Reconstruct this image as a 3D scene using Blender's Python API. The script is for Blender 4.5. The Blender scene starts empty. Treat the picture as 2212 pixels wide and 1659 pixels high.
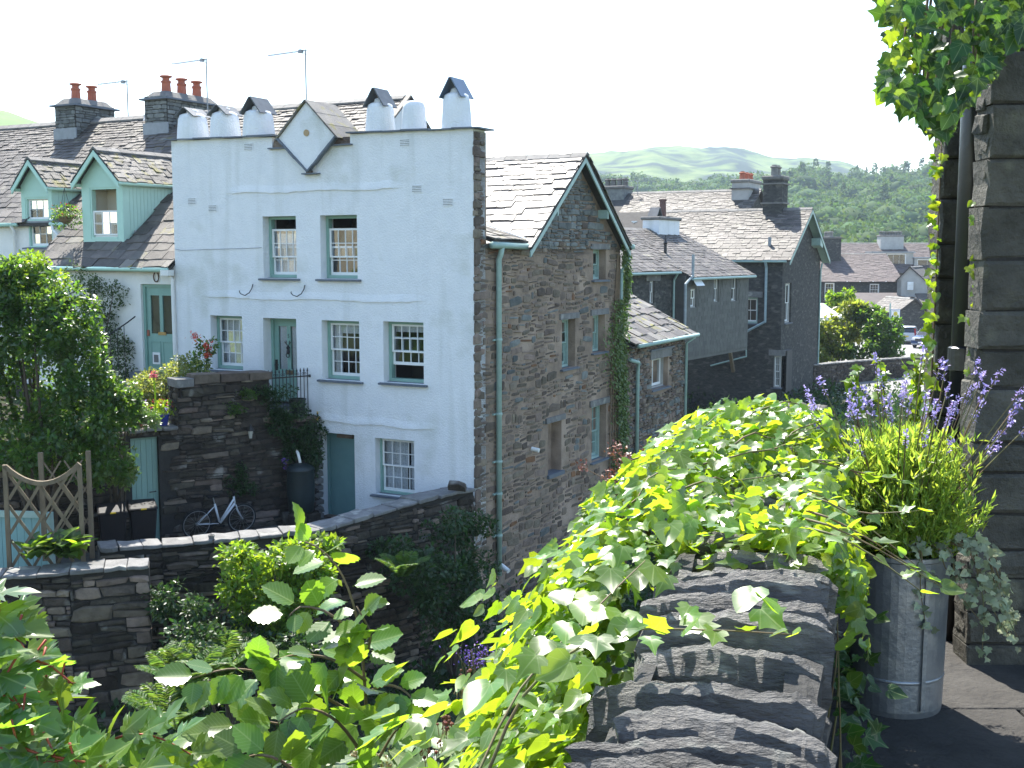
import bpy, bmesh, math, random
import numpy as np
from mathutils import Matrix, Vector

# ------------------------------------------------------------------ camera, sky, sun, exposure
sc = bpy.context.scene
COL = sc.collection
FPX, PITCH = 2500.0, math.atan(280 / 2500.0)          # focal length in pixels of a 2212 px wide picture
cam_d = bpy.data.cameras.new('camera'); cam = bpy.data.objects.new('camera', cam_d); COL.objects.link(cam)
cam_d.sensor_width = 36.0; cam_d.lens = 36.0 * FPX / 2212.0
cam_d.clip_start = 0.05; cam_d.clip_end = 20000
cam.location = (0, 0, 0); cam.rotation_euler = (math.pi / 2 - PITCH, 0, 0)
sc.camera = cam
SUN_AZ, SUN_EL = math.radians(-16), math.radians(55)   # azimuth clockwise from +Y
world = bpy.data.worlds.new('World'); sc.world = world; world.use_nodes = True
_nt = world.node_tree; _nt.nodes.clear()
_sky = _nt.nodes.new('ShaderNodeTexSky'); _sky.sky_type = 'NISHITA'; _sky.sun_disc = False
_sky.sun_elevation = SUN_EL; _sky.sun_rotation = SUN_AZ; _sky.altitude = 50; _sky.dust_density = 0.6; _sky.air_density = 1.15; _sky.ozone_density = 1.6
_bg = _nt.nodes.new('ShaderNodeBackground'); _bg.inputs[1].default_value = 0.135
_wo = _nt.nodes.new('ShaderNodeOutputWorld')
_nt.links.new(_sky.outputs[0], _bg.inputs[0]); _nt.links.new(_bg.outputs[0], _wo.inputs[0])
sun_d = bpy.data.lights.new('sun', 'SUN'); sun_d.energy = 5.0; sun_d.angle = math.radians(0.53); sun_d.color = (1.0, 0.95, 0.86)
sun = bpy.data.objects.new('sun', sun_d); COL.objects.link(sun)
SUN_DIR = Vector((math.sin(SUN_AZ) * math.cos(SUN_EL), math.cos(SUN_AZ) * math.cos(SUN_EL), math.sin(SUN_EL)))
sun.rotation_euler = SUN_DIR.to_track_quat('Z', 'Y').to_euler(); sun.location = SUN_DIR * 60
vs = sc.view_settings; vs.view_transform = 'Standard'; vs.look = 'None'; vs.gamma = 1.0; vs.use_curve_mapping = False
vs.exposure = 1.52
sc.render.engine = 'CYCLES'
sc.cycles.max_bounces = 5; sc.cycles.diffuse_bounces = 2; sc.cycles.transparent_max_bounces = 8

# ------------------------------------------------------------------ places: rays from the photograph's viewpoint, house frame
R = random.Random(7)
NR = np.random.default_rng(11)
_fw = np.array([0, math.cos(PITCH), -math.sin(PITCH)]); _up = np.array([0, math.sin(PITCH), math.cos(PITCH)]); _rt = np.array([1., 0, 0])
def ray(x, y): return _rt * (x - 1106) / FPX + _up * (829.5 - y) / FPX + _fw
def at(x, y, Y):
    d = ray(x, y); return d * Y / d[1]
def atz(x, y, z):
    d = ray(x, y); return d * z / d[2]
HA = math.radians(28)
HU = np.array([math.cos(HA), -math.sin(HA), 0]); HV = np.array([math.sin(HA), math.cos(HA), 0])
HC = np.array([-0.8136, 24.66, 0])
def HW(u, v, z=0): return HC + HU * u + HV * v + np.array([0, 0, z])
def hloc(p):
    q = np.asarray(p, float) - HC; return q @ HU, q @ HV, q[2]

# ------------------------------------------------------------------ object helpers
def tag(o, label=None, cat=None, group=None, kind=None):
    if label: o['label'] = label
    if cat: o['category'] = cat
    if group: o['group'] = group
    if kind: o['kind'] = kind
    return o
class Thing:
    """An Empty at the thing's base; meshes are given in frame coordinates with heights above eye level."""
    def __init__(s, name, loc, rz=0.0, label=None, cat=None, group=None, kind=None):
        s.e = bpy.data.objects.new(name, None); COL.objects.link(s.e)
        s.e.empty_display_size = 0.2
        s.e.location = loc; s.e.rotation_euler = (0, 0, rz); s.z0 = loc[2]; s.loc = np.array(loc, float); s.rz = rz
        tag(s.e, label, cat, group, kind)
    def world(s, p):
        c, q = math.cos(s.rz), math.sin(s.rz)
        return np.array([s.loc[0] + c * p[0] - q * p[1], s.loc[1] + q * p[0] + c * p[1], p[2]])
def mesh_np(name, v, f, mat=None, smooth=False):
    """v (N,3), f (M,k) all same size."""
    v = np.asarray(v, np.float32); f = np.asarray(f, np.int32)
    me = bpy.data.meshes.new(name); k = f.shape[1]
    me.vertices.add(len(v)); me.vertices.foreach_set('co', v.ravel())
    me.loops.add(f.size); me.loops.foreach_set('vertex_index', f.ravel())
    me.polygons.add(len(f)); me.polygons.foreach_set('loop_start', np.arange(0, f.size, k, dtype=np.int32))
    me.polygons.foreach_set('loop_total', np.full(len(f), k, np.int32))
    if smooth: me.polygons.foreach_set('use_smooth', np.ones(len(f), bool))
    me.update(calc_edges=True)
    if mat is not None: me.materials.append(mat)
    return me
def link(name, me, parent=None):
    o = bpy.data.objects.new(name, me); COL.objects.link(o)
    if parent is not None: o.parent = parent
    return o
class MB:
    def __init__(s): s.v = []; s.f = []
    def add(s, vs_, fs_):
        n = len(s.v); s.v += [tuple(map(float, p)) for p in vs_]; s.f += [tuple(n + i for i in q) for q in fs_]; return s
    def box(s, a, b):
        (x0, y0, z0), (x1, y1, z1) = a, b
        return s.add([(x0, y0, z0), (x1, y0, z0), (x1, y1, z0), (x0, y1, z0), (x0, y0, z1), (x1, y0, z1), (x1, y1, z1), (x0, y1, z1)],
              [(3, 2, 1, 0), (4, 5, 6, 7), (0, 1, 5, 4), (1, 2, 6, 5), (2, 3, 7, 6), (3, 0, 4, 7)])
    def obox(s, o, ax, ay, az):
        """box from corner o with edge vectors."""
        o, ax, ay, az = map(np.asarray, (o, ax, ay, az))
        p = [o, o + ax, o + ax + ay, o + ay]; p += [q + az for q in p]
        return s.add(p, [(3, 2, 1, 0), (4, 5, 6, 7), (0, 1, 5, 4), (1, 2, 6, 5), (2, 3, 7, 6), (3, 0, 4, 7)])
    def bar(s, p, q, w, h=None, up=(0, 0, 1)):
        p, q = np.asarray(p, float), np.asarray(q, float); h = h or w
        d = q - p; d /= np.linalg.norm(d) + 1e-9; up = np.asarray(up, float)
        x = np.cross(d, up)
        if np.linalg.norm(x) < 1e-4: x = np.cross(d, (0, 1, 0))
        x /= np.linalg.norm(x); y = np.cross(x, d)
        return s.obox(p - x * w / 2 - y * h / 2, q - p, x * w, y * h)
    def prism(s, poly, vec):
        """closed polygon (3d points) swept by vec."""
        n = len(poly); poly = [np.asarray(p, float) for p in poly]; vec = np.asarray(vec, float)
        return s.add(poly + [p + vec for p in poly], [tuple(range(n))[::-1], tuple(range(n, 2 * n))] + [(i, (i + 1) % n, n + (i + 1) % n, n + i) for i in range(n)])
    def tube(s, path, r, n=8, cap=True):
        path = [np.asarray(p, float) for p in path]; m = len(path)
        rr = r if hasattr(r, '__len__') else [r] * m
        px = None; vs_ = []
        for i, p in enumerate(path):
            t = path[min(i + 1, m - 1)] - path[max(i - 1, 0)]; t = t / (np.linalg.norm(t) + 1e-12)
            if px is None:
                px = np.cross(t, (0, 0, 1)); px = np.cross(t, (1, 0, 0)) if np.linalg.norm(px) < 1e-3 else px
            px = px - t * (px @ t); px /= np.linalg.norm(px) + 1e-12; py = np.cross(t, px)
            for k in range(n):
                a = 2 * math.pi * k / n; vs_.append(p + (px * math.cos(a) + py * math.sin(a)) * rr[i])
        fs_ = [(i * n + k, i * n + (k + 1) % n, (i + 1) * n + (k + 1) % n, (i + 1) * n + k) for i in range(m - 1) for k in range(n)]
        if cap: fs_ += [tuple(range(n))[::-1], tuple((m - 1) * n + k for k in range(n))]
        return s.add(vs_, fs_)
    def lathe(s, prof, c, n=16, sx=1, sy=1, wob=None):
        """profile [(r,z)] round the vertical axis at c."""
        vs_ = []
        for (r_, z_) in prof:
            for k in range(n):
                a = 2 * math.pi * k / n; w = 1 if wob is None else wob(a, z_)
                vs_.append((c[0] + r_ * sx * w * math.cos(a), c[1] + r_ * sy * w * math.sin(a), c[2] + z_))
        m = len(prof)
        fs_ = [(i * n + k, i * n + (k + 1) % n, (i + 1) * n + (k + 1) % n, (i + 1) * n + k) for i in range(m - 1) for k in range(n)]
        fs_ += [tuple(range(n))[::-1], tuple((m - 1) * n + k for k in range(n))]
        return s.add(vs_, fs_)
    def torus(s, c, R_, r_, ax, ay, n=24, m=6):
        c, ax, ay = map(lambda q: np.asarray(q, float), (c, ax, ay)); az = np.cross(ax, ay)
        vs_ = []
        for i in range(n):
            a = 2 * math.pi * i / n; d = ax * math.cos(a) + ay * math.sin(a)
            for k in range(m):
                b = 2 * math.pi * k / m; vs_.append(c + d * (R_ + r_ * math.cos(b)) + az * r_ * math.sin(b))
        return s.add(vs_, [(i * m + k, ((i + 1) % n) * m + k, ((i + 1) % n) * m + (k + 1) % m, i * m + (k + 1) % m) for i in range(n) for k in range(m)])
    def build(s, name, mat, parent=None, smooth=False, bevel=0, label=None):
        z0 = 0.0; pe = None
        if isinstance(parent, Thing): z0 = parent.z0; pe = parent.e
        elif isinstance(parent, tuple): z0 = parent[0].z0; pe = parent[1]     # (thing, part object)
        elif parent is not None: pe = parent
        me = bpy.data.meshes.new(name); me.from_pydata([(x, y, z - z0) for x, y, z in s.v], [], s.f)
        bm = bmesh.new(); bm.from_mesh(me)
        bmesh.ops.recalc_face_normals(bm, faces=bm.faces)
        if bevel: bmesh.ops.bevel(bm, geom=list(bm.edges), offset=bevel, segments=1, affect='EDGES', clamp_overlap=True)
        bm.to_mesh(me); bm.free()
        if smooth: me.polygons.foreach_set('use_smooth', np.ones(len(me.polygons), bool))
        me.update()
        for m_ in (mat if isinstance(mat, (list, tuple)) else [mat]): me.materials.append(m_)
        o = link(name, me, pe)
        if label: o['label'] = label
        return o
def top_mesh(mb, name, mat, label=None, cat=None, group=None, kind=None, smooth=False, bevel=0):
    """one-mesh top-level object whose origin is at its base."""
    v = np.array(mb.v); c = np.array([(v[:, 0].min() + v[:, 0].max()) / 2, (v[:, 1].min() + v[:, 1].max()) / 2, v[:, 2].min()])
    mb.v = [tuple(p) for p in (v - c)]
    o = mb.build(name, mat, None, smooth, bevel); o.location = c
    return tag(o, label, cat, group, kind)

# ------------------------------------------------------------------ materials
def _n(nt, t, **kw):
    n = nt.nodes.new(t)
    for k, v in kw.items(): setattr(n, k, v)
    return n
def mk(name, c1, c2=None, scale=6.0, rough=0.75, bump=0.0, bscale=30.0, spec=0.4, rnd=0.0, c3=None, s3=1.2, t3=0.62, metal=0.0, stretch=None, detail=5.0, hue=0.0, streak=None):
    """principled surface: two tones mixed by noise, optional third tone in larger patches, per-piece variation, bump."""
    m = bpy.data.materials.new(name); m.use_nodes = True; nt = m.node_tree; b = nt.nodes['Principled BSDF']
    b.inputs['Roughness'].default_value = rough; b.inputs['Specular IOR Level'].default_value = spec; b.inputs['Metallic'].default_value = metal
    geo = _n(nt, 'ShaderNodeNewGeometry'); pos = geo.outputs['Position']
    if stretch:
        mp = _n(nt, 'ShaderNodeVectorMath', operation='MULTIPLY'); mp.inputs[1].default_value = stretch; nt.links.new(pos, mp.inputs[0]); pos = mp.outputs[0]
    c2 = c2 or tuple(x * 0.7 for x in c1)
    nz = _n(nt, 'ShaderNodeTexNoise'); nz.inputs['Scale'].default_value = scale; nz.inputs['Detail'].default_value = detail; nz.inputs['Roughness'].default_value = 0.62
    nt.links.new(pos, nz.inputs['Vector'])
    rp = _n(nt, 'ShaderNodeMapRange'); rp.inputs['From Min'].default_value = 0.33; rp.inputs['From Max'].default_value = 0.67
    nt.links.new(nz.outputs[0], rp.inputs[0])
    mx = _n(nt, 'ShaderNodeMix', data_type='RGBA'); mx.inputs[6].default_value = (*c1, 1); mx.inputs[7].default_value = (*c2, 1)
    nt.links.new(rp.outputs[0], mx.inputs[0]); col = mx.outputs[2]
    if c3:
        n3 = _n(nt, 'ShaderNodeTexNoise'); n3.inputs['Scale'].default_value = s3; n3.inputs['Detail'].default_value = 6; nt.links.new(pos, n3.inputs['Vector'])
        r3 = _n(nt, 'ShaderNodeMapRange'); r3.inputs['From Min'].default_value = t3 - 0.06; r3.inputs['From Max'].default_value = t3 + 0.06; nt.links.new(n3.outputs[0], r3.inputs[0])
        m3 = _n(nt, 'ShaderNodeMix', data_type='RGBA'); m3.inputs[7].default_value = (*c3, 1)
        nt.links.new(r3.outputs[0], m3.inputs[0]); nt.links.new(col, m3.inputs[6]); col = m3.outputs[2]
    if streak:                                                       # rain stains running down the face
        sv = _n(nt, 'ShaderNodeVectorMath', operation='MULTIPLY'); sv.inputs[1].default_value = (2.6, 2.6, .22); nt.links.new(geo.outputs['Position'], sv.inputs[0])
        ns = _n(nt, 'ShaderNodeTexNoise'); ns.inputs['Scale'].default_value = 1.0; ns.inputs['Detail'].default_value = 7; nt.links.new(sv.outputs[0], ns.inputs['Vector'])
        rs = _n(nt, 'ShaderNodeMapRange'); rs.inputs['From Min'].default_value = .54; rs.inputs['From Max'].default_value = .78; rs.inputs['To Max'].default_value = .75; nt.links.new(ns.outputs[0], rs.inputs[0])
        ms = _n(nt, 'ShaderNodeMix', data_type='RGBA'); ms.inputs[7].default_value = (*streak, 1); nt.links.new(rs.outputs[0], ms.inputs[0]); nt.links.new(col, ms.inputs[6]); col = ms.outputs[2]
    if rnd:
        oi = _n(nt, 'ShaderNodeObjectInfo'); ad = _n(nt, 'ShaderNodeMath', operation='ADD'); fr = _n(nt, 'ShaderNodeMath', operation='FRACT')
        nt.links.new(oi.outputs['Random'], ad.inputs[0]); nt.links.new(geo.outputs['Random Per Island'], ad.inputs[1]); nt.links.new(ad.outputs[0], fr.inputs[0])
        hv = _n(nt, 'ShaderNodeHueSaturation'); mr = _n(nt, 'ShaderNodeMapRange'); mr.inputs['To Min'].default_value = 1 - rnd; mr.inputs['To Max'].default_value = 1 + rnd
        nt.links.new(fr.outputs[0], mr.inputs[0]); nt.links.new(mr.outputs[0], hv.inputs['Value']); nt.links.new(col, hv.inputs['Color'])
        if hue:
            f2 = _n(nt, 'ShaderNodeMath', operation='MULTIPLY'); f2.inputs[1].default_value = 7.31; f3 = _n(nt, 'ShaderNodeMath', operation='FRACT')
            nt.links.new(fr.outputs[0], f2.inputs[0]); nt.links.new(f2.outputs[0], f3.inputs[0])
            mh = _n(nt, 'ShaderNodeMapRange'); mh.inputs['To Min'].default_value = 0.5 - hue; mh.inputs['To Max'].default_value = 0.5 + hue
            nt.links.new(f3.outputs[0], mh.inputs[0]); nt.links.new(mh.outputs[0], hv.inputs['Hue'])
        col = hv.outputs[0]
    nt.links.new(col, b.inputs['Base Color'])
    if bump:
        nb = _n(nt, 'ShaderNodeTexNoise'); nb.inputs['Scale'].default_value = bscale; nb.inputs['Detail'].default_value = 7; nb.inputs['Roughness'].default_value = 0.65
        nt.links.new(pos, nb.inputs['Vector'])
        bp = _n(nt, 'ShaderNodeBump'); bp.inputs['Strength'].default_value = min(1, bump); bp.inputs['Distance'].default_value = 0.03 * max(1, bump)
        nt.links.new(nb.outputs[0], bp.inputs['Height']); nt.links.new(bp.outputs[0], b.inputs['Normal'])
    return m
def leafmat(name, c, t, rough=0.42, rnd=0.35, hue=0.022, tr=0.5, spec=0.5, vein=None):
    """leaf: glossy diffuse face with light coming through from behind."""
    m = bpy.data.materials.new(name); m.use_nodes = True; nt = m.node_tree; b = nt.nodes['Principled BSDF']; out = nt.nodes['Material Output']
    geo = _n(nt, 'ShaderNodeNewGeometry'); oi = _n(nt, 'ShaderNodeObjectInfo')
    ad = _n(nt, 'ShaderNodeMath', operation='ADD'); fr = _n(nt, 'ShaderNodeMath', operation='FRACT')
    nt.links.new(oi.outputs['Random'], ad.inputs[0]); nt.links.new(geo.outputs['Random Per Island'], ad.inputs[1]); nt.links.new(ad.outputs[0], fr.inputs[0])
    f2 = _n(nt, 'ShaderNodeMath', operation='MULTIPLY'); f2.inputs[1].default_value = 5.7; f3 = _n(nt, 'ShaderNodeMath', operation='FRACT')
    nt.links.new(fr.outputs[0], f2.inputs[0]); nt.links.new(f2.outputs[0], f3.inputs[0])
    def var(col):
        hv = _n(nt, 'ShaderNodeHueSaturation'); hv.inputs['Color'].default_value = (*col, 1)
        a = _n(nt, 'ShaderNodeMapRange'); a.inputs['To Min'].default_value = 1 - rnd; a.inputs['To Max'].default_value = 1 + rnd; nt.links.new(fr.outputs[0], a.inputs[0]); nt.links.new(a.outputs[0], hv.inputs['Value'])
        h = _n(nt, 'ShaderNodeMapRange'); h.inputs['To Min'].default_value = 0.5 - hue; h.inputs['To Max'].default_value = 0.5 + hue; nt.links.new(f3.outputs[0], h.inputs[0]); nt.links.new(h.outputs[0], hv.inputs['Hue'])
        return hv.outputs[0]
    vm = None
    if vein:                                                         # pale ribs drawn from the leaf's own coordinates
        at_ = _n(nt, 'ShaderNodeAttribute', attribute_name='lc'); sp = _n(nt, 'ShaderNodeSeparateXYZ'); nt.links.new(at_.outputs['Vector'], sp.inputs[0])
        def mth(op, a, b=None, c_=None):
            n_ = _n(nt, 'ShaderNodeMath', operation=op)
            for i_, q_ in enumerate((a, b, c_)):
                if q_ is None: continue
                if isinstance(q_, (int, float)): n_.inputs[i_].default_value = q_
                else: nt.links.new(q_, n_.inputs[i_])
            return n_.outputs[0]
        x_, y_ = sp.outputs[0], sp.outputs[1]; ax_ = mth('ABSOLUTE', x_); m1 = mth('LESS_THAN', ax_, .016)
        if vein == 'pinnate': f_ = mth('FRACT', mth('MULTIPLY', mth('SUBTRACT', y_, mth('MULTIPLY', ax_, .75)), 10.0)); m2 = mth('MULTIPLY', mth('LESS_THAN', mth('ABSOLUTE', mth('SUBTRACT', f_, .5)), .09), .6)
        else:
            an = mth('ARCTAN2', ax_, mth('ADD', y_, .02)); rr_ = mth('SQRT', mth('ADD', mth('MULTIPLY', x_, x_), mth('MULTIPLY', y_, y_))); d1 = mth('MULTIPLY', mth('ABSOLUTE', mth('SUBTRACT', an, .72)), rr_); d2 = mth('MULTIPLY', mth('ABSOLUTE', mth('SUBTRACT', an, 1.35)), rr_); m2 = mth('MULTIPLY', mth('LESS_THAN', mth('MINIMUM', d1, d2), .011), .8)
        vm = mth('MULTIPLY', mth('MAXIMUM', m1, m2), .45)
    def rib(o_):
        if vm is None: return o_
        mx_ = _n(nt, 'ShaderNodeMix', data_type='RGBA'); mx_.inputs[7].default_value = (.42, .50, .22, 1); nt.links.new(vm, mx_.inputs[0]); nt.links.new(o_, mx_.inputs[6]); return mx_.outputs[2]
    nt.links.new(rib(var(c)), b.inputs['Base Color']); b.inputs['Roughness'].default_value = rough; b.inputs['Specular IOR Level'].default_value = spec
    tl = _n(nt, 'ShaderNodeBsdfTranslucent'); nt.links.new(var(t), tl.inputs[0])
    mx = _n(nt, 'ShaderNodeMixShader'); mx.inputs[0].default_value = tr
    nt.links.new(b.outputs[0], mx.inputs[1]); nt.links.new(tl.outputs[0], mx.inputs[2]); nt.links.new(mx.outputs[0], out.inputs[0])
    return m
def glassmat(name, tint=(0.9, 0.95, 1.0), gl=0.25):
    m = bpy.data.materials.new(name); m.use_nodes = True; nt = m.node_tree; out = nt.nodes['Material Output']; nt.nodes.remove(nt.nodes['Principled BSDF'])
    t = _n(nt, 'ShaderNodeBsdfTransparent'); t.inputs[0].default_value = (*tint, 1)
    g = _n(nt, 'ShaderNodeBsdfGlossy'); g.inputs['Roughness'].default_value = 0.03
    fr = _n(nt, 'ShaderNodeFresnel'); fr.inputs[0].default_value = 1.5
    ad = _n(nt, 'ShaderNodeMath', operation='ADD'); ad.inputs[1].default_value = gl * 0.25; nt.links.new(fr.outputs[0], ad.inputs[0])
    mx = _n(nt, 'ShaderNodeMixShader'); nt.links.new(ad.outputs[0], mx.inputs[0]); nt.links.new(t.outputs[0], mx.inputs[1]); nt.links.new(g.outputs[0], mx.inputs[2]); nt.links.new(mx.outputs[0], out.inputs[0])
    return m
M = {}
M['render'] = mk('white_roughcast', (0.82, 0.835, 0.85), (0.76, 0.78, 0.80), 3.0, 0.9, 1.0, 26.0, 0.2, streak=(.60, .62, .60), c3=(0.66, 0.68, 0.66), s3=0.9, t3=0.64)
M['white'] = mk('white_paint', (0.82, 0.83, 0.82), (0.76, 0.77, 0.76), 4.0, 0.5)
M['wash'] = mk('limewash', (0.82, 0.81, 0.78), (0.74, 0.74, 0.71), 2.0, 0.9, 0.6, 20.0, 0.2)
M['green'] = mk('sage_green_paint', (0.24, 0.40, 0.34), (0.21, 0.36, 0.31), 5.0, 0.5)
M['mint'] = mk('mint_paint', (0.46, 0.68, 0.58), (0.42, 0.63, 0.54), 3.0, 0.55)
M['teal'] = mk('blue_green_paint', (0.16, 0.30, 0.30), (0.14, 0.27, 0.27), 3.0, 0.55)
M['pipe'] = mk('pale_green_pipe_paint', (0.34, 0.47, 0.43), (0.28, 0.40, 0.37), 9.0, 0.45)
M['sill'] = mk('slate_sill', (0.13, 0.15, 0.18), (0.10, 0.12, 0.15), 8.0, 0.6, 0.3)
M['slate'] = mk('roof_slate', (0.122, 0.106, 0.092), (0.075, 0.067, 0.061), 3.5, 0.6, 0.5, 40.0, 0.28, rnd=0.42, hue=0.012, c3=(0.19, 0.175, 0.13), s3=2.2, t3=0.66)
M['slate_w'] = mk('glare_roof_slate', (0.16, 0.142, 0.125), (0.095, 0.085, 0.077), 3.5, 0.48, 0.5, 40.0, 0.6, rnd=0.42, hue=0.012, c3=(0.19, 0.175, 0.13), s3=2.2, t3=0.66)  # brighter copy of the roof slate: sun glare on the wing put into its colour
M['slate_moss'] = mk('mossy_slate', (0.17, 0.155, 0.13), (0.11, 0.10, 0.09), 3.5, 0.6, 0.5, 40.0, 0.4, rnd=0.35, c3=(0.17, 0.15, 0.03), s3=3.2, t3=0.60)
M['ridge'] = mk('stone_ridge', (0.20, 0.19, 0.175), (0.13, 0.125, 0.12), 5.0, 0.8, 0.5, rnd=0.2)
M['slate_base'] = mk('roof_boarding', (0.07, 0.065, 0.06), None, 5.0, 0.9)
M['stone'] = mk('rubble_stone', (0.225, 0.178, 0.14), (0.125, 0.100, 0.080), 5.0, 0.85, 0.8, 30.0, 0.25, rnd=0.45, hue=0.02, c3=(0.21, 0.16, 0.12), s3=1.6, t3=0.63)
M['stone_g'] = mk('green_slate_stone', (0.19, 0.20, 0.19), (0.11, 0.12, 0.12), 5.0, 0.8, 0.7, 30.0, 0.25, rnd=0.4, hue=0.015)
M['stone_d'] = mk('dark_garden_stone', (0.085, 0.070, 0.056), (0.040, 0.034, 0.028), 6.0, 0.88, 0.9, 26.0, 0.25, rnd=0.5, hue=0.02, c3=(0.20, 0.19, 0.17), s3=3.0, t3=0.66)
M['stone_rust'] = mk('rusty_stone', (0.22, 0.11, 0.055), (0.15, 0.085, 0.05), 6.0, 0.85, 0.7, 30.0, 0.25, rnd=0.3)
M['mortar'] = mk('lime_mortar', (0.34, 0.26, 0.20), (0.215, 0.165, 0.13), 2.6, 0.95, 1.0, 22.0, 0.1, c3=(0.40, 0.31, 0.245), s3=1.1, t3=0.58)
M['joint'] = mk('dark_joint', (0.045, 0.042, 0.038), (0.03, 0.028, 0.026), 6.0, 0.95, 0.6)
M['coping'] = mk('slate_coping', (0.21, 0.205, 0.20), (0.13, 0.128, 0.125), 4.0, 0.8, 0.8, 24.0, 0.3, rnd=0.2, c3=(0.30, 0.30, 0.27), s3=3.5, t3=0.64)
M['farstone'] = mk('far_stone_wall', (0.085, 0.082, 0.076), (0.038, 0.038, 0.037), 4.0, 0.9, 1.0, 9.0, 0.2, stretch=(1, 1, 2.2), c3=(0.13, 0.125, 0.11), s3=2.5, t3=0.62)
M['slatehung'] = mk('slate_hung_wall', (0.115, 0.115, 0.105), (0.085, 0.088, 0.08), 3.0, 0.75, 0.4, 12.0, rnd=0.15)
M['cement'] = mk('grey_cement', (0.42, 0.41, 0.39), (0.33, 0.325, 0.31), 1.6, 0.9, 0.5, 12.0, 0.2)
M['clay'] = mk('terracotta', (0.42, 0.13, 0.075), (0.33, 0.10, 0.06), 7.0, 0.75)
M['lead'] = mk('lead_sheet', (0.26, 0.28, 0.30), (0.20, 0.22, 0.24), 5.0, 0.5, 0.2, spec=0.6)
M['iron'] = mk('black_iron', (0.022, 0.021, 0.02), None, 9.0, 0.5, spec=0.5)
M['blackpl'] = mk('black_plastic', (0.014, 0.014, 0.016), None, 5.0, 0.6, spec=.25)
M['room'] = mk('room_dark', (0.10, 0.09, 0.08), (0.07, 0.065, 0.06), 1.0, 0.9)
M['roomcream'] = mk('room_cream', (0.62, 0.56, 0.44), (0.55, 0.5, 0.4), 1.0, 0.9)
M['curtain'] = mk('lace_curtain', (0.80, 0.80, 0.79), (0.52, 0.52, 0.52), 40.0, 0.9)
M['glass'] = glassmat('window_glass')
M['alu'] = mk('aerial_metal', (0.30, 0.31, 0.33), None, 5, 0.4, metal=0.6)
M['wood'] = mk('weathered_wood', (0.22, 0.17, 0.11), (0.14, 0.11, 0.075), 9.0, 0.8, 0.5, 30, stretch=(1, 1, .25))
M['timber'] = mk('painted_plank', (0.26, 0.42, 0.37), (0.22, 0.36, 0.32), 6.0, 0.6, 0.2, 20, stretch=(1, 1, .2), rnd=.06)
M['soil'] = mk('dark_earth', (0.035, 0.030, 0.022), (0.018, 0.016, 0.012), 3.0, 0.95, 1.0, 8.0, 0.1, c3=(0.03, 0.045, 0.012), s3=1.3, t3=0.5)
M['bark'] = mk('bark', (0.11, 0.085, 0.06), (0.06, 0.048, 0.036), 12.0, 0.9, 0.6)
M['stem'] = mk('green_stem', (0.13, 0.15, 0.05), (0.16, 0.09, 0.05), 14.0, 0.6)
M['redstem'] = mk('red_stem', (0.35, 0.05, 0.03), (0.25, 0.06, 0.03), 10.0, 0.5)
M['brownstem'] = mk('brown_stem', (0.22, 0.15, 0.09), (0.14, 0.10, 0.06), 14.0, 0.7)
# ------------------------------------------------------------------ small pieces: slates, stones, leaves
def variant_slates(n=6):
    out = []; r = random.Random(3)
    for i in range(n):
        j = lambda a: r.uniform(-a, a)
        # x across (-.5..+.5), y up the slope (0 tail .. 1 head), z out of the roof
        p = [(-.49 + j(.02), 0 + j(.05), 0), (-.17 + j(.1), j(.05), 0), (.2 + j(.1), j(.05), 0), (.49 + j(.02), j(.05), 0), (.49, 1, 0), (-.49, 1, 0)]
        q = [(x, y + .02, 1 + j(.2)) for x, y, _ in p[:4]] + [(x, y, .7) for x, y, _ in p[4:]]
        out.append((np.array(p + q), [(6, 7, 8, 9, 10, 11), (0, 1, 7, 6), (1, 2, 8, 7), (2, 3, 9, 8), (3, 4, 10, 9), (5, 0, 6, 11)]))
    return out
def variant_stones(n=8, rough=.10, seed=5):
    out = []; r = random.Random(seed)
    for i in range(n):
        # outline in x,z ; y = -1 is the outer face, 0 the bed
        base = [(-.5, -.42), (-.2, -.5), (.22, -.5), (.5, -.4), (.5, .38), (.2, .5), (-.25, .5), (-.5, .4)]
        o = [(x + r.uniform(-rough, rough) * .6, z + r.uniform(-rough, rough)) for x, z in base]
        bk = [(x, .15, z) for x, z in o]
        m1 = [(x * .985, -.6 + r.uniform(-.15, .15), z * .97) for x, z in o]
        fr = [(x * .86 + r.uniform(-.03, .03), -1 + r.uniform(-.25, .25), z * .8) for x, z in o]
        v = bk + m1 + fr + [(r.uniform(-.15, .15), -1.1, r.uniform(-.15, .15))]
        f = []
        for k in range(8):
            l = (k + 1) % 8
            f += [(k, l, 8 + l, 8 + k), (8 + k, 8 + l, 16 + l, 16 + k)]
            f += [(16 + k, 16 + l, 24)]
        out.append((np.array(v), f))
    return out
SLATES = variant_slates(); STONES = variant_stones(); BLOCKS = variant_stones(8, .045, 9)
_shared = {}
def leaf_coords(me, co):
    a = me.attributes.new('lc', 'FLOAT_VECTOR', 'POINT'); a.data.foreach_set('vector', np.asarray(co, np.float32).ravel()); me.polygons.foreach_set('use_smooth', np.ones(len(me.polygons), bool))
def shared_mesh(kind, idx, geo, mat):
    k = (kind, idx, mat.name)
    if k not in _shared:
        me = bpy.data.meshes.new(kind); me.from_pydata([tuple(p) for p in geo[0]], [], geo[1]); me.materials.append(mat)
        bm = bmesh.new(); bm.from_mesh(me); bmesh.ops.recalc_face_normals(bm, faces=bm.faces); bm.to_mesh(me); bm.free(); _shared[k] = me
        if kind == 'leaf': leaf_coords(me, geo[0])
    return _shared[k]
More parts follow.
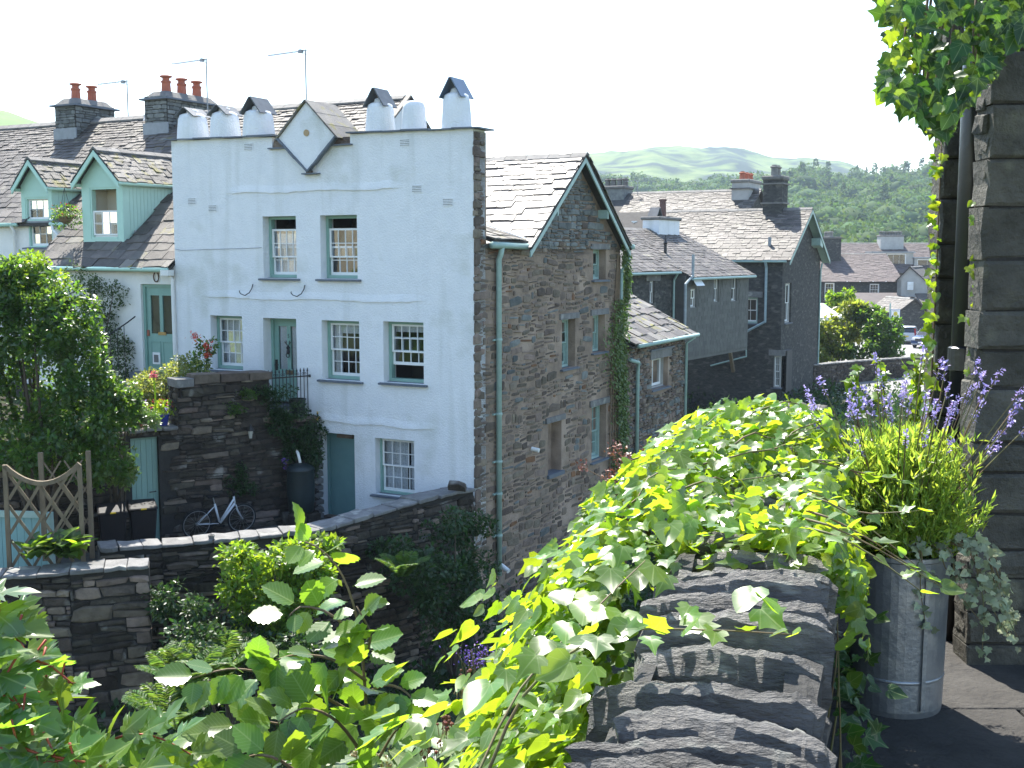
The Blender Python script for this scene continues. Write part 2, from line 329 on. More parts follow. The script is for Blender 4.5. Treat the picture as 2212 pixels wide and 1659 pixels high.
def pieces(T, parent, name, items, geos, limit=300, rest=None):
    """items: (4x4 matrix in thing frame with eye-level heights, variant, material, weight). The largest become objects, the rest one mesh."""
    sc_ = []
    for it in items:
        m = it[0]; p = T.world(m[:3, 3]); sc_.append(it[3] / (p @ p))
    order = np.argsort(-np.array(sc_)) if items else []
    left = {}
    for n_, i in enumerate(order):
        m, var, mat, _ = items[i]
        if n_ < limit:
            o = link(name, shared_mesh(name, var, geos[var], mat), parent)
            mm = m.copy(); mm[2, 3] -= T.z0; o.matrix_local = Matrix(mm.tolist())
        else: left.setdefault(mat, []).append((m, var))
    first = True
    for mat, l in left.items():
        vs_, fs_ = [], []; n0 = 0
        for m, var in l:
            g = geos[var]; v = g[0] @ m[:3, :3].T + m[:3, 3]; v[:, 2] -= T.z0
            vs_.append(v); fs_ += [tuple(n0 + k for k in f) for f in g[1]]; n0 += len(v)
        me = bpy.data.meshes.new(rest or name); me.from_pydata(np.concatenate(vs_).tolist(), [], fs_); me.materials.append(mat)
        if name == 'leaf': leaf_coords(me, np.concatenate([geos[v_][0] for _, v_ in l]))
        o = link(rest or name + '_field', me, parent); o['kind'] = 'stuff'
def frame4(o, x, y, z):
    m = np.eye(4); m[:3, 0] = x; m[:3, 1] = y; m[:3, 2] = z; m[:3, 3] = o; return m
def roof_slates(o, ax, as_, width, length, e0, e1, mat, skip=None, seed=1, w0=.42, w1=.25, th=.016, over=.05, clip=None):
    """diminishing courses on the plane at o, ax along the eaves, as_ up the slope (unit vectors)."""
    r = random.Random(seed); o, ax, as_ = map(lambda q: np.asarray(q, float), (o, ax, as_)); nn = np.cross(ax, as_)
    if nn[2] < 0: nn = -nn
    items = []; b = -over; k = 0
    while b < length - .02:
        t = max(0, b) / length; e = e0 + (e1 - e0) * t; w = w0 + (w1 - w0) * t
        a = -r.uniform(0, w)
        while a < width:
            ww = w * r.uniform(.7, 1.35); c = a + ww / 2
            x0, x1 = max(a, -.02), min(a + ww, width + .02)
            if clip: x0, x1 = max(x0, clip(b)[0]), min(x1, clip(b)[1])
            a += ww
            if x1 - x0 < .06: continue
            c = (x0 + x1) / 2
            if skip and skip(c, b + e / 2): continue
            L = min(e * 1.5, max(length - b, e * .9)); thk = th * r.uniform(.8, 1.5)
            tail = o + ax * c + as_ * (b + r.uniform(-.1, .1) * e) + nn * (thk * 1.1 + .01)
            ys = as_ * L - nn * thk * 1.1
            rot = r.uniform(-.012, .012)
            items.append((frame4(tail, ax * (x1 - x0 - .006) + as_ * rot * (x1 - x0), ys, nn * thk), r.randrange(len(SLATES)), mat(r) if callable(mat) else mat, (x1 - x0) * e))
        b += e; k += 1
    return items
def rubble(o, ax, nrm, x0, x1, z0, z1, hmin, hmax, wmin, wmax, depth, mat, inside=None, openings=(), seed=1, nvar=8, gap=.012, warp=.03, rot=.03, drop=0.0):
    """stones on the upright face through o, ax across, nrm pointing out."""
    r = random.Random(seed); o, ax, nrm = map(lambda q: np.asarray(q, float), (o, ax, nrm)); items = []
    z = z0; ph = r.uniform(0, 6)
    while z < z1:
        h = r.uniform(hmin, hmax); a = x0 - r.uniform(0, wmin)
        while a < x1:
            w = r.uniform(wmin, wmax) * (1.25 if h > (hmin + hmax) / 2 else .9)
            subs = [(z, h)] if r.random() > .28 or h < hmin * 1.5 else [(z, h * .5), (z + h * .5, h * .5)]
            for (zz, hh) in subs:
                p0, p1 = max(a, x0), min(a + w, x1)
                if p1 - p0 < .04: continue
                c = (p0 + p1) / 2; cz = zz + hh / 2 + warp * math.sin(c * 2.1 + ph + z * .7)
                bad = inside is not None and not (inside(p0 + .02, cz) and inside(p1 - .02, cz) and inside(c, cz + hh / 2 - .02))
                for (u0, u1, w0_, w1_) in openings:
                    if p1 > u0 + .01 and p0 < u1 - .01 and cz + hh / 2 > w0_ + .01 and cz - hh / 2 < w1_ - .01: bad = True
                if bad or r.random() < drop: continue
                d = depth * r.uniform(.5, 1.5)
                rt_ = r.uniform(-rot, rot); wx = p1 - p0 - gap; wz = hh - gap
                X = ax * wx + np.array([0, 0, rt_ * wx]); Zv = np.array([0, 0, wz]) - ax * rt_ * wz
                items.append((frame4(o + ax * c + np.array([0, 0, cz]), X, -nrm * d, Zv), r.randrange(nvar), mat(r, c, cz) if callable(mat) else mat, wx * wz))
            a += w
        z += h
    return items
def wall_grid(mb, us, zs, opens, y0, y1, ax=np.array([1., 0, 0]), ay=np.array([0, 1., 0]), o=np.zeros(3), inside=None):
    """slab between depth y0 (outer face) and y1 with rectangular openings (u0,u1,z0,z1); reveals included."""
    us = sorted(set(us) | {a for q in opens for a in q[:2]}); zs = sorted(set(zs) | {a for q in opens for a in q[2:]})
    P = lambda u, y, z: o + ax * u + ay * y + np.array([0, 0, z])
    hole = lambda u, z: any(q[0] < u < q[1] and q[2] < z < q[3] for q in opens)
    nu, nz = len(us) - 1, len(zs) - 1
    sol = [[(0 <= i < nu and 0 <= j < nz) and not hole((us[i] + us[i + 1]) / 2, (zs[j] + zs[j + 1]) / 2) and (inside is None or inside((us[i] + us[i + 1]) / 2, (zs[j] + zs[j + 1]) / 2)) for j in range(nz)] for i in range(nu)]
    S = lambda i, j: 0 <= i < nu and 0 <= j < nz and sol[i][j]
    for i in range(nu):
        for j in range(nz):
            if not sol[i][j]: continue
            a, b, c, d = us[i], us[i + 1], zs[j], zs[j + 1]
            mb.add([P(a, y0, c), P(b, y0, c), P(b, y0, d), P(a, y0, d)], [(0, 1, 2, 3)]); mb.add([P(a, y1, c), P(b, y1, c), P(b, y1, d), P(a, y1, d)], [(3, 2, 1, 0)])
            for (q, e) in (((i - 1, j), [(a, c), (a, d)]), ((i + 1, j), [(b, d), (b, c)]), ((i, j - 1), [(b, c), (a, c)]), ((i, j + 1), [(a, d), (b, d)])):
                if not S(*q):
                    (p, s_), (p2, s2) = e; mb.add([P(p, y0, s_), P(p, y1, s_), P(p2, y1, s2), P(p2, y0, s2)], [(0, 1, 2, 3)])
    return mb
X3 = np.array([1., 0, 0]); Y3 = np.array([0, 1., 0]); Z3 = np.array([0, 0, 1.])
def sash_window(T, u0, u1, z0, z1, o=np.zeros(3), ax=X3, ay=Y3, dep=.22, cols=4, rows=(2, 2), up_drop=0.0, low_lift=0.0, fm='green', sm='white', fw=.07, curtain=None, room=True, sill=True, label=None, sill_out=.09, re=.25, rdep=1.2, rm_='room'):
    """sliding sash window in an opening of a wall whose outer face is depth 0; ay points into the wall."""
    P = lambda u, y, z: o + ax * u + ay * y + Z3 * z
    def bx(mb, ua, ub, ya, yb, za, zb): mb.obox(P(ua, ya, za), ax * (ub - ua), ay * (yb - ya), Z3 * (zb - za))
    fr = MB(); d0, d1 = dep, dep + .14
    bx(fr, u0, u0 + fw, d0, d1, z0, z1); bx(fr, u1 - fw, u1, d0, d1, z0, z1); bx(fr, u0 + fw, u1 - fw, d0, d1, z1 - fw, z1); bx(fr, u0 + fw, u1 - fw, d0 - .02, d1, z0, z0 + fw * 1.1)
    w = fr.build('window', M[fm], T, label=label)
    a, b, c, d = u0 + fw, u1 - fw, z0 + fw * 1.1, z1 - fw; mid = (c + d) / 2; th = .035; bar = .018
    def sash(name, za, zb, y, nr):
        mb = MB(); e = .045
        bx(mb, a, b, y, y + th, zb - e, zb); bx(mb, a, b, y, y + th, za, za + (e * 1.5 if name == 'lower_sash' else e * .8)); za2 = za + (e * 1.5 if name == 'lower_sash' else e * .8); zb2 = zb - e
        bx(mb, a, a + e, y, y + th, za2, zb2); bx(mb, b - e, b, y, y + th, za2, zb2)
        ua, ub = a + e, b - e; cw = (ub - ua) / cols; ch = (zb2 - za2) / nr
        for i in range(1, cols): bx(mb, ua + i * cw - bar / 2, ua + i * cw + bar / 2, y + .004, y + th - .004, za2, zb2)
        for j in range(1, nr): bx(mb, ua, ub, y + .006, y + th - .006, za2 + j * ch - bar / 2, za2 + j * ch + bar / 2)
        mb.build(name, M[sm], (T, w))
        for i in range(cols):
            for j in range(nr):
                g = MB(); p = [P(ua + i * cw, y + th / 2, za2 + j * ch), P(ua + (i + 1) * cw, y + th / 2, za2 + j * ch), P(ua + (i + 1) * cw, y + th / 2 + NR.uniform(-.003, .003), za2 + (j + 1) * ch), P(ua + i * cw, y + th / 2 + NR.uniform(-.003, .003), za2 + (j + 1) * ch)]
                g.add(p, [(0, 1, 2, 3)]); g.build('pane', M['glass'], (T, w))
    if rows[0]: sash('upper_sash', mid - .02 - up_drop, d - up_drop, d0 + .03, rows[0])
    sash('lower_sash', c + low_lift, (mid + .02 if rows[0] else d) + low_lift, d0 + .03 + th + .01, rows[1])
    if room:
        rm = MB(); y1 = d1 + .02; y2 = d1 + rdep; e = re
        q = [P(u0 - e, y1, z0 - e), P(u1 + e, y1, z0 - e), P(u1 + e, y1, z1 + e), P(u0 - e, y1, z1 + e)]; q2 = [p + ay * (y2 - y1) for p in q]
        rm.add(q + q2, [(4, 5, 6, 7)] + [(i, (i + 1) % 4, 4 + (i + 1) % 4, 4 + i) for i in range(4)])
        rm.build('room_interior', M[rm_], (T, w))
    if curtain:
        for (ca, cb, za, zb) in curtain:
            cm = MB(); n = 26; vs_ = []
            for i in range(n + 1):
                u = a + (b - a) * (ca + (cb - ca) * i / n); y = d1 + .05 + .025 * math.sin(i * 1.9)
                vs_ += [P(u, y, c + (d - c) * za), P(u, y, c + (d - c) * zb)]
            cm.add(vs_, [(2 * i, 2 * i + 2, 2 * i + 3, 2 * i + 1) for i in range(n)]); cm.build('curtain', M['curtain'], (T, w), smooth=True)
    if sill:
        s_ = MB(); s_.prism([P(u0 - .1, -sill_out, z0 - .055), P(u0 - .1, dep + .05, z0 - .055), P(u0 - .1, dep + .05, z0 + .012), P(u0 - .1, -sill_out, z0 - .015)], ax * (u1 - u0 + .2))
        s_.build('sill', M['sill'], (T, w))
    return w

# ------------------------------------------------------------------ leaves
def tmpl_simple():      # small pointed leaf, folded a little along the midrib: x across, y along (0..1)
    v = np.array([(0, 0, 0), (.26, .3, .05), (.24, .62, .05), (0, 1, -.04), (-.24, .62, .05), (-.26, .3, .05)]); return v, np.array([(0, 1, 2), (0, 2, 3), (0, 3, 4), (0, 4, 5)])
def tmpl_quad():
    v = np.array([(0, 0, 0), (.28, .45, .07), (0, 1, -.03), (-.28, .45, .07)]); return v, np.array([(0, 1, 2), (0, 2, 3)])
def leaf_cloud(P_, D_, S_, tm, roll=None, seed=0):
    """leaves at P (N,3), growing along D (N,3), of length S (N,)."""
    rg = np.random.default_rng(seed); tv, tf = tm; n = len(P_)
    D_ = D_ / (np.linalg.norm(D_, axis=1, keepdims=True) + 1e-9)
    up = np.tile(np.array([0, 0, 1.]), (n, 1)) + rg.normal(0, .55, (n, 3))
    X = np.cross(D_, up); X /= np.linalg.norm(X, axis=1, keepdims=True) + 1e-9; N_ = np.cross(X, D_)
    v = P_[:, None, :] + S_[:, None, None] * (tv[None, :, 0:1] * X[:, None] + tv[None, :, 1:2] * D_[:, None] + tv[None, :, 2:3] * N_[:, None])
    f = (tf[None] + (np.arange(n) * len(tv))[:, None, None]).reshape(-1, 3)
    return v.reshape(-1, 3), f
def clump_points(cl, n, seed=0, shell=.55):
    """cl: list of (cx,cy,cz,rx,ry,rz). Leaves fill each clump, denser toward its skin."""
    rg = np.random.default_rng(seed); cl = np.array(cl, float); vol = (cl[:, 3] * cl[:, 4] * cl[:, 5]) ** .75; k = rg.choice(len(cl), n, p=vol / vol.sum())
    d = rg.normal(0, 1, (n, 3)); d /= np.linalg.norm(d, axis=1, keepdims=True)
    rad = shell + (1 - shell) * rg.random(n) ** .6; rad *= 1 + .12 * rg.normal(0, 1, n)
    p = cl[k, :3] + d * rad[:, None] * cl[k, 3:6]
    return p, d
def foliage_obj(name, parent, P_, D_, S_, mat, tm=None, seed=0, z0=0.0, org=None, kind=None):
    v, f = leaf_cloud(P_, D_, S_, tm or tmpl_quad(), seed=seed)
    v = v - (np.array([0, 0, z0]) if org is None else np.asarray(org))
    o = link(name, mesh_np(name, v, f, mat), parent)
    if kind: o['kind'] = kind
    return o
def sub_clumps(c, r, n, k=.45, seed=0, flat=1.0):
    """break an ellipsoid into n smaller clumps near its skin."""
    rg = np.random.default_rng(seed); out = []
    for i in range(n):
        d = rg.normal(0, 1, 3); d /= np.linalg.norm(d); q = rg.uniform(.45, .95)
        s_ = k * rg.uniform(.65, 1.25)
        out.append((c[0] + d[0] * r[0] * q, c[1] + d[1] * r[1] * q, c[2] + d[2] * r[2] * q, r[0] * s_, r[1] * s_, r[2] * s_ * flat))
    return out
def bush(name, label, cat, base, clumps, n, size, mat, seed=0, trunk=True, group=None, tm=None, droop=.2, nb=9, crown='crown', tr=.05):
    """a plant of its own: crown of leaves, trunk with limbs reaching the clumps. Clumps in world coordinates."""
    T = Thing(name, tuple(map(float, base)), 0, label, cat, group)
    p, d = clump_points(clumps, n, seed); rg = np.random.default_rng(seed + 1)
    D_ = d * .8 + rg.normal(0, .6, (n, 3)); D_[:, 2] -= droop
    S_ = size * rg.uniform(.6, 1.3, n)
    foliage_obj(crown, T.e, p, D_, S_, mat, tm, seed, org=T.loc)
    if trunk:
        r = random.Random(seed); mb = MB(); b = np.array(base, float)
        cs = sorted(clumps, key=lambda c: -c[3])[:nb]
        for c in cs:
            e = np.array(c[:3]); m1 = b + (e - b) * .4 + np.array([r.uniform(-.1, .1), r.uniform(-.1, .1), .12 * np.linalg.norm(e - b)])
            mb.tube([b + np.array([r.uniform(-tr, tr), r.uniform(-tr, tr), -.1]), m1, e], [tr * .7, tr * .45, tr * .15], 6)
        mb.v = [tuple(np.array(q) - T.loc) for q in mb.v]
        mb.build('trunk', M['bark'], T.e)
    return T
L = {}
L['bright'] = leafmat('leaf_bright', (0.10, 0.18, 0.025), (0.36, 0.54, 0.025))
L['mid'] = leafmat('leaf_mid', (0.05, 0.105, 0.022), (0.17, 0.31, 0.025), spec=.7, rough=.36)
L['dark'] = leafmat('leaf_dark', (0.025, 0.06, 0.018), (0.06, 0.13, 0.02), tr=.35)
L['ivy'] = leafmat('leaf_ivy', (0.095, 0.18, 0.035), (0.42, 0.60, 0.025), rough=.35, tr=.5, rnd=.35, spec=.9, vein='palmate')
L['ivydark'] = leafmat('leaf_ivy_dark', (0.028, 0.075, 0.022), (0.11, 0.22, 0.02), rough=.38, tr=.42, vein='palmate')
L['elm'] = leafmat('leaf_elm', (0.075, 0.15, 0.035), (0.36, 0.56, 0.03), rough=.33, tr=.45, rnd=.3, spec=.75, vein='pinnate')
L['maple'] = leafmat('leaf_maple', (0.075, 0.15, 0.04), (0.36, 0.56, 0.03), rough=.33, tr=.45, rnd=.32, spec=.75, vein='palmate')
L['bramble'] = leafmat('leaf_bramble', (0.22, 0.29, 0.15), (0.36, 0.52, 0.10), rough=.4, tr=.42, rnd=.3, spec=1.0, vein='pinnate')
L['fern'] = leafmat('leaf_fern', (0.06, 0.13, 0.03), (0.20, 0.33, 0.04), tr=.45)
L['lav'] = leafmat('leaf_lavender', (0.26, 0.36, 0.07), (0.46, 0.62, 0.06), tr=.5, rough=.5)
L['varieg'] = leafmat('leaf_variegated', (0.32, 0.36, 0.22), (0.36, 0.42, 0.2), tr=.4, rnd=.5)
L['purple'] = leafmat('petal_purple', (0.15, 0.08, 0.40), (0.20, 0.11, 0.48), tr=.3, rnd=.3)
L['lilac'] = leafmat('petal_lilac', (0.36, 0.30, 0.62), (0.42, 0.35, 0.68), tr=.35, rnd=.3)
L['red'] = leafmat('petal_red', (0.55, 0.03, 0.03), (0.6, 0.05, 0.03), tr=.3, rnd=.25)
L['orange'] = leafmat('petal_orange', (0.65, 0.09, 0.03), (0.7, 0.12, 0.03), tr=.3, rnd=.25)
L['pink'] = leafmat('petal_pink', (0.65, 0.06, 0.16), (0.7, 0.10, 0.2), tr=.3, rnd=.25)
L['yellow'] = leafmat('petal_yellow', (0.75, 0.45, 0.03), (0.8, 0.5, 0.03), tr=.3, rnd=.2)
L['rustb'] = leafmat('bud_rust', (0.20, 0.075, 0.045), (0.25, 0.09, 0.05), tr=.2, rnd=.4)
L['cream'] = leafmat('bud_cream', (0.45, 0.38, 0.22), (0.45, 0.38, 0.2), tr=.3, rnd=.35)
L['wood_far'] = leafmat('far_wood_leaf', (0.060, 0.110, 0.030), (0.12, 0.20, 0.03), tr=.3, rnd=.35, hue=.02, rough=.8, spec=.1)
# ------------------------------------------------------------------ terrain
def vnoise(x, y, seed=0):
    rg = np.random.default_rng(seed); g = rg.random((128, 128)); xi = np.floor(x).astype(int); yi = np.floor(y).astype(int); fx = x - xi; fy = y - yi
    fx = fx * fx * (3 - 2 * fx); fy = fy * fy * (3 - 2 * fy); G = lambda a, b: g[a % 128, b % 128]
    return (G(xi, yi) * (1 - fx) + G(xi + 1, yi) * fx) * (1 - fy) + (G(xi, yi + 1) * (1 - fx) + G(xi + 1, yi + 1) * fx) * fy
def fbm(x, y, o=5, seed=0):
    s_ = 0; a = .5
    for i in range(o): s_ = s_ + a * vnoise(x * 2 ** i + 17 * i, y * 2 ** i + 5 * i, seed + i); a *= .5
    return s_
def grid_faces(nx, ny):
    i = np.arange(nx - 1)[:, None] * ny + np.arange(ny - 1)[None]; i = i.ravel(); return np.stack([i, i + ny, i + ny + 1, i + 1], 1)
GZ = -8.4
gx = np.linspace(-1, 1, 121); gy = np.linspace(0, 1, 121)
GX, GY = np.meshgrid(np.sign(gx) * np.abs(gx) ** 3 * 2600, -60 + gy ** 3 * 2700, indexing='ij')
gzv = GZ + .35 * (fbm(GX * .35, GY * .35, 3, 3) - .5) * np.clip(1 - GY / 90, 0, 1)
_me = mesh_np('ground', np.stack([GX, GY, gzv], -1).reshape(-1, 3), grid_faces(121, 121), mk('valley_ground', (0.035, 0.045, 0.018), (0.022, 0.022, 0.014), 1.2, .95, 1.0, 6.0, c3=(0.05, 0.075, 0.02), s3=.4, t3=.5), True)
tag(link('ground', _me), kind='structure')
def hill(name, prof, d0, d1, nx, nt, amp, freq, mat, seed, curve=1.0, back=.35):
    xs = np.linspace(prof[0][0], prof[-1][0], nx); ys = np.interp(xs, [p[0] for p in prof], [p[1] for p in prof])
    t = np.linspace(0, 1 + back, nt); XX, TT = np.meshgrid(xs, t, indexing='ij'); YY = ys[:, None] + 0 * TT
    D = d0 + (d1 - d0) * TT; tx = (XX - 1106) / FPX * 1.0063
    zr = (549.5 - YY) / FPX * d1 * 1.006
    h = GZ - 1 + (zr - GZ) * np.where(TT < 1, TT ** curve, 1 - (TT - 1) * .6)
    px, py = D * tx, D
    n = fbm(px * freq, py * freq * .6, 6, seed) - .5
    if name == 'moor_hill': n = n * .55 + .9 * (.25 - np.abs(fbm(px * .006, py * .004, 5, 77) - .5))
    h = h + amp * n * np.clip(TT * 3, 0, 1)
    o = link(name, mesh_np(name, np.stack([px, py, h], -1).reshape(-1, 3), grid_faces(nx, nt), mat, True))
    return tag(o, kind='structure'), (px, py, h)
M['moor'] = mk('moor_grass', (0.16, 0.20, 0.06), (0.06, 0.10, 0.03), .035, .95, 1.0, .06, .1, c3=(0.022, 0.036, 0.024), s3=.022, t3=.53, detail=10)
M['crag'] = M['moor']
moor = hill('moor_hill', [(600, 480), (900, 420), (1100, 372), (1200, 350), (1260, 343), (1320, 338), (1400, 326), (1450, 332), (1510, 337), (1555, 331), (1600, 338), (1660, 347), (1740, 357), (1800, 372), (1900, 395), (2100, 430), (2500, 460)], 520, 1500, 240, 120, 40, .010, M['moor'], 21, 1.25)
wood_h = hill('wooded_hill', [(900, 545), (1150, 480), (1270, 422), (1340, 414), (1450, 420), (1560, 422), (1640, 414), (1700, 404), (1740, 394), (1800, 402), (1880, 402), (1960, 384), (2040, 356), (2150, 335), (2400, 290), (3000, 260)], 300, 760, 160, 50, 16, .02, M['moor'], 5, 1.15)
left_h = hill('left_hill', [(-900, 300), (-300, 235), (-60, 238), (0, 243), (50, 248), (90, 258), (140, 272), (300, 330), (600, 420)], 300, 700, 90, 40, 9, .018, mk('left_meadow', (0.15, 0.21, 0.06), (0.11, 0.17, 0.045), .03, .95, .6, .1, .1, detail=8), 8)
# far wood on the hillside: broadleaf crowns and spires that read as one mass
def far_wood():
    rg = np.random.default_rng(4); px, py, h = wood_h[1]; nx, nt = px.shape; VS, FS, n0 = [], [], 0
    ico = bmesh.new(); bmesh.ops.create_icosphere(ico, subdivisions=2, radius=1); iv = np.array([v.co[:] for v in ico.verts]); jf = np.array([[v.index for v in f.verts] for f in ico.faces]); ico.free()
    tq = (tmpl_quad()[0] * np.array([1.7, 1, 1]), tmpl_quad()[1])
    def crown(c, r, hgt, conif):
        n = 170 if conif else 230
        d = rg.normal(0, 1, (n, 3)); d /= np.linalg.norm(d, axis=1, keepdims=True)
        if conif:
            t = rg.random(n) ** .75; a = rg.random(n) * 6.283; rr = r * .5 * (1 - t) * rg.uniform(.6, 1.1, n)
            p = np.stack([c[0] + rr * np.cos(a), c[1] + rr * np.sin(a), c[2] + hgt * 1.35 * t], 1); d = np.stack([np.cos(a), np.sin(a), -.4 + 0 * a], 1); s_ = r * rg.uniform(.12, .26, n)
            return leaf_cloud(p, d + rg.normal(0, .35, d.shape), s_, tq, seed=int(rg.integers(1e6)))
        off = rg.normal(0, 1, (7, 3)); off /= np.linalg.norm(off, axis=1, keepdims=True); off[:, 2] = np.abs(off[:, 2])
        lump = lambda q: .72 + .34 * np.max((q @ off.T).clip(0) ** 3, axis=1)
        sc_ = np.array([r, r, hgt * .52]); ctr = np.array(c) + np.array([0, 0, hgt * .5])
        bv = ctr + iv * sc_ * (lump(iv) * .93 * rg.uniform(.93, 1.05, len(iv)))[:, None]
        p = ctr + d * sc_ * (lump(d) * rg.uniform(.9, 1.06, n))[:, None]
        lv, lf = leaf_cloud(p, d + rg.normal(0, .6, d.shape), r * rg.uniform(.10, .22, n), tq, seed=int(rg.integers(1e6)))
        return np.concatenate([bv, lv]), np.concatenate([jf, lf + len(bv)])
    spots = []
    for i in range(1900):
        a, b = rg.uniform(0, nx - 1.01), rg.uniform(.02, nt - 12)
        ai, bi = int(a), int(b); x, y, z = px[ai, bi], py[ai, bi] + rg.uniform(-4, 4), h[ai, bi]
        sx = 1106 + FPX * x / y
        if not 1200 < sx < 2260: continue
        t = bi / (nt * .74)
        if sx > 1940 and t > .92 and rg.random() < .8: continue          # grassy brow on the right
        spots.append((x, y, z, t, sx))
    for x, y, z, t, sx in spots:
        con = rg.random() < (.45 if 1660 < sx < 1900 and t > .7 else .05)
        r = rg.uniform(5.2, 9.0); v, f = crown((x, y, z - 1.5), r, r * rg.uniform(1.35, 1.75), con)
        VS.append(v); FS.append(f + n0); n0 += len(v)
    V_, F_ = np.concatenate(VS), np.concatenate(FS); c = np.array([V_[:, 0].mean(), V_[:, 1].mean(), V_[:, 2].min()])
    o = link('far_wood', mesh_np('far_wood', V_ - c, F_, L['wood_far'])); o.location = c
    tag(o, 'dense green wood covering the hillside behind the far slate roofs', 'wood', kind='stuff')
    return spots
WOOD_SPOTS = far_wood()
def skyline_tree(x, ytop, hgt, kind, Y, seed, label):
    b = at(x, ytop, Y); base = b - np.array([0, 0, hgt]); rg = np.random.default_rng(seed)
    T = Thing('conifer_tree' if kind == 'c' else 'pine_tree', tuple(base), 0, label, 'tree', 'trees standing up along the wooded skyline')
    mb = MB().tube([(0, 0, base[2] - 2), (.2, 0, base[2] + hgt * .6), (0, 0, base[2] + hgt * .97)], [.35, .25, .06], 6); mb.build('trunk', M['bark'], T)
    if kind == 'c':
        n = 500; t = rg.random(n) ** .8; a = rg.random(n) * 6.283; lev = np.floor(t * 11) / 11; rr = hgt * .22 * (1 - t) * (.45 + .8 * (1 - (t - lev) * 11)) * rg.uniform(.3, 1, n)
        p = np.stack([rr * np.cos(a), rr * np.sin(a), hgt * (.08 + .92 * t)], 1); d = np.stack([np.cos(a), np.sin(a), -.35 + 0 * a], 1)
    else:
        cl = [(rg.normal(0, hgt * .14), rg.normal(0, hgt * .14), hgt * rg.uniform(.62, .95), hgt * .13, hgt * .13, hgt * .06) for _ in range(8)]
        n = 420; p, d = clump_points(cl, n, seed)
    foliage_obj('crown', T.e, p, d + rg.normal(0, .3, d.shape), hgt * .07 * rg.uniform(.6, 1.3, n), L['wood_far'], seed=seed)
for i, (x, y, hh, k, lb) in enumerate([(1722, 368, 11, 'c', 'tall spired conifer beside the big house chimney on the skyline'), (1745, 366, 9, 'c', 'lower dark conifer just right of the big house chimney'), (1768, 362, 10, 'c', 'narrow conifer left of the gap in the skyline trees'),
        (1852, 356, 12, 'c', 'dark broad conifer right of the skyline gap'), (1872, 360, 10, 'c', 'shorter conifer close against the dark broad one'), (1912, 356, 11, 'p', 'flat topped windswept pine on the brow'), (1935, 357, 9, 'p', 'small open pine standing alone on the brow'), (1955, 348, 13, 'p', 'tall airy pine nearest the ivy clad wall'), (2022, 336, 10, 'c', 'conifer on the grassy brow beside the wall edge')]):
    skyline_tree(x, y, hh, k, 750, 60 + i, lb)
# ------------------------------------------------------------------ the white three-storey house with its stone flank
WH = Thing('white_house', (HC[0], HC[1], -6.3), -HA, 'tall white roughcast house with diamond panel, fat round chimneys and stone flank', 'house')
GAB0, GAB1, GABR = 2.25, 8.0, 5.05          # wing gable: eaves and ridge positions along the flank
EAVE_Z, APEX_Z, FLANK_Z0 = 0.22, 2.40, -8.6
W_OPEN = [(-5.69, -4.71, -.55, .88), (-4.02, -3.0, -.55, .88), (-5.75, -4.76, -3.5, -1.49), (-4.03, -2.98, -2.86, -1.50), (-2.33, -1.27, -2.84, -1.48), (-7.38, -6.39, -2.78, -1.47), (-4.21, -3.16, -6.2, -4.10), (-2.59, -1.54, -5.41, -4.12)]
top = lambda u: 2.74 + (2.60 - 2.74) * (u + 8.47) / 8.47
mb = MB(); wall_grid(mb, [-8.47, -5.35, -3.15, 0], [-6.4, 2.43, 2.62], W_OPEN, 0, .5, inside=lambda u, z: not (z > 2.43 and -5.35 < u < -3.15))
for (a, b) in ((-8.47, -5.35), (-3.15, 0)):                                     # rising wall head
    mb.prism([(a, 0, 2.62), (b, 0, 2.62), (b, 0, max(top(b), 2.621)), (a, 0, top(a))], (0, .5, 0))
mb.build('front_wall', M['render'], WH)
# ledges left where the render steps out over each floor
for z, a, b in ((1.43, -6.8, -1.78), (-1.04, -7.6, -1.2), (-3.83, -4.3, -.97)):
    m_ = MB(); n = 40; pts = []
    r = random.Random(int(z * 100))
    for i in range(n + 1):
        u = a + (b - a) * i / n; zz = z + r.uniform(-.012, .012) + .02 * math.sin(i * .35)
        e = .028 * min(1, i / 3, (n - i) / 3) + .002
        pts.append([(u, -e, zz), (u, -e * .8, zz + .05), (u, .01, zz + .22), (u, .01, zz)])
    for i in range(n):
        for k in range(4): m_.add([pts[i][k], pts[i + 1][k], pts[i + 1][(k + 1) % 4], pts[i][(k + 1) % 4]], [(0, 1, 2, 3)])
    m_.build('render_ledge', M['render'], WH)
# slate coping pieces along the wall head
r = random.Random(2)
cop = []
for (a, b) in ((-8.62, -5.28), (-3.2, .14)):
    u = a
    while u < b:
        w = min(r.uniform(.5, .95), b - u)
        if b - u - w < .2: w = b - u
        cop.append(MB().prism([(u, -.10, top(u) + r.uniform(0, .02)), (u + w + .03, -.10, top(u + w) + r.uniform(0, .02)), (u + w + .03, .62, top(u + w) + .02), (u, .62, top(u) + .02)], (0, 0, r.uniform(.028, .045))).build('coping_slate', M['sill'], WH))
        u += w
MB().box((-5.42, -.09, 2.41), (-4.95, .55, 2.44)).build('coping_slate', M['sill'], WH); MB().box((-3.66, -.09, 2.41), (-3.08, .55, 2.44)).build('coping_slate', M['sill'], WH)
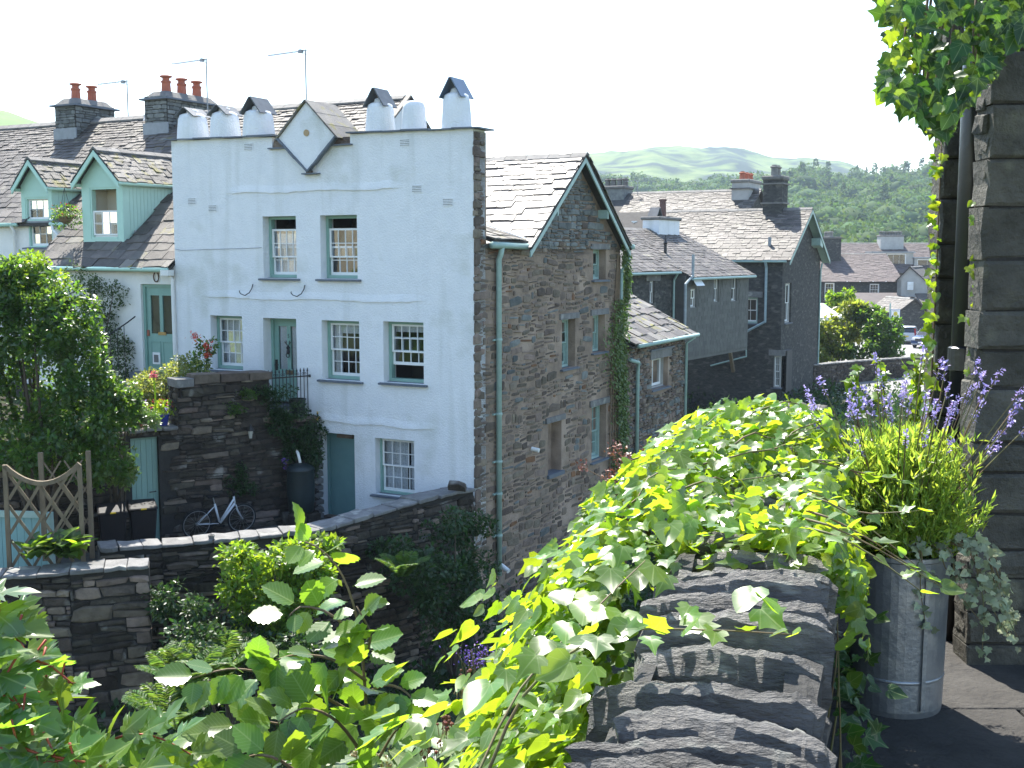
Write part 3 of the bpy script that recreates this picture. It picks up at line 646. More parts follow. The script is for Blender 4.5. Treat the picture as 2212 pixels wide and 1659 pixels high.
# six fat round chimneys
def fat_chimney(uc, w, h, cap, ct=.36, seed=1):
    rr = random.Random(seed); z0 = top(uc) + .045; a1, a2 = rr.uniform(0, 6), rr.uniform(0, 6)
    m_ = MB().lathe([(w * .5, -.05), (w * .5, .02), (w * .475, h * .4), (w * .44, h * .8), (w * .40, h * .95), (w * .30, h + .01), (.05, h + .02)], (uc, .28, z0), 28, 1, .92, wob=lambda a, z: 1 + .018 * math.sin(2 * a + a1) + .012 * math.sin(5 * a + a2 + z * 5))
    c = m_.build('chimney', M['render'], WH, smooth=True)
    if cap:
        zt = z0 + h * .86; hw, dp, th = w * .36, w * .40, .025
        for s_ in (-1, 1):
            MB().prism([(uc + s_ * hw * 1.05, .28 - dp, zt), (uc + s_ * .004, .28 - dp, zt + ct), (uc + s_ * .004, .28 + dp, zt + ct), (uc + s_ * hw * 1.05, .28 + dp, zt)], (s_ * th * .9, 0, th * .4)).build('cap_slate', M[cap], (WH, c))
        for i in range(0, 1): MB().lathe([(w * .22, -.02), (w * .17, .10), (.04, .13)], (uc, .28, z0 + h), 12).build('flaunching', M['render'], (WH, c), smooth=True)
    return c
M['capblue'] = mk('blue_slate_cap', (0.07, 0.11, 0.17), (0.06, 0.09, 0.14), 4, .35, spec=.6)
M['capgrey'] = mk('grey_slate_cap', (0.12, 0.13, 0.14), (0.08, 0.085, 0.09), 5, .5, .3)
for i, (uc, w, h, cap, ct) in enumerate([(-8.02, .80, .60, 'capgrey', .22), (-7.0, .76, .60, 'capgrey', .24), (-5.97, .78, .60, 'capgrey', .38), (-2.53, .68, .62, 'capgrey', .40), (-1.64, .56, .62, None, 0), (-.57, .68, .74, 'capblue', .42)]):
    fat_chimney(uc, w, h, cap, ct, i)
# diamond panel hanging over the notch
DC = (-4.25, 2.62); DH, DT, DB = .80, .78, .74
d_ = [(DC[0] - DH, -.13, DC[1] + .02), (DC[0] + .02, -.13, DC[1] - DB), (DC[0] + DH, -.13, DC[1] + .0), (DC[0], -.13, DC[1] + DT)]
dm = MB().prism(d_, (0, .75, 0)).build('diamond_panel', M['render'], WH)
for i, (a, b) in enumerate(((0, 3), (3, 2))):                                     # its little slated roof
    p, q = np.array(d_[a]), np.array(d_[b])
    e = (q - p) / np.linalg.norm(q - p); n_ = np.array([-e[2], 0, e[0]])
    if n_[2] < 0: n_ = -n_
    lo, hi = (p, q) if p[2] < q[2] else (q, p); s_ = (hi - lo); Ls = np.linalg.norm(s_); s_ = s_ / Ls
    for k in range(3):
        o_ = lo + s_ * (Ls * k / 3 - (.10 if k == 0 else .03)) + n_ * (.004 + .004 * k) + np.array([0, -.06, 0])
        MB().obox(o_, s_ * (Ls / 3 + (.13 if k == 0 else .06)), (0, 1.15, 0), n_ * .035).build('roof_slate', M['slate_moss'], (WH, dm))
for (a, b) in ((0, 1), (2, 1)):                                                    # thin slate drip under the lower edges
    p, q = np.array(d_[a]), np.array(d_[b]); e = (q - p); n_ = np.array([-e[2], 0, e[0]]) / np.linalg.norm(e)
    if n_[2] > 0: n_ = -n_
    for k in range(5):
        rr = random.Random(k + 9 * a); MB().obox(p + e * k / 5 + np.array([0, -.05 - rr.uniform(0, .015), 0]) + n_ * .002, e * .205, (0, .12, 0), n_ * rr.uniform(.03, .045)).build('drip_slate', M['sill'], (WH, dm))
MB().box((-4.42, -.14, 1.80), (-3.98, .03, 1.83)).build('bracket_slate', M['sill'], (WH, dm)); MB().box((-4.30, -.12, 1.83), (-4.19, .02, 1.89)).build('bracket_stone', M['stone'], (WH, dm))
MB().tube([(-4.25, -.15, 2.72), (-4.25, -.12, 2.72)], .075, 20).build('round_plaque', mk('ochre_plaque', (.42, .30, .16), (.36, .25, .13), 20, .7), (WH, dm))
for s_ in (-1, 1): MB().prism([(DC[0] + s_ * DH * .98, .02, DC[1] - .02), (DC[0] + s_ * (DH + .26), .02, DC[1] - .02), (DC[0] + s_ * (DH + .30), .02, 2.44), (DC[0] + s_ * .45, .02, 2.44)], (0, .45, 0)).build('notch_stone', M['stone'], (WH, dm))
# openings
sash_window(WH, -5.69, -4.71, -.55, .88, up_drop=.22, curtain=[(0, 1, 0, .75)], label='upper left sash window with lace, top sash pulled down')
sash_window(WH, -4.02, -3.0, -.55, .88, up_drop=.22, label='upper right sash window with its top sash pulled down')
sash_window(WH, -4.03, -2.98, -2.86, -1.50, curtain=[(0, .25, 0, 1), (0, 1, .8, 1)], label='closed sixteen pane sash window beside the numbered door')
sash_window(WH, -2.33, -1.27, -2.84, -1.48, low_lift=.30, curtain=[(0, 1, .85, 1)], label='sash window with its lower sash raised')
sash_window(WH, -7.38, -6.39, -2.78, -1.47, sm='white', fm='green', curtain=[(0, 1, 0, 1)], label='sash window behind the orange flowers')
sash_window(WH, -2.59, -1.54, -5.41, -4.12, dep=.2, fm='green', curtain=[(0, .62, 0, 1), (.7, 1, 0, 1)], fw=.045, label='lowest curtained sash window')
def door(u0, u1, z0, z1, dep, mat, name='door', label=None, glazed=None, panels=(), T=None, o=np.zeros(3)):
    T = T or WH; m_ = MB(); fr = .07
    m_.box((u0, dep, z0), (u0 + fr, dep + .13, z1)); m_.box((u1 - fr, dep, z0), (u1, dep + .13, z1)); m_.box((u0 + fr, dep, z1 - fr), (u1 - fr, dep + .13, z1))
    d = m_.build(name, M[mat], T, label=label)
    a, b, c, e = u0 + fr, u1 - fr, z0, z1 - fr; lf = MB()
    ops = [(a + (b - a) * g[0], a + (b - a) * g[1], c + (e - c) * g[2], c + (e - c) * g[3]) for g in (glazed or [])]
    wall_grid(lf, [a + .004, b - .004], [c + .004, e - .004], ops, dep + .05, dep + .095); lf.build('door_leaf', M[mat], (T, d))
    for q in ops: MB().add([(q[0], dep + .075, q[2]), (q[1], dep + .075, q[2]), (q[1], dep + .075, q[3]), (q[0], dep + .075, q[3])], [(0, 1, 2, 3)]).build('pane', M['glass'], (T, d))
    for q in panels:
        qa = (a + (b - a) * q[0], a + (b - a) * q[1], c + (e - c) * q[2], c + (e - c) * q[3]); p = MB(); w_ = .018
        for (x0, x1, y0, y1) in ((qa[0], qa[1], qa[2], qa[2] + w_), (qa[0], qa[1], qa[3] - w_, qa[3]), (qa[0], qa[0] + w_, qa[2] + w_, qa[3] - w_), (qa[1] - w_, qa[1], qa[2] + w_, qa[3] - w_)): p.box((x0, dep + .036, y0), (x1, dep + .052, y1))
        p.build('panel_moulding', M[mat], (T, d))
    if glazed: MB().add([(a, dep + .5, c), (b, dep + .5, c), (b, dep + .5, e), (a, dep + .5, e)], [(0, 1, 2, 3)]).build('hall_interior', M['room'], (T, d))
    return d
d5 = door(-5.75, -4.76, -3.5, -1.49, .28, 'green', label='sage green half glazed front door with a stag knocker', glazed=[(.14, .44, .40, .93), (.56, .86, .40, .93)], panels=[(.12, .44, .06, .30), (.56, .88, .06, .30)])
m_ = MB()
for (a, b) in ((.14, .44), (.56, .86)):
    u0, u1 = -5.68 + .85 * a, -5.68 + .85 * b; n = 14
    vs_ = [(u0 + (u1 - u0) * i / n, .40 + .02 * math.sin(i * 2.2), z) for i in range(n + 1) for z in (-2.78, -1.65)]
    m_.add(vs_, [(2 * i, 2 * i + 2, 2 * i + 3, 2 * i + 1) for i in range(n)])
m_.build('curtain', M['curtain'], (WH, d5), smooth=True)
k_ = MB(); k_.lathe([(.02, 0), (.045, .05), (.03, .12), (.05, .16), (.02, .2)], (-5.255, .30, -2.36), 10)
for s_ in (-1, 1): k_.tube([(-5.255, .30, -2.17), (-5.255 + s_ * .05, .29, -2.10), (-5.255 + s_ * .045, .29, -2.03)], .010, 5); k_.tube([(-5.255 + s_ * .04, .29, -2.12), (-5.255 + s_ * .09, .29, -2.06)], .008, 5)
k_.torus((-5.255, .28, -2.38), .05, .011, (1, 0, 0), (0, 0, 1), 14, 5); k_.build('stag_knocker', M['iron'], (WH, d5))
h_ = MB().box((-5.66, .305, -2.75), (-5.60, .335, -2.5)); h_.tube([(-5.63, .32, -2.62), (-5.63, .26, -2.62), (-5.52, .26, -2.62)], .012, 6); h_.build('door_handle', M['iron'], (WH, d5))
MB().box((-5.36, .315, -2.72 - .12), (-5.12, .335, -2.72 - .02)).build('letter_plate', mk('brass_dull', (.20, .15, .08), None, 9, .45, metal=.6), (WH, d5))
def text_obj(s_, size, T, parent, mat, loc, name='lettering', rot=(math.pi / 2, 0, 0), ext=.002):
    cu = bpy.data.curves.new(name, 'FONT'); cu.body = s_; cu.size = size; cu.extrude = ext; cu.align_x = 'CENTER'; cu.align_y = 'CENTER'; cu.resolution_u = 2
    o = bpy.data.objects.new(name, cu); dg = bpy.context.evaluated_depsgraph_get(); me = bpy.data.meshes.new_from_object(o); bpy.data.objects.remove(o)
    me.materials.append(mat); q = link(name, me, parent); q.location = (loc[0], loc[1], loc[2] - (T.z0 if T else 0)); q.rotation_euler = rot
    return q
text_obj('5', .13, WH, d5, M['iron'], (-5.255, .325, -1.93), 'house_number')
d0_ = door(-4.21 + .0, -3.16, -6.2, -4.10, .36, 'teal', label='plain teal basement door set deep in the wall')
MB().box((-3.40, .395, -5.15), (-3.24, .408, -4.35)).build('narrow_glazing', M['iron'], (WH, d0_)); MB().box((-3.9, .33, -4.26), (-3.45, .38, -4.18)).build('door_weatherbar', M['stone'], (WH, d0_))
MB().box((-4.21, .1, -6.2), (-3.16, .36, -6.12)).build('threshold', M['stone'], (WH, d0_))
MB().box((-5.85, -.12, -3.62), (-4.66, .4, -3.5)).build('doorstep', M['sill'], WH)
# plant hooks, air bricks, wire
for u in (-6.14, -4.60):
    pts = [(u + .13, -.02, -.70), (u + .13, -.06, -.80), (u + .10, -.12, -.90), (u + .0, -.16, -.965), (u - .10, -.18, -.93), (u - .15, -.18, -.88), (u - .14, -.18, -.85)]
    MB().tube(pts, .012, 6).build('plant_hook', M['iron'], WH, smooth=True)
for (u, z) in ((-1.70, 2.40), (-1.40, 1.41), (-.62, 1.11), (-7.2, 1.10), (-7.85, 1.28), (-6.05, 2.5)):
    g = MB().box((u - .13, -.012, z - .08), (u + .13, .004, z + .08)).build('air_brick', M['render'], WH); h = MB()
    for i in range(8):
        for j in range(4): h.box((u - .115 + i * .03, -.016, z - .06 + j * .036), (u - .097 + i * .03, -.011, z - .048 + j * .036))
    h.build('vent_slots', M['joint'], (WH, g))
MB().tube([(-8.45, -.02, .13), (-8.2, -.04, .10), (-7.4, -.025, .12), (-6.2, -.02, .14), (-5.72, -.02, .16)], .006, 5).build('cable', M['lead'], WH)
# ----- stone flank (wing behind the parapet) with its gable
def flank_in(v, z):
    if v < .02 or v > GAB1 - .02: return False
    if v < .55: return z < 2.52
    if z < EAVE_Z: return True
    return z < EAVE_Z + (APEX_Z - EAVE_Z) * (1 - abs(v - GABR) / (GABR - GAB0)) - .05
F_OPEN = [(4.36, 5.14, -2.82, -1.60), (6.21, 7.02, -2.56, -1.58), (6.20, 7.16, -5.46, -3.98), (3.60, 4.36, -5.36, -4.08), (6.21, 7.04, -.66, .13)]
mb = MB(); FX = np.array([0, 1., 0]); FN = np.array([1., 0, 0])
wall_grid(mb, [0.005, .55, GAB1], [FLANK_Z0, .0], F_OPEN, 0, .5, ax=FX, ay=-FN, o=np.zeros(3))
mb.prism([(0, .005, 0), (0, .005, 2.58), (0, .55, 2.58), (0, .55, 0)], (-.5, 0, 0))
mb.prism([(0, .55, .0), (0, .55, EAVE_Z), (0, GAB0, EAVE_Z), (0, GABR, APEX_Z), (0, GAB1, EAVE_Z), (0, GAB1, .13), (0, 7.04, .13), (0, 6.21, .13), (0, 6.21, 0)], (-.5, 0, 0))
flank = mb.build('stone_flank', M['mortar'], WH)
mb = MB(); mb.box((-6, GAB1 - .5, FLANK_Z0), (-.5, GAB1, EAVE_Z)); mb.box((-8.4, .5, -6.4), (-8.0, 7.9, .9)); mb.box((-8.4, 7.4, -6.4), (-6, 7.9, .9)); mb.build('back_wall', M['mortar'], WH)
def fmat(r, c, z):
    if z > .15 and c > .6: return M['stone_g'] if r.random() < .85 else M['stone']
    q = r.random()
    return M['stone_rust'] if q < .035 else (M['stone_g'] if q < .12 else M['stone'])
it = rubble((0, 0, 0), FX, FN, .02, GAB1 - .02, -8.4, .12, .07, .25, .10, .50, .020, fmat, flank_in, [(a - .06, b + .06, c - .12, d + .16) for a, b, c, d in F_OPEN], 3, gap=.045, warp=.09, rot=.12, drop=.10)
it2 = rubble((0, 0, 0), FX, FN, .02, GAB1 - .02, 0.12, 2.55, .06, .20, .12, .46, .032, fmat, flank_in, [(a - .06, b + .06, c - .12, d + .16) for a, b, c, d in F_OPEN], 4, gap=.012, warp=.015)
pieces(WH, flank, 'stone', it + it2, STONES, 300, 'small_stones')
# ragged quoins where the white render stops
r = random.Random(12); z = -6.1
while z < 2.5:
    h = r.uniform(.12, .3); d = r.uniform(.0, .02)
    o = link('quoin_stone', shared_mesh('quoin_stone', r.randrange(8), STONES[r.randrange(8)], M['stone']), WH.e)
    o.matrix_local = Matrix(frame4((.004, .13, z + h / 2 - WH.z0), (0, r.uniform(.2, .3), 0), (-.03 - d, 0, 0), (0, 0, h - .02)).tolist()); z += h
# flank windows
for i, (q, kw) in enumerate(zip(F_OPEN, [dict(cols=2, label='flank sash window halfway up the stone wall'), dict(cols=2, rows=(1, 1), label='flank window beside the ivy'), dict(cols=3, label='low flank sash window under the ivy'), None, dict(cols=2, rows=(1, 2), label='small flank window under the gable')])):
    lin = MB().obox((-.004 + .0, q[0] - .16, q[3]), (.05, 0, 0), (0, q[1] - q[0] + .32, 0), (0, 0, r.uniform(.12, .17))); lin.build('lintel', M['coping'], (WH, flank))
    if kw is None:
        MB().box((-.34, q[0], q[2]), (-.28, q[1], q[3])).build('blocked_opening', M['mortar'], (WH, flank)); MB().box((-.30, q[0] - .06, q[2] - .09), (.07, q[1] + .06, q[2] + .004)).build('sill', M['sill'], (WH, flank)); continue
    sash_window(WH, q[0], q[1], q[2], q[3], o=np.array([0, 0, 0.]), ax=FX, ay=-FN, dep=.2, fw=.06, fm='pipe', sm='pipe', **kw)
# wing roof: ridge along the house front, gable to the flank
s_ = np.array([0, GABR - GAB0, APEX_Z - EAVE_Z]); OV = .30
Ls = np.linalg.norm(s_) ; s_ = s_ / Ls; eo = .14
rp = MB(); rp.prism([(-6.5, GAB0 - eo * s_[1], EAVE_Z - eo * s_[2] + .03), (-6.5, GABR, APEX_Z + .03), (-6.5, GAB1 + eo * s_[1], EAVE_Z - eo * s_[2] + .03), (-6.5, GAB1 + eo * s_[1], EAVE_Z - eo * s_[2] - .02), (-6.5, GABR, APEX_Z - .03), (-6.5, GAB0 - eo * s_[1], EAVE_Z - eo * s_[2] - .02)], (6.5 + OV, 0, 0))
wroof = rp.build('wing_roof', M['slate_base'], WH)
o_ = np.array([-6.5, GAB0 - eo * s_[1], EAVE_Z - eo * s_[2] + .03])
it = roof_slates(o_ + np.array([3.7, 0, 0]), (1, 0, 0), s_, 2.8 + OV, Ls + eo, .34, .135, lambda r: M['slate_w'], seed=31, w0=.55, w1=.30, th=.02)
it += roof_slates(np.array([-.7, GAB1 + eo * s_[1], EAVE_Z - eo * s_[2] + .03]), (1, 0, 0), s_ * np.array([1, -1, 1]), .7 + OV, Ls + eo, .34, .135, lambda r: M['slate_moss'], seed=32, w0=.5, w1=.3, th=.02)
u = -4.4; i = 0
while u < OV + .02:
    w = min(.62, OV + .05 - u); rg_ = MB()
    for q in (-1, 1): rg_.prism([(u, GABR, APEX_Z + .10), (u, GABR + q * .17, APEX_Z - .02), (u, GABR + q * .17, APEX_Z - .06), (u, GABR, APEX_Z + .05)], (w - .012, 0, 0))
    rg_.build('ridge_tile', M['ridge'], (WH, wroof)); u += w
# barge boards and purlin ends
for q in (-1, 1):
    e = np.array([0, q * (GABR - GAB0), EAVE_Z - APEX_Z]); e_ = e / np.linalg.norm(e)
    MB().obox(np.array([OV - .03, GABR, APEX_Z - .02]), e + e_ * .22, (.035, 0, 0), (0, 0, -.13)).build('barge_board', M['pipe'], (WH, wroof))
    p = np.array([0, GABR, APEX_Z]) + e * .52; MB().prism([p + (0, 0, -.12), p + (0, q * .07, -.14), p + (0, q * .07, -.36), p + (0, 0, -.34)], (OV - .03, 0, 0)).build('purlin_end', M['pipe'], (WH, wroof))
# low roof between parapet and wing, lead valley, gutters, downpipes
lr = MB().prism([(-3, .55, 1.25), (-3, 2.35, 1.25), (.16, 2.35, .30), (.16, .55, .30)], (0, 0, -.05)).build('valley_roof', M['slate_base'], WH)
ls = np.array([-3.16, 0, .95]); Ln = np.linalg.norm(ls); ls /= Ln
it3 = roof_slates((.16, .56, .30), (0, 1, 0), ls, 1.45, 2.2, .3, .25, lambda r: M['slate_moss'], seed=33, th=.02, clip=lambda b: (0, 1.45 - b * .5))
pieces(WH, wroof, 'slate', it + it3, SLATES, 300, 'small_slates')
MB().obox((.12, 1.98, .36), (-1.75, -.95, .72), (.03, .16, 0), (0, 0, .02)).build('lead_valley', mk('valley_lead', (.55, .56, .57), (.45, .46, .48), 4, .45), (WH, wroof))
g = MB().tube([(.17, .50, .20), (.17, 2.2, .18)], .075, 8); g.build('gutter', M['pipe'], WH, smooth=True)
dp = MB().tube([(.17, .95, .18), (.14, .95, 0), (.09, .95, -.12), (.09, .95, -7.2)], .062, 12); dpo = dp.build('downpipe', M['pipe'], WH, smooth=True)
for z in (-1.9, -3.55, -4.62, -5.35, -6.3): MB().lathe([(.072, 0), (.078, .03), (.072, .06)], (.09, .95, z), 12).box((0, .79, z + .01), (.05, 1.11, z + .045)).build('pipe_collar', M['pipe'], (WH, dpo))
MB().tube([(.05, GAB1 + .16, .20), (OV + .05, GAB1 + .16, .20)], .07, 8).build('gutter', M['pipe'], WH, smooth=True)
MB().tube([(.20, GAB1 + .16, .16), (.20, GAB1 + .12, -.2), (.08, GAB1 - .05, -.42), (.07, GAB1 - .05, -6.4)], .045, 10).build('downpipe', M['pipe'], WH, smooth=True)
MB().tube([(.06, 2.6, -4.55), (.25, 2.62, -4.58)], .05, 10).build('waste_pipe', M['white'], WH); MB().tube([(.06, 1.1, -7.0), (.28, 1.05, -7.1)], .055, 10).build('waste_pipe', M['white'], WH)
# main roof behind the parapet, only its top shows between the chimneys
SL = .80; RV, RZ = 5.5, 4.2
mr = MB().prism([(-8.4, .5, RZ - SL * (RV - .5) - .04), (-8.4, RV, RZ - .04), (-8.4, 2 * RV - 1.2, RZ - SL * (RV - 1.2) - .04), (-8.4, .6, RZ - SL * (RV - .5) - .3)], (3.15, 0, 0)).build('main_roof', M['slate_base'], WH)
su = np.array([0, 1, SL]) / math.hypot(1, SL); LB = math.hypot(RV - 2.6, SL * (RV - 2.6))
pieces(WH, mr, 'slate', roof_slates((-8.4, 2.6, RZ - SL * (RV - 2.6)), (1, 0, 0), su, 3.15, LB, .2, .13, lambda r: M['slate'], seed=35, w0=.34, w1=.26), SLATES, 150, 'small_slates')
for k in range(6):
    u = -8.4 + k * .525; rg_ = MB()
    for q in (-1, 1): rg_.prism([(u, RV, RZ + .09), (u, RV + q * .17, RZ - .02), (u, RV + q * .17, RZ - .06), (u, RV, RZ + .04)], (.515, 0, 0))
    rg_.build('ridge_tile', M['ridge'], (WH, mr))
MB().prism([(-5.3, .5, RZ - SL * (RV - .5)), (-5.3, RV, RZ - .05), (-5.3, 2 * RV - .5, RZ - SL * (RV - .5))], (.12, 0, 0)).build('roof_gable', M['render'], WH)
for q in (-1, 1):
    e = np.array([0, q * 4.0, -SL * 4.0]); MB().obox((-5.24, RV, RZ + .02), e, (.16, 0, 0), (0, 0, .06)).build('verge_slate', M['slate'], (WH, mr))
# ------------------------------------------------------------------ cottages left of the white house (same street line)
RO = lambda v: -.2 + .8 * v                   # their shared roof slope
SUP = np.array([0, 1, .8]) / math.hypot(1, .8)
def ridge_tiles(T, parent, u0, u1, rv, rz, step=.52, mat='ridge'):
    u = u0
    while u < u1 - .02:
        w = min(step, u1 - u); g = MB()
        for q in (-1, 1): g.prism([(u, rv, rz + .09), (u, rv + q * .18, rz - .04), (u, rv + q * .18, rz - .09), (u, rv, rz + .03)], (w - .012, 0, 0))
        g.build('ridge_tile', M[mat], (T, parent)); u += w
def dormer(T, u0, u1, vf, z0, ze, za, ov, win, label, seed, wkw):
    """gabled dormer: front at vf, cheeks dying into the roof, little slated roof."""
    uc = (u0 + u1) / 2; ve = (ze + .2) / .8; va = (za + .2) / .8
    f = MB(); wall_grid(f, [u0, u1], [z0, ze], [win], vf, vf + .12); f.prism([(u0, vf, ze), (u1, vf, ze), (uc, vf, za)], (0, .12, 0))
    d = f.build('dormer', M['mint'], T, label=label)
    for s_, u in ((-1, u0), (1, u1)):
        v = vf + .12; k = 0
        while v < ve - .05:
            w = min(.125, ve - v); p = [(u, v, RO(v) - .02), (u, v + w - .008, RO(v + w) - .02), (u, v + w - .008, ze), (u, v, ze)]
            MB().prism(p, (-s_ * .03, 0, 0)).build('cheek_board', M['mint'], (T, d)); v += w; k += 1
    s0 = np.array([uc - u0, 0, za - ze]); Ls = np.linalg.norm(s0); s0 = s0 / Ls; items = []; eo = ov
    for s_ in (1, -1):
        e = s0 * np.array([s_, 1, 1]); lo = np.array([u0 if s_ == 1 else u1, vf - .22, ze]) - e * eo; n_ = np.array([-e[2] * s_ * s_, 0, abs(e[0])]) if s_ == 1 else np.array([e[2], 0, abs(e[0])])
        dv = va - vf + .25
        MB().obox(lo + np.array([0, 0, .01]), e * (Ls + eo), (0, dv, 0), (0, 0, .035)).build('dormer_roof', M['slate_base'], (T, d))
        items += roof_slates(lo + np.array([0, 0, .05]), (0, 1, 0), e, dv, Ls + eo, .17, .12, lambda r: M['slate_moss'], seed=seed + s_, w0=.3, w1=.24, th=.014, skip=lambda a, b, lo=lo, e=e: (lo + e * b)[2] < RO(lo[1] + a) - .15)
        MB().obox(lo + np.array([0, -.02, .02]), e * (Ls + eo), (0, .04, 0), (0, 0, -.15)).build('barge_board', M['mint'], (T, d))
        MB().tube([lo + np.array([0, 0, .0]), lo + np.array([0, (ve - vf) + .1, .0])], .05, 8).build('gutter', M['mint'], (T, d), smooth=True)
    g = 0; v = vf - .24
    while v < va + .05:
        w = min(.42, va + .1 - v); rt = MB()
        for q in (-1, 1): rt.prism([(uc, v, za + .12), (uc + q * .14, v, za + .02), (uc + q * .14, v, za - .02), (uc, v, za + .06)], (0, w - .01, 0))
        rt.build('ridge_tile', M['ridge'], (T, d)); v += w
    MB().box((u0 - .06, vf - .03, z0 - .05), (u1 + .06, vf + .1, z0 + .02)).build('lead_apron', M['lead'], (T, d))
    fr = sash_window(T, win[0], win[1], win[2], win[3], o=np.array([0, vf, 0]), dep=.015, fm='mint', sm='white', fw=.05, sill=False, re=.02, rdep=.45, rm_='roomcream', **wkw)
    return d, items
# --- cottage with the glazed door, next to the white house
DC_ = Thing('dormer_cottage', (*HW(-11, 0)[:2], -3.7), -HA, 'white cottage with mint dormer and half glazed green door beside the white house', 'cottage')
def dc_shift(o): return o
HFRAME = Thing.__new__(Thing)
# meshes are in the white house frame, so place the Empty there and keep its base height
DC_.e.location = (HC[0], HC[1], -3.7); DC_.loc = np.array([HC[0], HC[1], -3.7])
f = MB(); wall_grid(f, [-13.4, -8.5], [-3.75, -.28], [(-9.69, -8.59, -2.95, -.74)], .03, .45); f.box((-13.4, .45, -3.7), (-13.0, 5.5, .05)); f.box((-13.4, 1.45, .05), (-13.1, 9, .5)); f.box((-13.4, 9, -3.7), (-8.6, 9.4, 1.0))
f.prism([(-13.38, .45, -.3), (-13.38, 5.5, 4.0), (-13.38, 9.4, 1.0), (-13.38, 9.4, -.3)], (.2, 0, 0))
cw = f.build('wall', M['wash'], DC_)
rf = MB().prism([(-13.5, -.16, RO(-.16) - .02), (-13.5, 5.5, 4.2 - .02), (-13.5, 9.6, .95), (-13.5, 9.6, .85), (-13.5, 5.5, 4.08), (-13.5, -.16, RO(-.16) - .1)], (4.98, 0, 0)).build('roof', M['slate_base'], DC_)
dd, ditems = dormer(DC_, -12.28, -10.80, .60, .28, 1.93, 2.66, .16, (-11.98, -10.98, .40, 1.74), 'mint dormer with its window half open', 50, dict(cols=3, rows=(2, 2), up_drop=.55, curtain=None))
LR = math.hypot(5.66, .8 * 5.66)
it = roof_slates((-13.5, -.16, RO(-.16)), (1, 0, 0), SUP, 4.98, LR, .34, .115, lambda r: M['slate'] if r.random() < .85 else M['slate_moss'], seed=41, w0=.5, w1=.24, th=.018,
    skip=lambda a, b: -12.3 < -13.5 + a < -10.78 and .55 < -.16 + b * SUP[1] < 3.3 - abs(-13.5 + a + 11.54) * .9)
pieces(DC_, rf, 'slate', it, SLATES, 300, 'small_slates'); pieces(DC_, dd, 'slate', ditems, SLATES, 160, 'small_slates')
ridge_tiles(DC_, rf, -13.5, -8.5, 5.5, 4.2)
dr = door(-9.69, -8.59, -2.95, -.74, .10, 'green', label='sage green cottage door with two tall panes and a cat flap', glazed=[(.14, .45, .45, .90), (.56, .87, .45, .90)], panels=[(.12, .46, .06, .36), (.54, .88, .06, .36)], T=DC_)
MB().box((-9.25, .135, -2.02), (-8.98, .15, -1.94)).build('letter_plate', mk('brass', (.40, .28, .12), None, 9, .4, metal=.7), (DC_, dr)); MB().box((-9.60, .11, -2.05), (-9.55, .15, -1.90)).build('door_handle', M['clay'], (DC_, dr))
cf = MB().box((-9.45, .12, -2.76), (-9.20, .14, -2.46)).build('cat_flap', M['white'], (DC_, dr)); MB().box((-9.40, .113, -2.71), (-9.25, .121, -2.52)).build('flap', mk('flap_grey', (.2, .2, .2), None, 5, .3), (DC_, dr))
hs = []
for i in range(15):
    a = math.radians(-150 + i * 300 / 14 - 90); hs.append((-9.12 + .085 * math.cos(a) * (1 if i not in (0, 14) else .8), .0, -.56 + .12 * math.sin(a)))
MB().tube(hs, .014, 6).build('horseshoe', mk('rusty_iron', (.13, .07, .05), (.08, .05, .04), 20, .8), DC_)
MB().tube([(-13.5, -.2, RO(-.16) - .02), (-8.53, -.2, RO(-.16) - .05)], .055, 8).build('gutter', M['mint'], DC_, smooth=True)
MB().tube([(-8.62, -.2, -.36), (-8.62, -.08, -.5), (-8.52, -.06, -.62), (-8.52, -.06, -3.6)], .042, 10).box((-8.72, -.26, -.52), (-8.46, -.06, -.38)).build('downpipe', M['wash'], DC_)
MB().box((-9.85, -.30, -3.1), (-8.5, .12, -2.95)).build('doorstep', M['sill'], DC_); MB().box((-9.85, -.62, -3.3), (-8.5, -.3, -3.12)).build('doorstep', M['sill'], DC_); MB().box((-9.85, -.95, -3.5), (-8.5, -.62, -3.31)).build('doorstep', M['sill'], DC_)
MB().tube([(-10.7, .9, RO(.9)), (-10.7, .9, RO(.9) + .1)], .03, 6).build('roof_vent', M['lead'], DC_)
MB().tube([(-11.9, 3.2, RO(3.2)), (-11.9, 3.2, RO(3.2) + .38)], .07, 8).build('vent_pipe', M['lead'], DC_)
# --- the row beyond
CR = Thing('cottage_row', (HC[0], HC[1], -3.7), -HA, 'long slate roofed cottage row with red chimney pots at far left', 'cottage')
f = MB(); wall_grid(f, [-25, -13.4], [-3.75, .92], [(-15.47, -14.5, .2, .93)], 1.5, 1.9); f.box((-25, 9, -3.7), (-13.4, 9.4, .9)); f.build('wall', M['wash'], CR)
rf2 = MB().prism([(-25, 1.36, RO(1.36) - .02), (-25, 5.5, 4.18), (-25, 9.6, .95), (-25, 9.6, .85), (-25, 5.5, 4.08), (-25, 1.36, RO(1.36) - .1)], (11.48, 0, 0)).build('roof', M['slate_base'], CR)
dd2, di2 = dormer(CR, -15.62, -14.38, 1.42, .92, 1.93, 2.60, .15, (-15.47, -14.5, .925, 1.6), 'mint dormer above a white wall, far left', 56, dict(cols=3, rows=(0, 2), curtain=None))
sash_window(CR, -15.47, -14.5, .2, .925, o=np.array([0, 1.42, 0]), dep=.09, fm='mint', cols=3, rows=(0, 2), fw=.04, re=.02)
LR2 = math.hypot(4.14, .8 * 4.14)
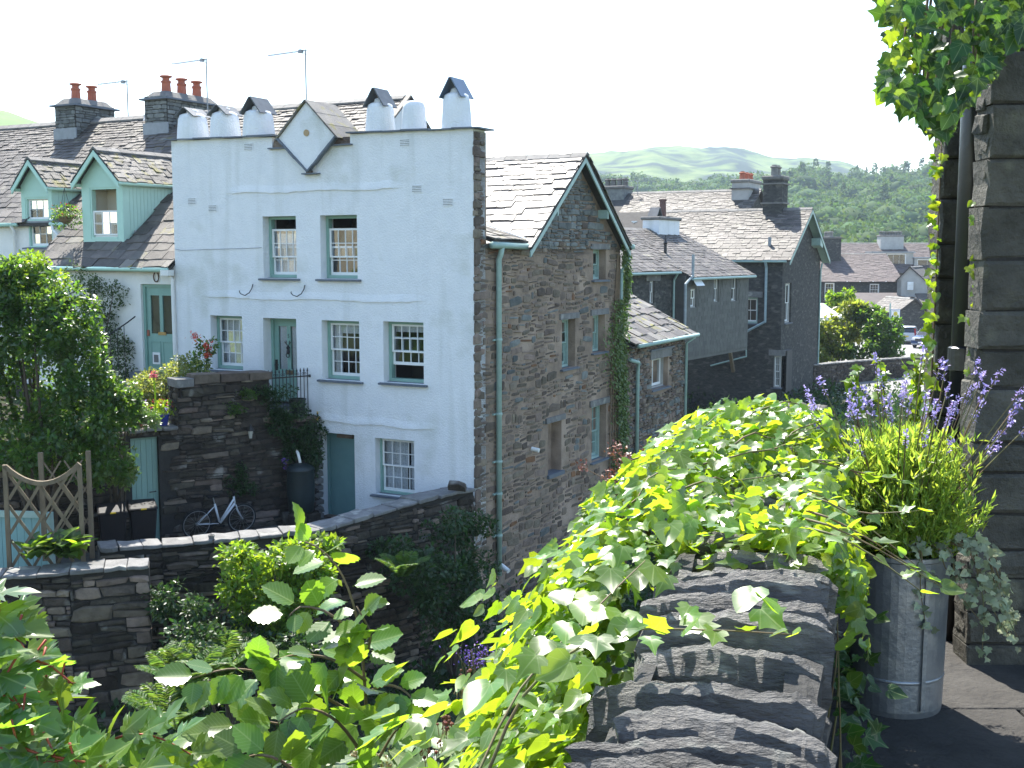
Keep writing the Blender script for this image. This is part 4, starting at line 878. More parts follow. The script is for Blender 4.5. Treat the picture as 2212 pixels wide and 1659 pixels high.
it = roof_slates((-22.5, 1.36, RO(1.36)), (1, 0, 0), SUP, 9.0, LR2, .26, .115, lambda r: M['slate'], seed=43, w0=.40, w1=.24, th=.016,
    skip=lambda a, b: -15.65 < -22.5 + a < -14.35 and 1.36 + b * SUP[1] < 3.4 - abs(-22.5 + a + 15) * .9)
pieces(CR, rf2, 'slate', it, SLATES, 300, 'small_slates'); pieces(CR, dd2, 'slate', di2, SLATES, 120, 'small_slates')
ridge_tiles(CR, rf2, -22.5, -13.5, 5.5, 4.2)
MB().tube([(-25, 1.3, .86), (-15.7, 1.3, .84)], .055, 8).build('gutter', M['mint'], CR, smooth=True); MB().tube([(-14.35, 1.3, .84), (-13.45, 1.3, .82)], .055, 8).build('gutter', M['mint'], CR, smooth=True)
MB().tube([(-14.25, 1.3, .80), (-14.2, 1.25, .70), (-13.85, 1.2, .45), (-13.8, 1.2, .3), (-13.8, 1.2, -3.6)], .045, 8).build('downpipe', M['wash'], CR, smooth=True)
MB().tube([(-15.95, 1.3, .82), (-15.95, 1.4, .65), (-15.95, 1.42, -3.6)], .045, 8).build('downpipe', M['wash'], CR, smooth=True)
def pot_lathe(c, s_=.9, r0=.15): return MB().lathe([(r0 * 1.15 * s_, -.08), (r0 * 1.1 * s_, .0), (r0 * .98 * s_, .28 * s_), (r0 * 1.15 * s_, .33 * s_), (r0 * 1.15 * s_, .36 * s_), (r0 * .8 * s_, .39 * s_), (r0 * .8 * s_, .46 * s_), (r0 * 1.35 * s_, .49 * s_), (r0 * 1.4 * s_, .53 * s_), (r0 * .9 * s_, .55 * s_)], c, 14)
def stack(T, u0, u1, v0, v1, z0, z1, pots, seed, stone='stone_g', potmat='clay', ps=.9, label=None):
    c = MB().box((u0, v0, z0), (u1, v1, z1)).build('chimney', M['joint'], T, label=label); it = []
    for (o, ax, n, w) in (((u0, v0, 0), X3, -Y3, u1 - u0), ((u1, v0, 0), Y3, X3, v1 - v0), ((u0, v0, 0), Y3, -X3, v1 - v0)):
        it += rubble(o, ax, n, .01, w - .01, z0, z1, .08, .16, .16, .4, .022, M[stone], seed=seed, gap=.01, warp=0)
    pieces(T, c, 'stone', it, BLOCKS, 90, 'small_stones')
    MB().box((u0 - .12, v0 - .12, z1), (u1 + .12, v1 + .12, z1 + .05)).build('chimney_drip', M['sill'], (T, c))
    fl = MB(); a, b, cc, d = (u0 - .03, v0 - .03), (u1 + .03, v0 - .03), (u1 + .03, v1 + .03), (u0 - .03, v1 + .03); i = .2
    fl.add([(*a, z1 + .05), (*b, z1 + .05), (*cc, z1 + .05), (*d, z1 + .05), (a[0] + i, a[1] + i, z1 + .27), (b[0] - i, b[1] + i, z1 + .27), (cc[0] - i, cc[1] - i, z1 + .27), (d[0] + i, d[1] - i, z1 + .27)], [(4, 5, 6, 7), (0, 1, 5, 4), (1, 2, 6, 5), (2, 3, 7, 6), (3, 0, 4, 7)])
    fl.build('flaunching', M['ridge'], (T, c), bevel=.03)
    for (u, v) in pots: pot_lathe((u, v, z1 + .27), ps).build('chimney_pot', M[potmat], (T, c), smooth=False)
    if v0 < 5.5: MB().box((u0 - .05, v0 - .05, max(z0, RO(v0) - .3)), (u1 + .05, v0 - .005, RO(v0) + .34)).build('lead_flashing', M['lead'], (T, c))
    return c
stack(CR, -17.95, -17.05, 4.75, 6.35, 3.2, 4.62, [(-17.5, 5.2), (-17.5, 5.85)], 61, label='dark chimney with two red pots')
stack(CR, -14.05, -13.15, 4.7, 6.9, 3.2, 4.58, [(-13.6, 5.15), (-13.6, 5.8), (-13.6, 6.45)], 62, label='stone chimney with three red pots')
stack(CR, -17.0, -16.4, 8.8, 10.2, 1.5, 4.45, [(-16.7, 9.1), (-16.7, 9.5), (-16.7, 9.9)], 63, ps=.9)
dishm = MB().lathe([(.02, 0), (.25, .03), (.38, .10), (.37, .105), (.24, .04), (.02, .012)], (0, 0, 0), 18); dish = dishm.build('satellite_dish', M['lead'], CR.e); dish.location = (-14.3, 5.2, 4.35 - CR.z0); dish.rotation_euler = (math.radians(70), 0, math.radians(-35))
def aerial(base, top_z, tip_len, nel, ang, label, elem=.16, rake=.06):
    T = Thing('tv_aerial', tuple(base), ang, label, 'aerial', 'television aerials on the cottage roofs')
    h = top_z; MB().tube([(0, 0, base[2] - .2), (0, 0, h)], .022, 6).build('mast', M['alu'], T)
    MB().tube([(.08, 0, h - .03), (-tip_len, 0, h - rake - .03)], .012, 5).build('boom', M['alu'], T); e = MB()
    for i in range(nel):
        x = -.25 - (tip_len - .27) * i / (nel - 1); z = h - .03 - rake * (-x) / tip_len
        e.bar((x, -elem, z), (x, elem, z), .010); e.bar((x, 0, z - .05), (x, 0, z + .05), .010)
    e.build('directors', M['alu'], T); d = MB()
    for z in (-.1, .1): d.bar((-.02, -.2, h - .03 + z), (-.02, .2, h - .03 + z), .012); d.bar((-.02, 0, h - .03), (-.35, 0, h - .03 + z * .9), .012)
    d.box((-.22, -.05, h - .09), (-.10, .05, h)); d.build('reflector', M['alu'], T)
aerial(HW(-8.58, 5.45, 4.2), 5.75, 1.35, 11, -HA, 'tall aerial with a long boom behind the diamond panel', rake=.04)
aerial(HW(-12.95, 6.2, 4.6), 5.95, 1.4, 11, -HA, 'aerial on the chimney with three red pots', rake=.04)
aerial(HW(-16.4, 6.3, 4.4), 5.55, 1.3, 9, -HA, 'small faint aerial behind the chimney with two red pots', rake=.02)
# ------------------------------------------------------------------ yard, raised garden, walls
def sheet(name, pts, z, mat, kind='structure', th=.3):
    mb = MB().prism([(p[0], p[1], z - th) for p in pts], (0, 0, th)); return top_mesh(mb, name, mat, kind=kind)
DRW = np.array([HU[0] * -.4418 + HV[0] * -.8971, HU[1] * -.4418 + HV[1] * -.8971, 0]); NRW = np.array([-DRW[1], DRW[0], 0.])
NRW = NRW if NRW[1] < 0 else -NRW
RW0 = HW(-4.2, -.05); RA = math.atan2(DRW[1], DRW[0])
def RWP(t, n, z): return RW0 + DRW * t + NRW * n + np.array([0, 0, z])
M['yard'] = mk('yard_flags', (.15, .145, .14), (.10, .098, .095), 2.5, .85, .6, 14)
yardp = [HW(.0, .1), HW(0, -.6), at(900, 1085, 23.0), at(690, 1150, 21.2), at(350, 1175, 20.3), at(200, 1185, 19.6), at(-100, 1200, 18.7), np.array([-16, 19, 0]), np.array([-16, 30, 0]), HW(-6, 1.0)]
for _i in range(1, 7): yardp[_i] = yardp[_i] + np.array([-.05, .38, 0])
sheet('yard', yardp, -6.15, M['yard'], th=2.0)
gp = [RWP(0, -.2, 0), RWP(3.7, -.2, 0), RWP(7.5, -.2, 0), np.array([-17, 21.5, 0]), HW(-22, 2), HW(-4.2, .1)]
sheet('garden_terrace', gp, -3.70, M['soil'], th=.6)
# --- retaining wall below the raised garden
RT = Thing('retaining_wall', (*RW0[:2], -6.15), RA, 'dark stone retaining wall behind the bicycle with raised pillar and plank door', 'wall')
sgn = 1 if (np.array([-math.sin(RA), math.cos(RA), 0]) @ NRW) > 0 else -1     # local +y or -y faces the yard
NL = np.array([0, sgn, 0.])
def rtop(t): return -2.72 if 1.15 < t < 3.25 else (-3.74 if t <= 1.15 else -3.66)
b = MB()
for (t0, t1, zt) in ((-.02, 1.15, -3.80), (1.15, 3.25, -2.78), (3.25, 3.70, -3.72), (3.70, 4.30, -3.72), (4.30, 9.0, -3.72)):
    zb = -6.4 if not (3.69 < t0 < 4.2) else -3.86
    b.box((t0, -.45, zb), (t1, -.0 if True else 0, zt)) if sgn > 0 else b.box((t0, 0, zb), (t1, .45, zt))
core = b.build('wall_core', M['joint'], RT)
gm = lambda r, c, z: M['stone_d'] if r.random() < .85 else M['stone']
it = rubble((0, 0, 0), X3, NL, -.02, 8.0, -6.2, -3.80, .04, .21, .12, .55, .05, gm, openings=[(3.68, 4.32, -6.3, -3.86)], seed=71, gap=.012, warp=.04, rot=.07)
it += rubble((0, 0, 0), X3, NL, 1.15, 3.25, -3.78, -2.80, .05, .20, .14, .5, .05, gm, seed=72, gap=.012, warp=.02, rot=.05)
it += rubble((3.25, 0, 0), Y3 * -sgn, X3, .0, .45, -3.78, -2.85, .08, .2, .14, .3, .05, gm, seed=73, gap=.012, warp=.01)
for i, zt in enumerate(np.arange(-6.1, -3.95, .17)):                                     # ragged end against the white wall
    it.append((frame4((-.02, NL[1] * -.05, zt), (.26, 0, 0), NL * -.10, (0, 0, .15)), i % 8, M['coping'], .03))
pieces(RT, core, 'stone', it, STONES, 300, 'small_stones')
def cope(T, parent, t0, t1, z, y0, y1, n, mat, th=.09, name='coping_stone', seed=1):
    r = random.Random(seed); t = t0; ws = [r.uniform(.7, 1.3) for _ in range(n)]; k = (t1 - t0) / sum(ws)
    for w in ws:
        w *= k; h = th * r.uniform(.7, 1.3); j = lambda a: r.uniform(-a, a)
        zz = z(t + w / 2) if callable(z) else z
        q = [(t + .008, y0 + j(.05), zz + j(.012)), (t + w * .5, y0 + j(.05), zz + j(.012)), (t + w - .008, y0 + j(.05), zz + j(.012)), (t + w - .008, y1 + j(.05), zz + j(.012)), (t + .008, y1 + j(.05), zz + j(.012))]
        m_ = MB().add(q + [(x, y, v + h + j(.01)) for x, y, v in q], [(4, 3, 2, 1, 0), (5, 6, 7, 8, 9)] + [(i, (i + 1) % 5, 5 + (i + 1) % 5, 5 + i) for i in range(5)])
        m_.build(name, mat, (T, parent) if parent else T, bevel=.012); t += w
yy = lambda a, b_: (min(a * sgn, b_ * sgn), max(a * sgn, b_ * sgn))
cope(RT, core, 1.1, 2.9, -2.79, *yy(-.48, .06), 3, M['stone'], .16, seed=3); cope(RT, core, 2.9, 3.32, -2.84, *yy(-.5, .08), 1, M['coping'], .24, seed=4); cope(RT, core, 3.3, 4.35, -3.73, *yy(-.5, .13), 3, M['coping'], .06, seed=5); cope(RT, core, -.05, 1.1, -3.81, *yy(-.5, .06), 2, M['stone'], .07, seed=6)
pd = MB(); d_ = MB().box((3.70, -.16 if sgn > 0 else .10, -3.90), (4.30, -.10 if sgn > 0 else .16, -3.86)).build('plank_door', M['timber'], RT, label='pale green plank door in the retaining wall')
for i in range(5): t = 3.705 + i * .119; MB().box((t, *( (-.16,) if sgn > 0 else (.10,)), -6.14), (t + .112, *((-.105,) if sgn > 0 else (.155,)), -3.905)).build('plank', M['timber'], (RT, d_))
MB().tube([RT and (3.78, sgn * -.08, -5.05), (3.78, sgn * -.03, -5.05), (3.92, sgn * -.03, -5.05)], .012, 6).build('latch', M['iron'], (RT, d_))
# --- railings at the head of the steps
RL = Thing('iron_railing', tuple(RWP(.1, -.2, -3.75)), RA, 'black iron railing with spear tops in front of door number five', 'railing')
n = 13
for i in range(n):
    t = .0 + i * .088; zt = -2.62
    m_ = MB().tube([(t, 0, -3.70), (t, 0, zt - .06)], .010, 6); m_.lathe([(.008, -.02), (.022, .0), (.016, .03), (.003, .075)], (t, 0, zt - .06), 6); m_.build('picket', M['iron'], RL)
MB().bar((-.1, 0, -2.80), (1.15, 0, -2.80), .016, .03).build('top_rail', M['iron'], RL); MB().bar((-.1, 0, -3.62), (1.12, 0, -3.62), .016, .03).build('bottom_rail', M['iron'], RL)
for i in (1, 3, 5, 7, 9, 11):
    m_ = MB()
    for q in (-1, 1): m_.torus((i * .088 + q * .032, 0, -2.735), .022, .006, (1, 0, 0), (0, 0, 1), 10, 4)
    m_.build('scroll', M['iron'], RL)
MB().box((-.16, -.03, -2.83), (-.04, .03, -2.77)).box((-.16, -.03, -3.65), (-.04, .03, -3.59)).build('wall_fixing', M['iron'], RL)
# --- hand rail by the cottage door
HRL = Thing('stair_handrail', (HC[0], HC[1], -3.7), -HA, 'thin black stair rail beside the cottage door', 'railing')
MB().tube([(-9.75, -.12, -1.55), (-9.85, -.3, -1.70), (-10.25, -1.5, -2.45), (-10.28, -1.55, -2.6), (-10.28, -1.55, -3.6)], .018, 6).build('rail', M['iron'], HRL, smooth=True)
for i in range(7):
    k = (i + .5) / 7; x, y = -9.85 - .4 * k, -.3 - 1.2 * k; MB().tube([(x, y, -1.72 - .75 * k), (x, y, -3.1 - .4 * k)], .009, 5).build('baluster', M['iron'], HRL)
# --- lantern on the retaining wall
LN = Thing('wall_lantern', tuple(RWP(1.68, .02, -4.12)), RA, 'black wall lantern under the trailing plants', 'lantern')
yo = sgn * .13
MB().lathe([(.10, .0), (.085, .03), (.06, .07), (.02, .12), (.012, .15)], (0, yo, -3.90), 6).build('lantern_roof', M['iron'], LN); MB().lathe([(.035, 0), (.06, .16), (.06, .17)], (0, yo, -4.07), 6).build('lantern_glass', mk('lantern_pane', (.5, .5, .45), None, 5, .15), LN)
MB().tube([(0, 0, -4.16), (0, yo * .6, -4.17), (0, yo, -4.11), (0, yo, -4.06)], .016, 6).lathe([(.05, 0), (.05, .02)], (0, yo * .05, -4.2), 6).build('bracket', M['iron'], LN)
# --- water butt on stones
WB = Thing('water_butt', tuple(RWP(.62, .42, -6.15)), RA, 'dark green plastic water butt standing on stones by the basement door', 'water butt')
bt = MB().lathe([(.26, 0), (.28, .02), (.31, .35), (.32, .60), (.30, .95), (.305, .97)], (0, 0, -5.83), 24).build('barrel', mk('butt_green', (.020, .032, .034), None, 4, .42), WB, smooth=True); MB().lathe([(.32, 0), (.325, .03), (.28, .09), (.18, .14), (.03, .165)], (0, 0, -4.87), 24).build('lid', mk('butt_lid', (.024, .036, .040), None, 4, .4), WB, smooth=True)
for i, (x, y) in enumerate(((-.17, -.17), (.17, -.17), (-.17, .17), (.17, .17))): MB().box((x - .165, y - .165, -6.15), (x + .165, y + .165, -5.835)).build('base_stone', M['stone_d'], WB, bevel=.02)
MB().tube([(0, 0, -4.7), (0, sgn * -.1, -4.5), (0, sgn * -.3, -4.35)], .035, 8).build('feed_pipe', M['white'], WB, smooth=True)
# --- bicycle leaning on the wall
def bicycle():
    T = Thing('bicycle', tuple(RWP(2.55, .32, -6.13)), RA + math.pi, 'silver and white city bicycle leaning against the dark wall', 'bicycle')
    g = -6.13; rw = .335; lean = .10
    def P(x, z, y=0): return (x, (y - lean * 0) , g + z)
    fr, rr = (.53, rw), (-.50, rw); T.e.rotation_euler = (math.radians(-6 * sgn * -1), 0, T.rz)
    ty = mk('tyre', (.025, .025, .025), None, 5, .8); rim = mk('rim_alloy', (.5, .5, .5), None, 5, .35, metal=.7); wf = mk('bike_white', (.72, .74, .77), (.68, .7, .74), 4, .35)
    for nm, (x, z) in (('front_wheel', fr), ('rear_wheel', rr)):
        w = MB().torus(P(x, z), rw - .018, .018, (1, 0, 0), (0, 0, 1), 36, 6).build(nm, ty, T, smooth=True)
        MB().torus(P(x, z), rw - .042, .010, (1, 0, 0), (0, 0, 1), 36, 5).build('rim', rim, (T, w)); s_ = MB()
        for i in range(14): a = i * 2 * math.pi / 14; s_.bar(P(x, z), P(x + (rw - .05) * math.cos(a), z + (rw - .05) * math.sin(a)), .003)
        s_.tube([P(x, z, -.05), P(x, z, .05)], .022, 8); s_.build('spokes', rim, (T, w))
    hb, ht, bb, st = (.36, .70), (.33, .86), (.02, .28), (-.12, .80)
    f = MB(); f.tube([P(*bb), P(*hb)], .026, 8); f.tube([P(.05, .36), P(.335, .80)], .022, 8); f.tube([P(*bb), P(-.10, .74)], .024, 8); f.tube([P(*hb), P(*ht)], .022, 8)
    for y in (-.03, .03): f.tube([P(*bb), P(rr[0], rr[1], y)], .009, 6); f.tube([P(-.09, .70), P(rr[0], rr[1], y)], .008, 6)
    f.build('frame', wf, T, smooth=True)
    k = MB()
    for y in (-.045, .045): k.tube([P(.365, .68, y), P(.41, .56, y), P(*fr, y)], .011, 6)
    k.build('fork', wf, T, smooth=True)
    MB().tube([P(*ht), P(.31, .98)], .014, 8).tube([P(.23, 1.0, -.28), P(.30, .99, -.12), P(.32, .98, 0), P(.30, .99, .12), P(.23, 1.0, .28)], .013, 8).build('handlebar', M['blackpl'], T, smooth=True)
    MB().tube([P(-.10, .74), P(-.14, .90)], .013, 8).build('seat_post', rim, T); MB().prism([P(-.28, .90, -.07), P(-.28, .90, .07), P(-.1, .90, .05), P(.02, .90, .015), P(.02, .90, -.015), P(-.1, .90, -.05)], (0, 0, .045)).build('saddle', M['blackpl'], T, bevel=.015)
    MB().torus(P(*bb, .04), .085, .006, (1, 0, 0), (0, 0, 1), 20, 4).tube([P(*bb, -.08), P(*bb, .08)], .012, 6).bar(P(.02, .28, .07), P(.14, .18, .07), .02).bar(P(.02, .28, -.07), P(-.10, .38, -.07), .02).box(P(.10, .165, .07), P(.18, .19, .16)).build('crank_set', M['blackpl'], T)
    MB().lathe([(.03, 0), (.04, .04), (.03, .06)], P(.43, .80), 8).build('lamp', M['blackpl'], T)
    for (x, z) in (fr, rr):
        pts = [P(x + (rw + .02) * math.cos(a), z + (rw + .02) * math.sin(a)) for a in np.linspace(math.radians(40 if x > 0 else 20), math.radians(160 if x > 0 else 150), 10)]; MB().tube(pts, .008, 5).build('mudguard', M['blackpl'], T)
bicycle()
# --- wheelie bins
def bin_(loc, rz, label):
    T = Thing('wheelie_bin', tuple(loc), rz, label, 'bin', 'black wheelie bins by the plank door'); g = loc[2]
    b_ = MB().add([(-.20, -.22, g + .06), (.20, -.22, g + .06), (.20, .20, g + .06), (-.20, .20, g + .06), (-.27, -.33, g + .98), (.27, -.33, g + .98), (.27, .28, g + .98), (-.27, .28, g + .98)], [(3, 2, 1, 0), (4, 5, 6, 7), (0, 1, 5, 4), (1, 2, 6, 5), (2, 3, 7, 6), (3, 0, 4, 7)])
    b_.build('bin_body', M['blackpl'], T, bevel=.025); MB().add([(-.29, -.37, g + .985), (.29, -.37, g + .985), (.29, .32, g + 1.0), (-.29, .32, g + 1.0), (-.26, -.33, g + 1.03), (.26, -.33, g + 1.03), (.26, .26, g + 1.09), (-.26, .26, g + 1.09)], [(3, 2, 1, 0), (4, 5, 6, 7), (0, 1, 5, 4), (1, 2, 6, 5), (2, 3, 7, 6), (3, 0, 4, 7)]).build('lid', M['blackpl'], T, bevel=.015)
    MB().tube([(-.2, .34, g + .96), (.2, .34, g + .96)], .02, 8).build('handle', M['blackpl'], T)
    for x in (-.2, .2): MB().tube([(x - .03, .24, g + .10), (x + .03, .24, g + .10)], .10, 14).build('wheel', M['blackpl'], T)
    MB().box((-.05, -.376, g + .99), (.06, -.368, g + 1.015)).build('yellow_sticker', mk('yellow_sticker', (.7, .5, .02), None, 5, .5), T)
bin_(np.array([-8.05, 22.85, -6.1]), math.radians(22), 'black wheelie bin nearer the trellis'); bin_(np.array([-7.55, 23.2, -6.1]), math.radians(22), 'black wheelie bin touching the pale plank door')
# --- yard wall with slab coping, seen across the gully
def seg_wall(name, label, pts, zb, th, hs, ws, seed, ncope, cm, sm, warp=.03, lim=300, clipz=None):
    """polyline wall: one thing, stones on the viewer's face, coping slabs on top."""
    T = Thing(name, (pts[0][0], pts[0][1], zb), 0, label, 'wall'); o0 = np.array([pts[0][0], pts[0][1], 0]); cb = MB(); items = []; segs = []
    for i in range(len(pts) - 1):
        p, q = np.array(pts[i]), np.array(pts[i + 1]); d = q - p; Lh = math.hypot(d[0], d[1]); e = np.array([d[0] / Lh, d[1] / Lh, 0]); nn = np.array([e[1], -e[0], 0]); nn = nn if nn[1] < 0 else -nn
        a, b_ = p - o0, q - o0
        lo = np.array([a[0], a[1], zb]); lo2 = np.array([b_[0], b_[1], zb])
        cb.add([lo, lo2, b_, a, lo - nn * th, lo2 - nn * th, b_ - nn * th, a - nn * th], [(0, 1, 2, 3), (5, 4, 7, 6), (3, 2, 6, 7), (4, 0, 3, 7), (1, 5, 6, 2), (0, 4, 5, 1)])
        zt = lambda t, p=p, d=d, Lh=Lh: p[2] + d[2] * t / Lh
        items += rubble((a[0], a[1], 0), e, nn, 0, Lh, max(zb, clipz or zb), max(p[2], q[2]), *hs, *ws, .05, sm, inside=lambda t, z, zt=zt: z < zt(t) - .03, seed=seed + i, gap=.014, warp=warp, rot=.08)
        segs.append((a, e, nn, Lh, zt))
    core = cb.build('wall_core', M['joint'], T)
    pieces(T, core, 'stone', items, STONES, lim, 'small_stones')
    r = random.Random(seed)
    for (a, e, nn, Lh, zt), nc in zip(segs, ncope):
        t = 0; wl = [r.uniform(.7, 1.4) for _ in range(nc)]; k = Lh / sum(wl)
        for w in wl:
            w *= k; j = lambda s_: r.uniform(-s_, s_); h = r.uniform(.05, .09)
            loop = [(t + .006, .07), (t + w * .35, .10), (t + w * .7, .08), (t + w - .006, .09), (t + w - .006, -th - .06), (t + w * .5, -th - .04), (t + .006, -th - .05)]
            b0 = [np.array([a[0], a[1], 0]) + e * (x + j(.01)) + nn * (y + j(.03)) + Z3 * (zt(x) + j(.008)) for x, y in loop]; n_ = len(b0)
            MB().add(b0 + [p + Z3 * (h + j(.008)) for p in b0], [tuple(range(n_))[::-1], tuple(range(n_, 2 * n_))] + [(i, (i + 1) % n_, n_ + (i + 1) % n_, n_ + i) for i in range(n_)]).build('coping_slab', cm, (T, core), bevel=.01)
            t += w
    return T
YA = [at(1022, 1062, 24.45), at(985, 1066, 24.0), at(900, 1088, 23.0), at(690, 1150, 21.3), at(560, 1163, 20.9), at(350, 1182, 20.35), at(215, 1192, 19.9)]
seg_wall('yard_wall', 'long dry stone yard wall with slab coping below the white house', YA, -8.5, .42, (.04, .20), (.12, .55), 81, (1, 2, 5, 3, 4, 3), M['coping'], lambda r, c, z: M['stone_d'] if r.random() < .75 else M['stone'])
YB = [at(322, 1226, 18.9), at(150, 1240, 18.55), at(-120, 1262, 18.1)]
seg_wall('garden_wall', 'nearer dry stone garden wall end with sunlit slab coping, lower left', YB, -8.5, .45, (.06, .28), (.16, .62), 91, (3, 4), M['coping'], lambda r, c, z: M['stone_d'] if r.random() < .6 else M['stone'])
p = at(990, 1058, 24.05); st_ = link('loose_stone', shared_mesh('loose_stone', 2, STONES[2], M['stone_d'])); st_.matrix_world = Matrix(frame4(p + np.array([0, -.12, .07]), (.34, -.15, 0), (0, .1, -.12), (.05, .12, .10)).tolist()); tag(st_, 'loose dark stone lying on the wall coping at the house corner', 'stone')
# --- trellis with dipped top, teal boards behind
def trellis():
    a, b_ = at(22, 1245, 19.25), at(181, 1232, 19.5); d = b_ - a; ang = math.atan2(d[1], d[0]); Lh = math.hypot(d[0], d[1]); z0 = -5.45
    T = Thing('trellis', (a[0], a[1], z0), ang, 'weathered wooden trellis with dipping top rail behind the garden wall', 'trellis')
    zt = -3.55
    for x in (0, Lh): MB().box((x - .035, -.035, z0), (x + .035, .035, zt + (.02 if x == 0 else -.03))).build('post', M['wood'], T)
    dip = lambda x: zt - .32 * (1 - (2 * x / Lh - 1) ** 2)
    pts = [(x, 0, dip(x)) for x in np.linspace(0, Lh, 13)]
    for i in range(12): MB().bar(pts[i], pts[i + 1], .07, .075).build('top_rail', M['wood'], T) if i == 0 else None
    m_ = MB()
    for i in range(1, 12): m_.bar(pts[i], pts[i + 1], .07, .075)
    m_.build('top_rail', M['wood'], T)
    for k in range(-6, 7):
        for s_ in (-1, 1):
            x0 = k * .36; seg = [(x0 + s_ * t * .62, -.012 * s_, z0 + .1 + t) for t in np.linspace(0, 2.2, 60)]
            seg = [p_ for p_ in seg if .02 < p_[0] < Lh - .02 and p_[2] < dip(p_[0])]
            if len(seg) > 4: MB().bar(seg[0], seg[-1], .05, .02, up=(0, 1, 0)).build('lath', M['wood'], T)
    T2 = Thing('trellis', (a[0] + .2, a[1] + 1.0, z0), ang, 'second trellis panel standing behind the dipped one', 'trellis')
    for x in (0, .8): MB().box((x - .04, -.04, z0), (x + .04, .04, zt + .06)).build('post', M['wood'], T2)
    for k in range(-8, 8):
        for s_ in (-1, 1):
            x0 = k * .36; seg = [(x0 + s_ * t * .62, -.012 * s_, z0 + .1 + t) for t in np.linspace(0, 1.7, 50)]; seg = [p_ for p_ in seg if .02 < p_[0] < .78]
            if len(seg) > 4: MB().bar(seg[0], seg[-1], .03, .014, up=(0, 1, 0)).build('lath', M['wood'], T2)
    q = at(-40, 1240, 20.6); TB = Thing('teal_fence', (q[0], q[1], -6.1), math.radians(-6), 'pale teal board fence behind the trellis at the left edge', 'fence')
    for i in range(9): MB().box((i * .145, 0, -6.1), (i * .145 + .138, .03, -4.62 - i * .012)).build('board', M['teal'] if False else mk('teal_board', (.20, .36, .36), (.18, .33, .33), 4, .6), TB)
    MB().box((-.05, -.03, -4.72), (1.32, .0, -4.60)).build('top_rail', M['pipe'], TB); MB().box((1.30, -.04, -6.1), (1.40, .06, -4.62)).build('end_post', M['pipe'], TB)
trellis()
# --- pots
def pot(loc, r0, h, mat, label, name='flower_pot', grp=None):
    T = Thing(name, tuple(loc), 0, label, 'pot', grp); g = loc[2]
    MB().lathe([(r0 * .72, 0), (r0 * .76, .01), (r0, h * .95), (r0 * 1.06, h * .95), (r0 * 1.06, h), (r0 * .9, h), (r0 * .88, h * .9), (.02, h * .9)], (0, 0, g), 18).build('pot_body', mat, T, smooth=False)
    MB().lathe([(r0 * .86, h * .88), (.02, h * .92)], (0, 0, g), 12).build('soil', M['soil'], T); return T
BLUE = mk('blue_glaze', (.03, .045, .25), (.025, .035, .2), 5, .25, spec=.6)
bp = RWP(3.55, -.22, -3.66); pot(bp, .17, .24, BLUE, 'blue glazed flower pot on the wall top'); GP = RWP(4.05, -.3, -3.66); pot(GP, .16, .18, M['clay'], 'low clay pot of pink flowers left of the blue pot')
TP = HW(-8.9, -1.1, -3.5); pot(TP, .13, .22, M['clay'], 'terracotta pot on the steps below the cottage door')
cp = at(457, 1166, 20.65); pot(cp, .06, .09, M['coping'], 'tiny grey pot standing on the yard wall coping')
pot(RWP(.35, -.25, -3.74), .20, .42, mk('dark_green_tub', (.012, .02, .016), None, 5, .4), 'dark green tub at the foot of the railing', 'plant_tub')
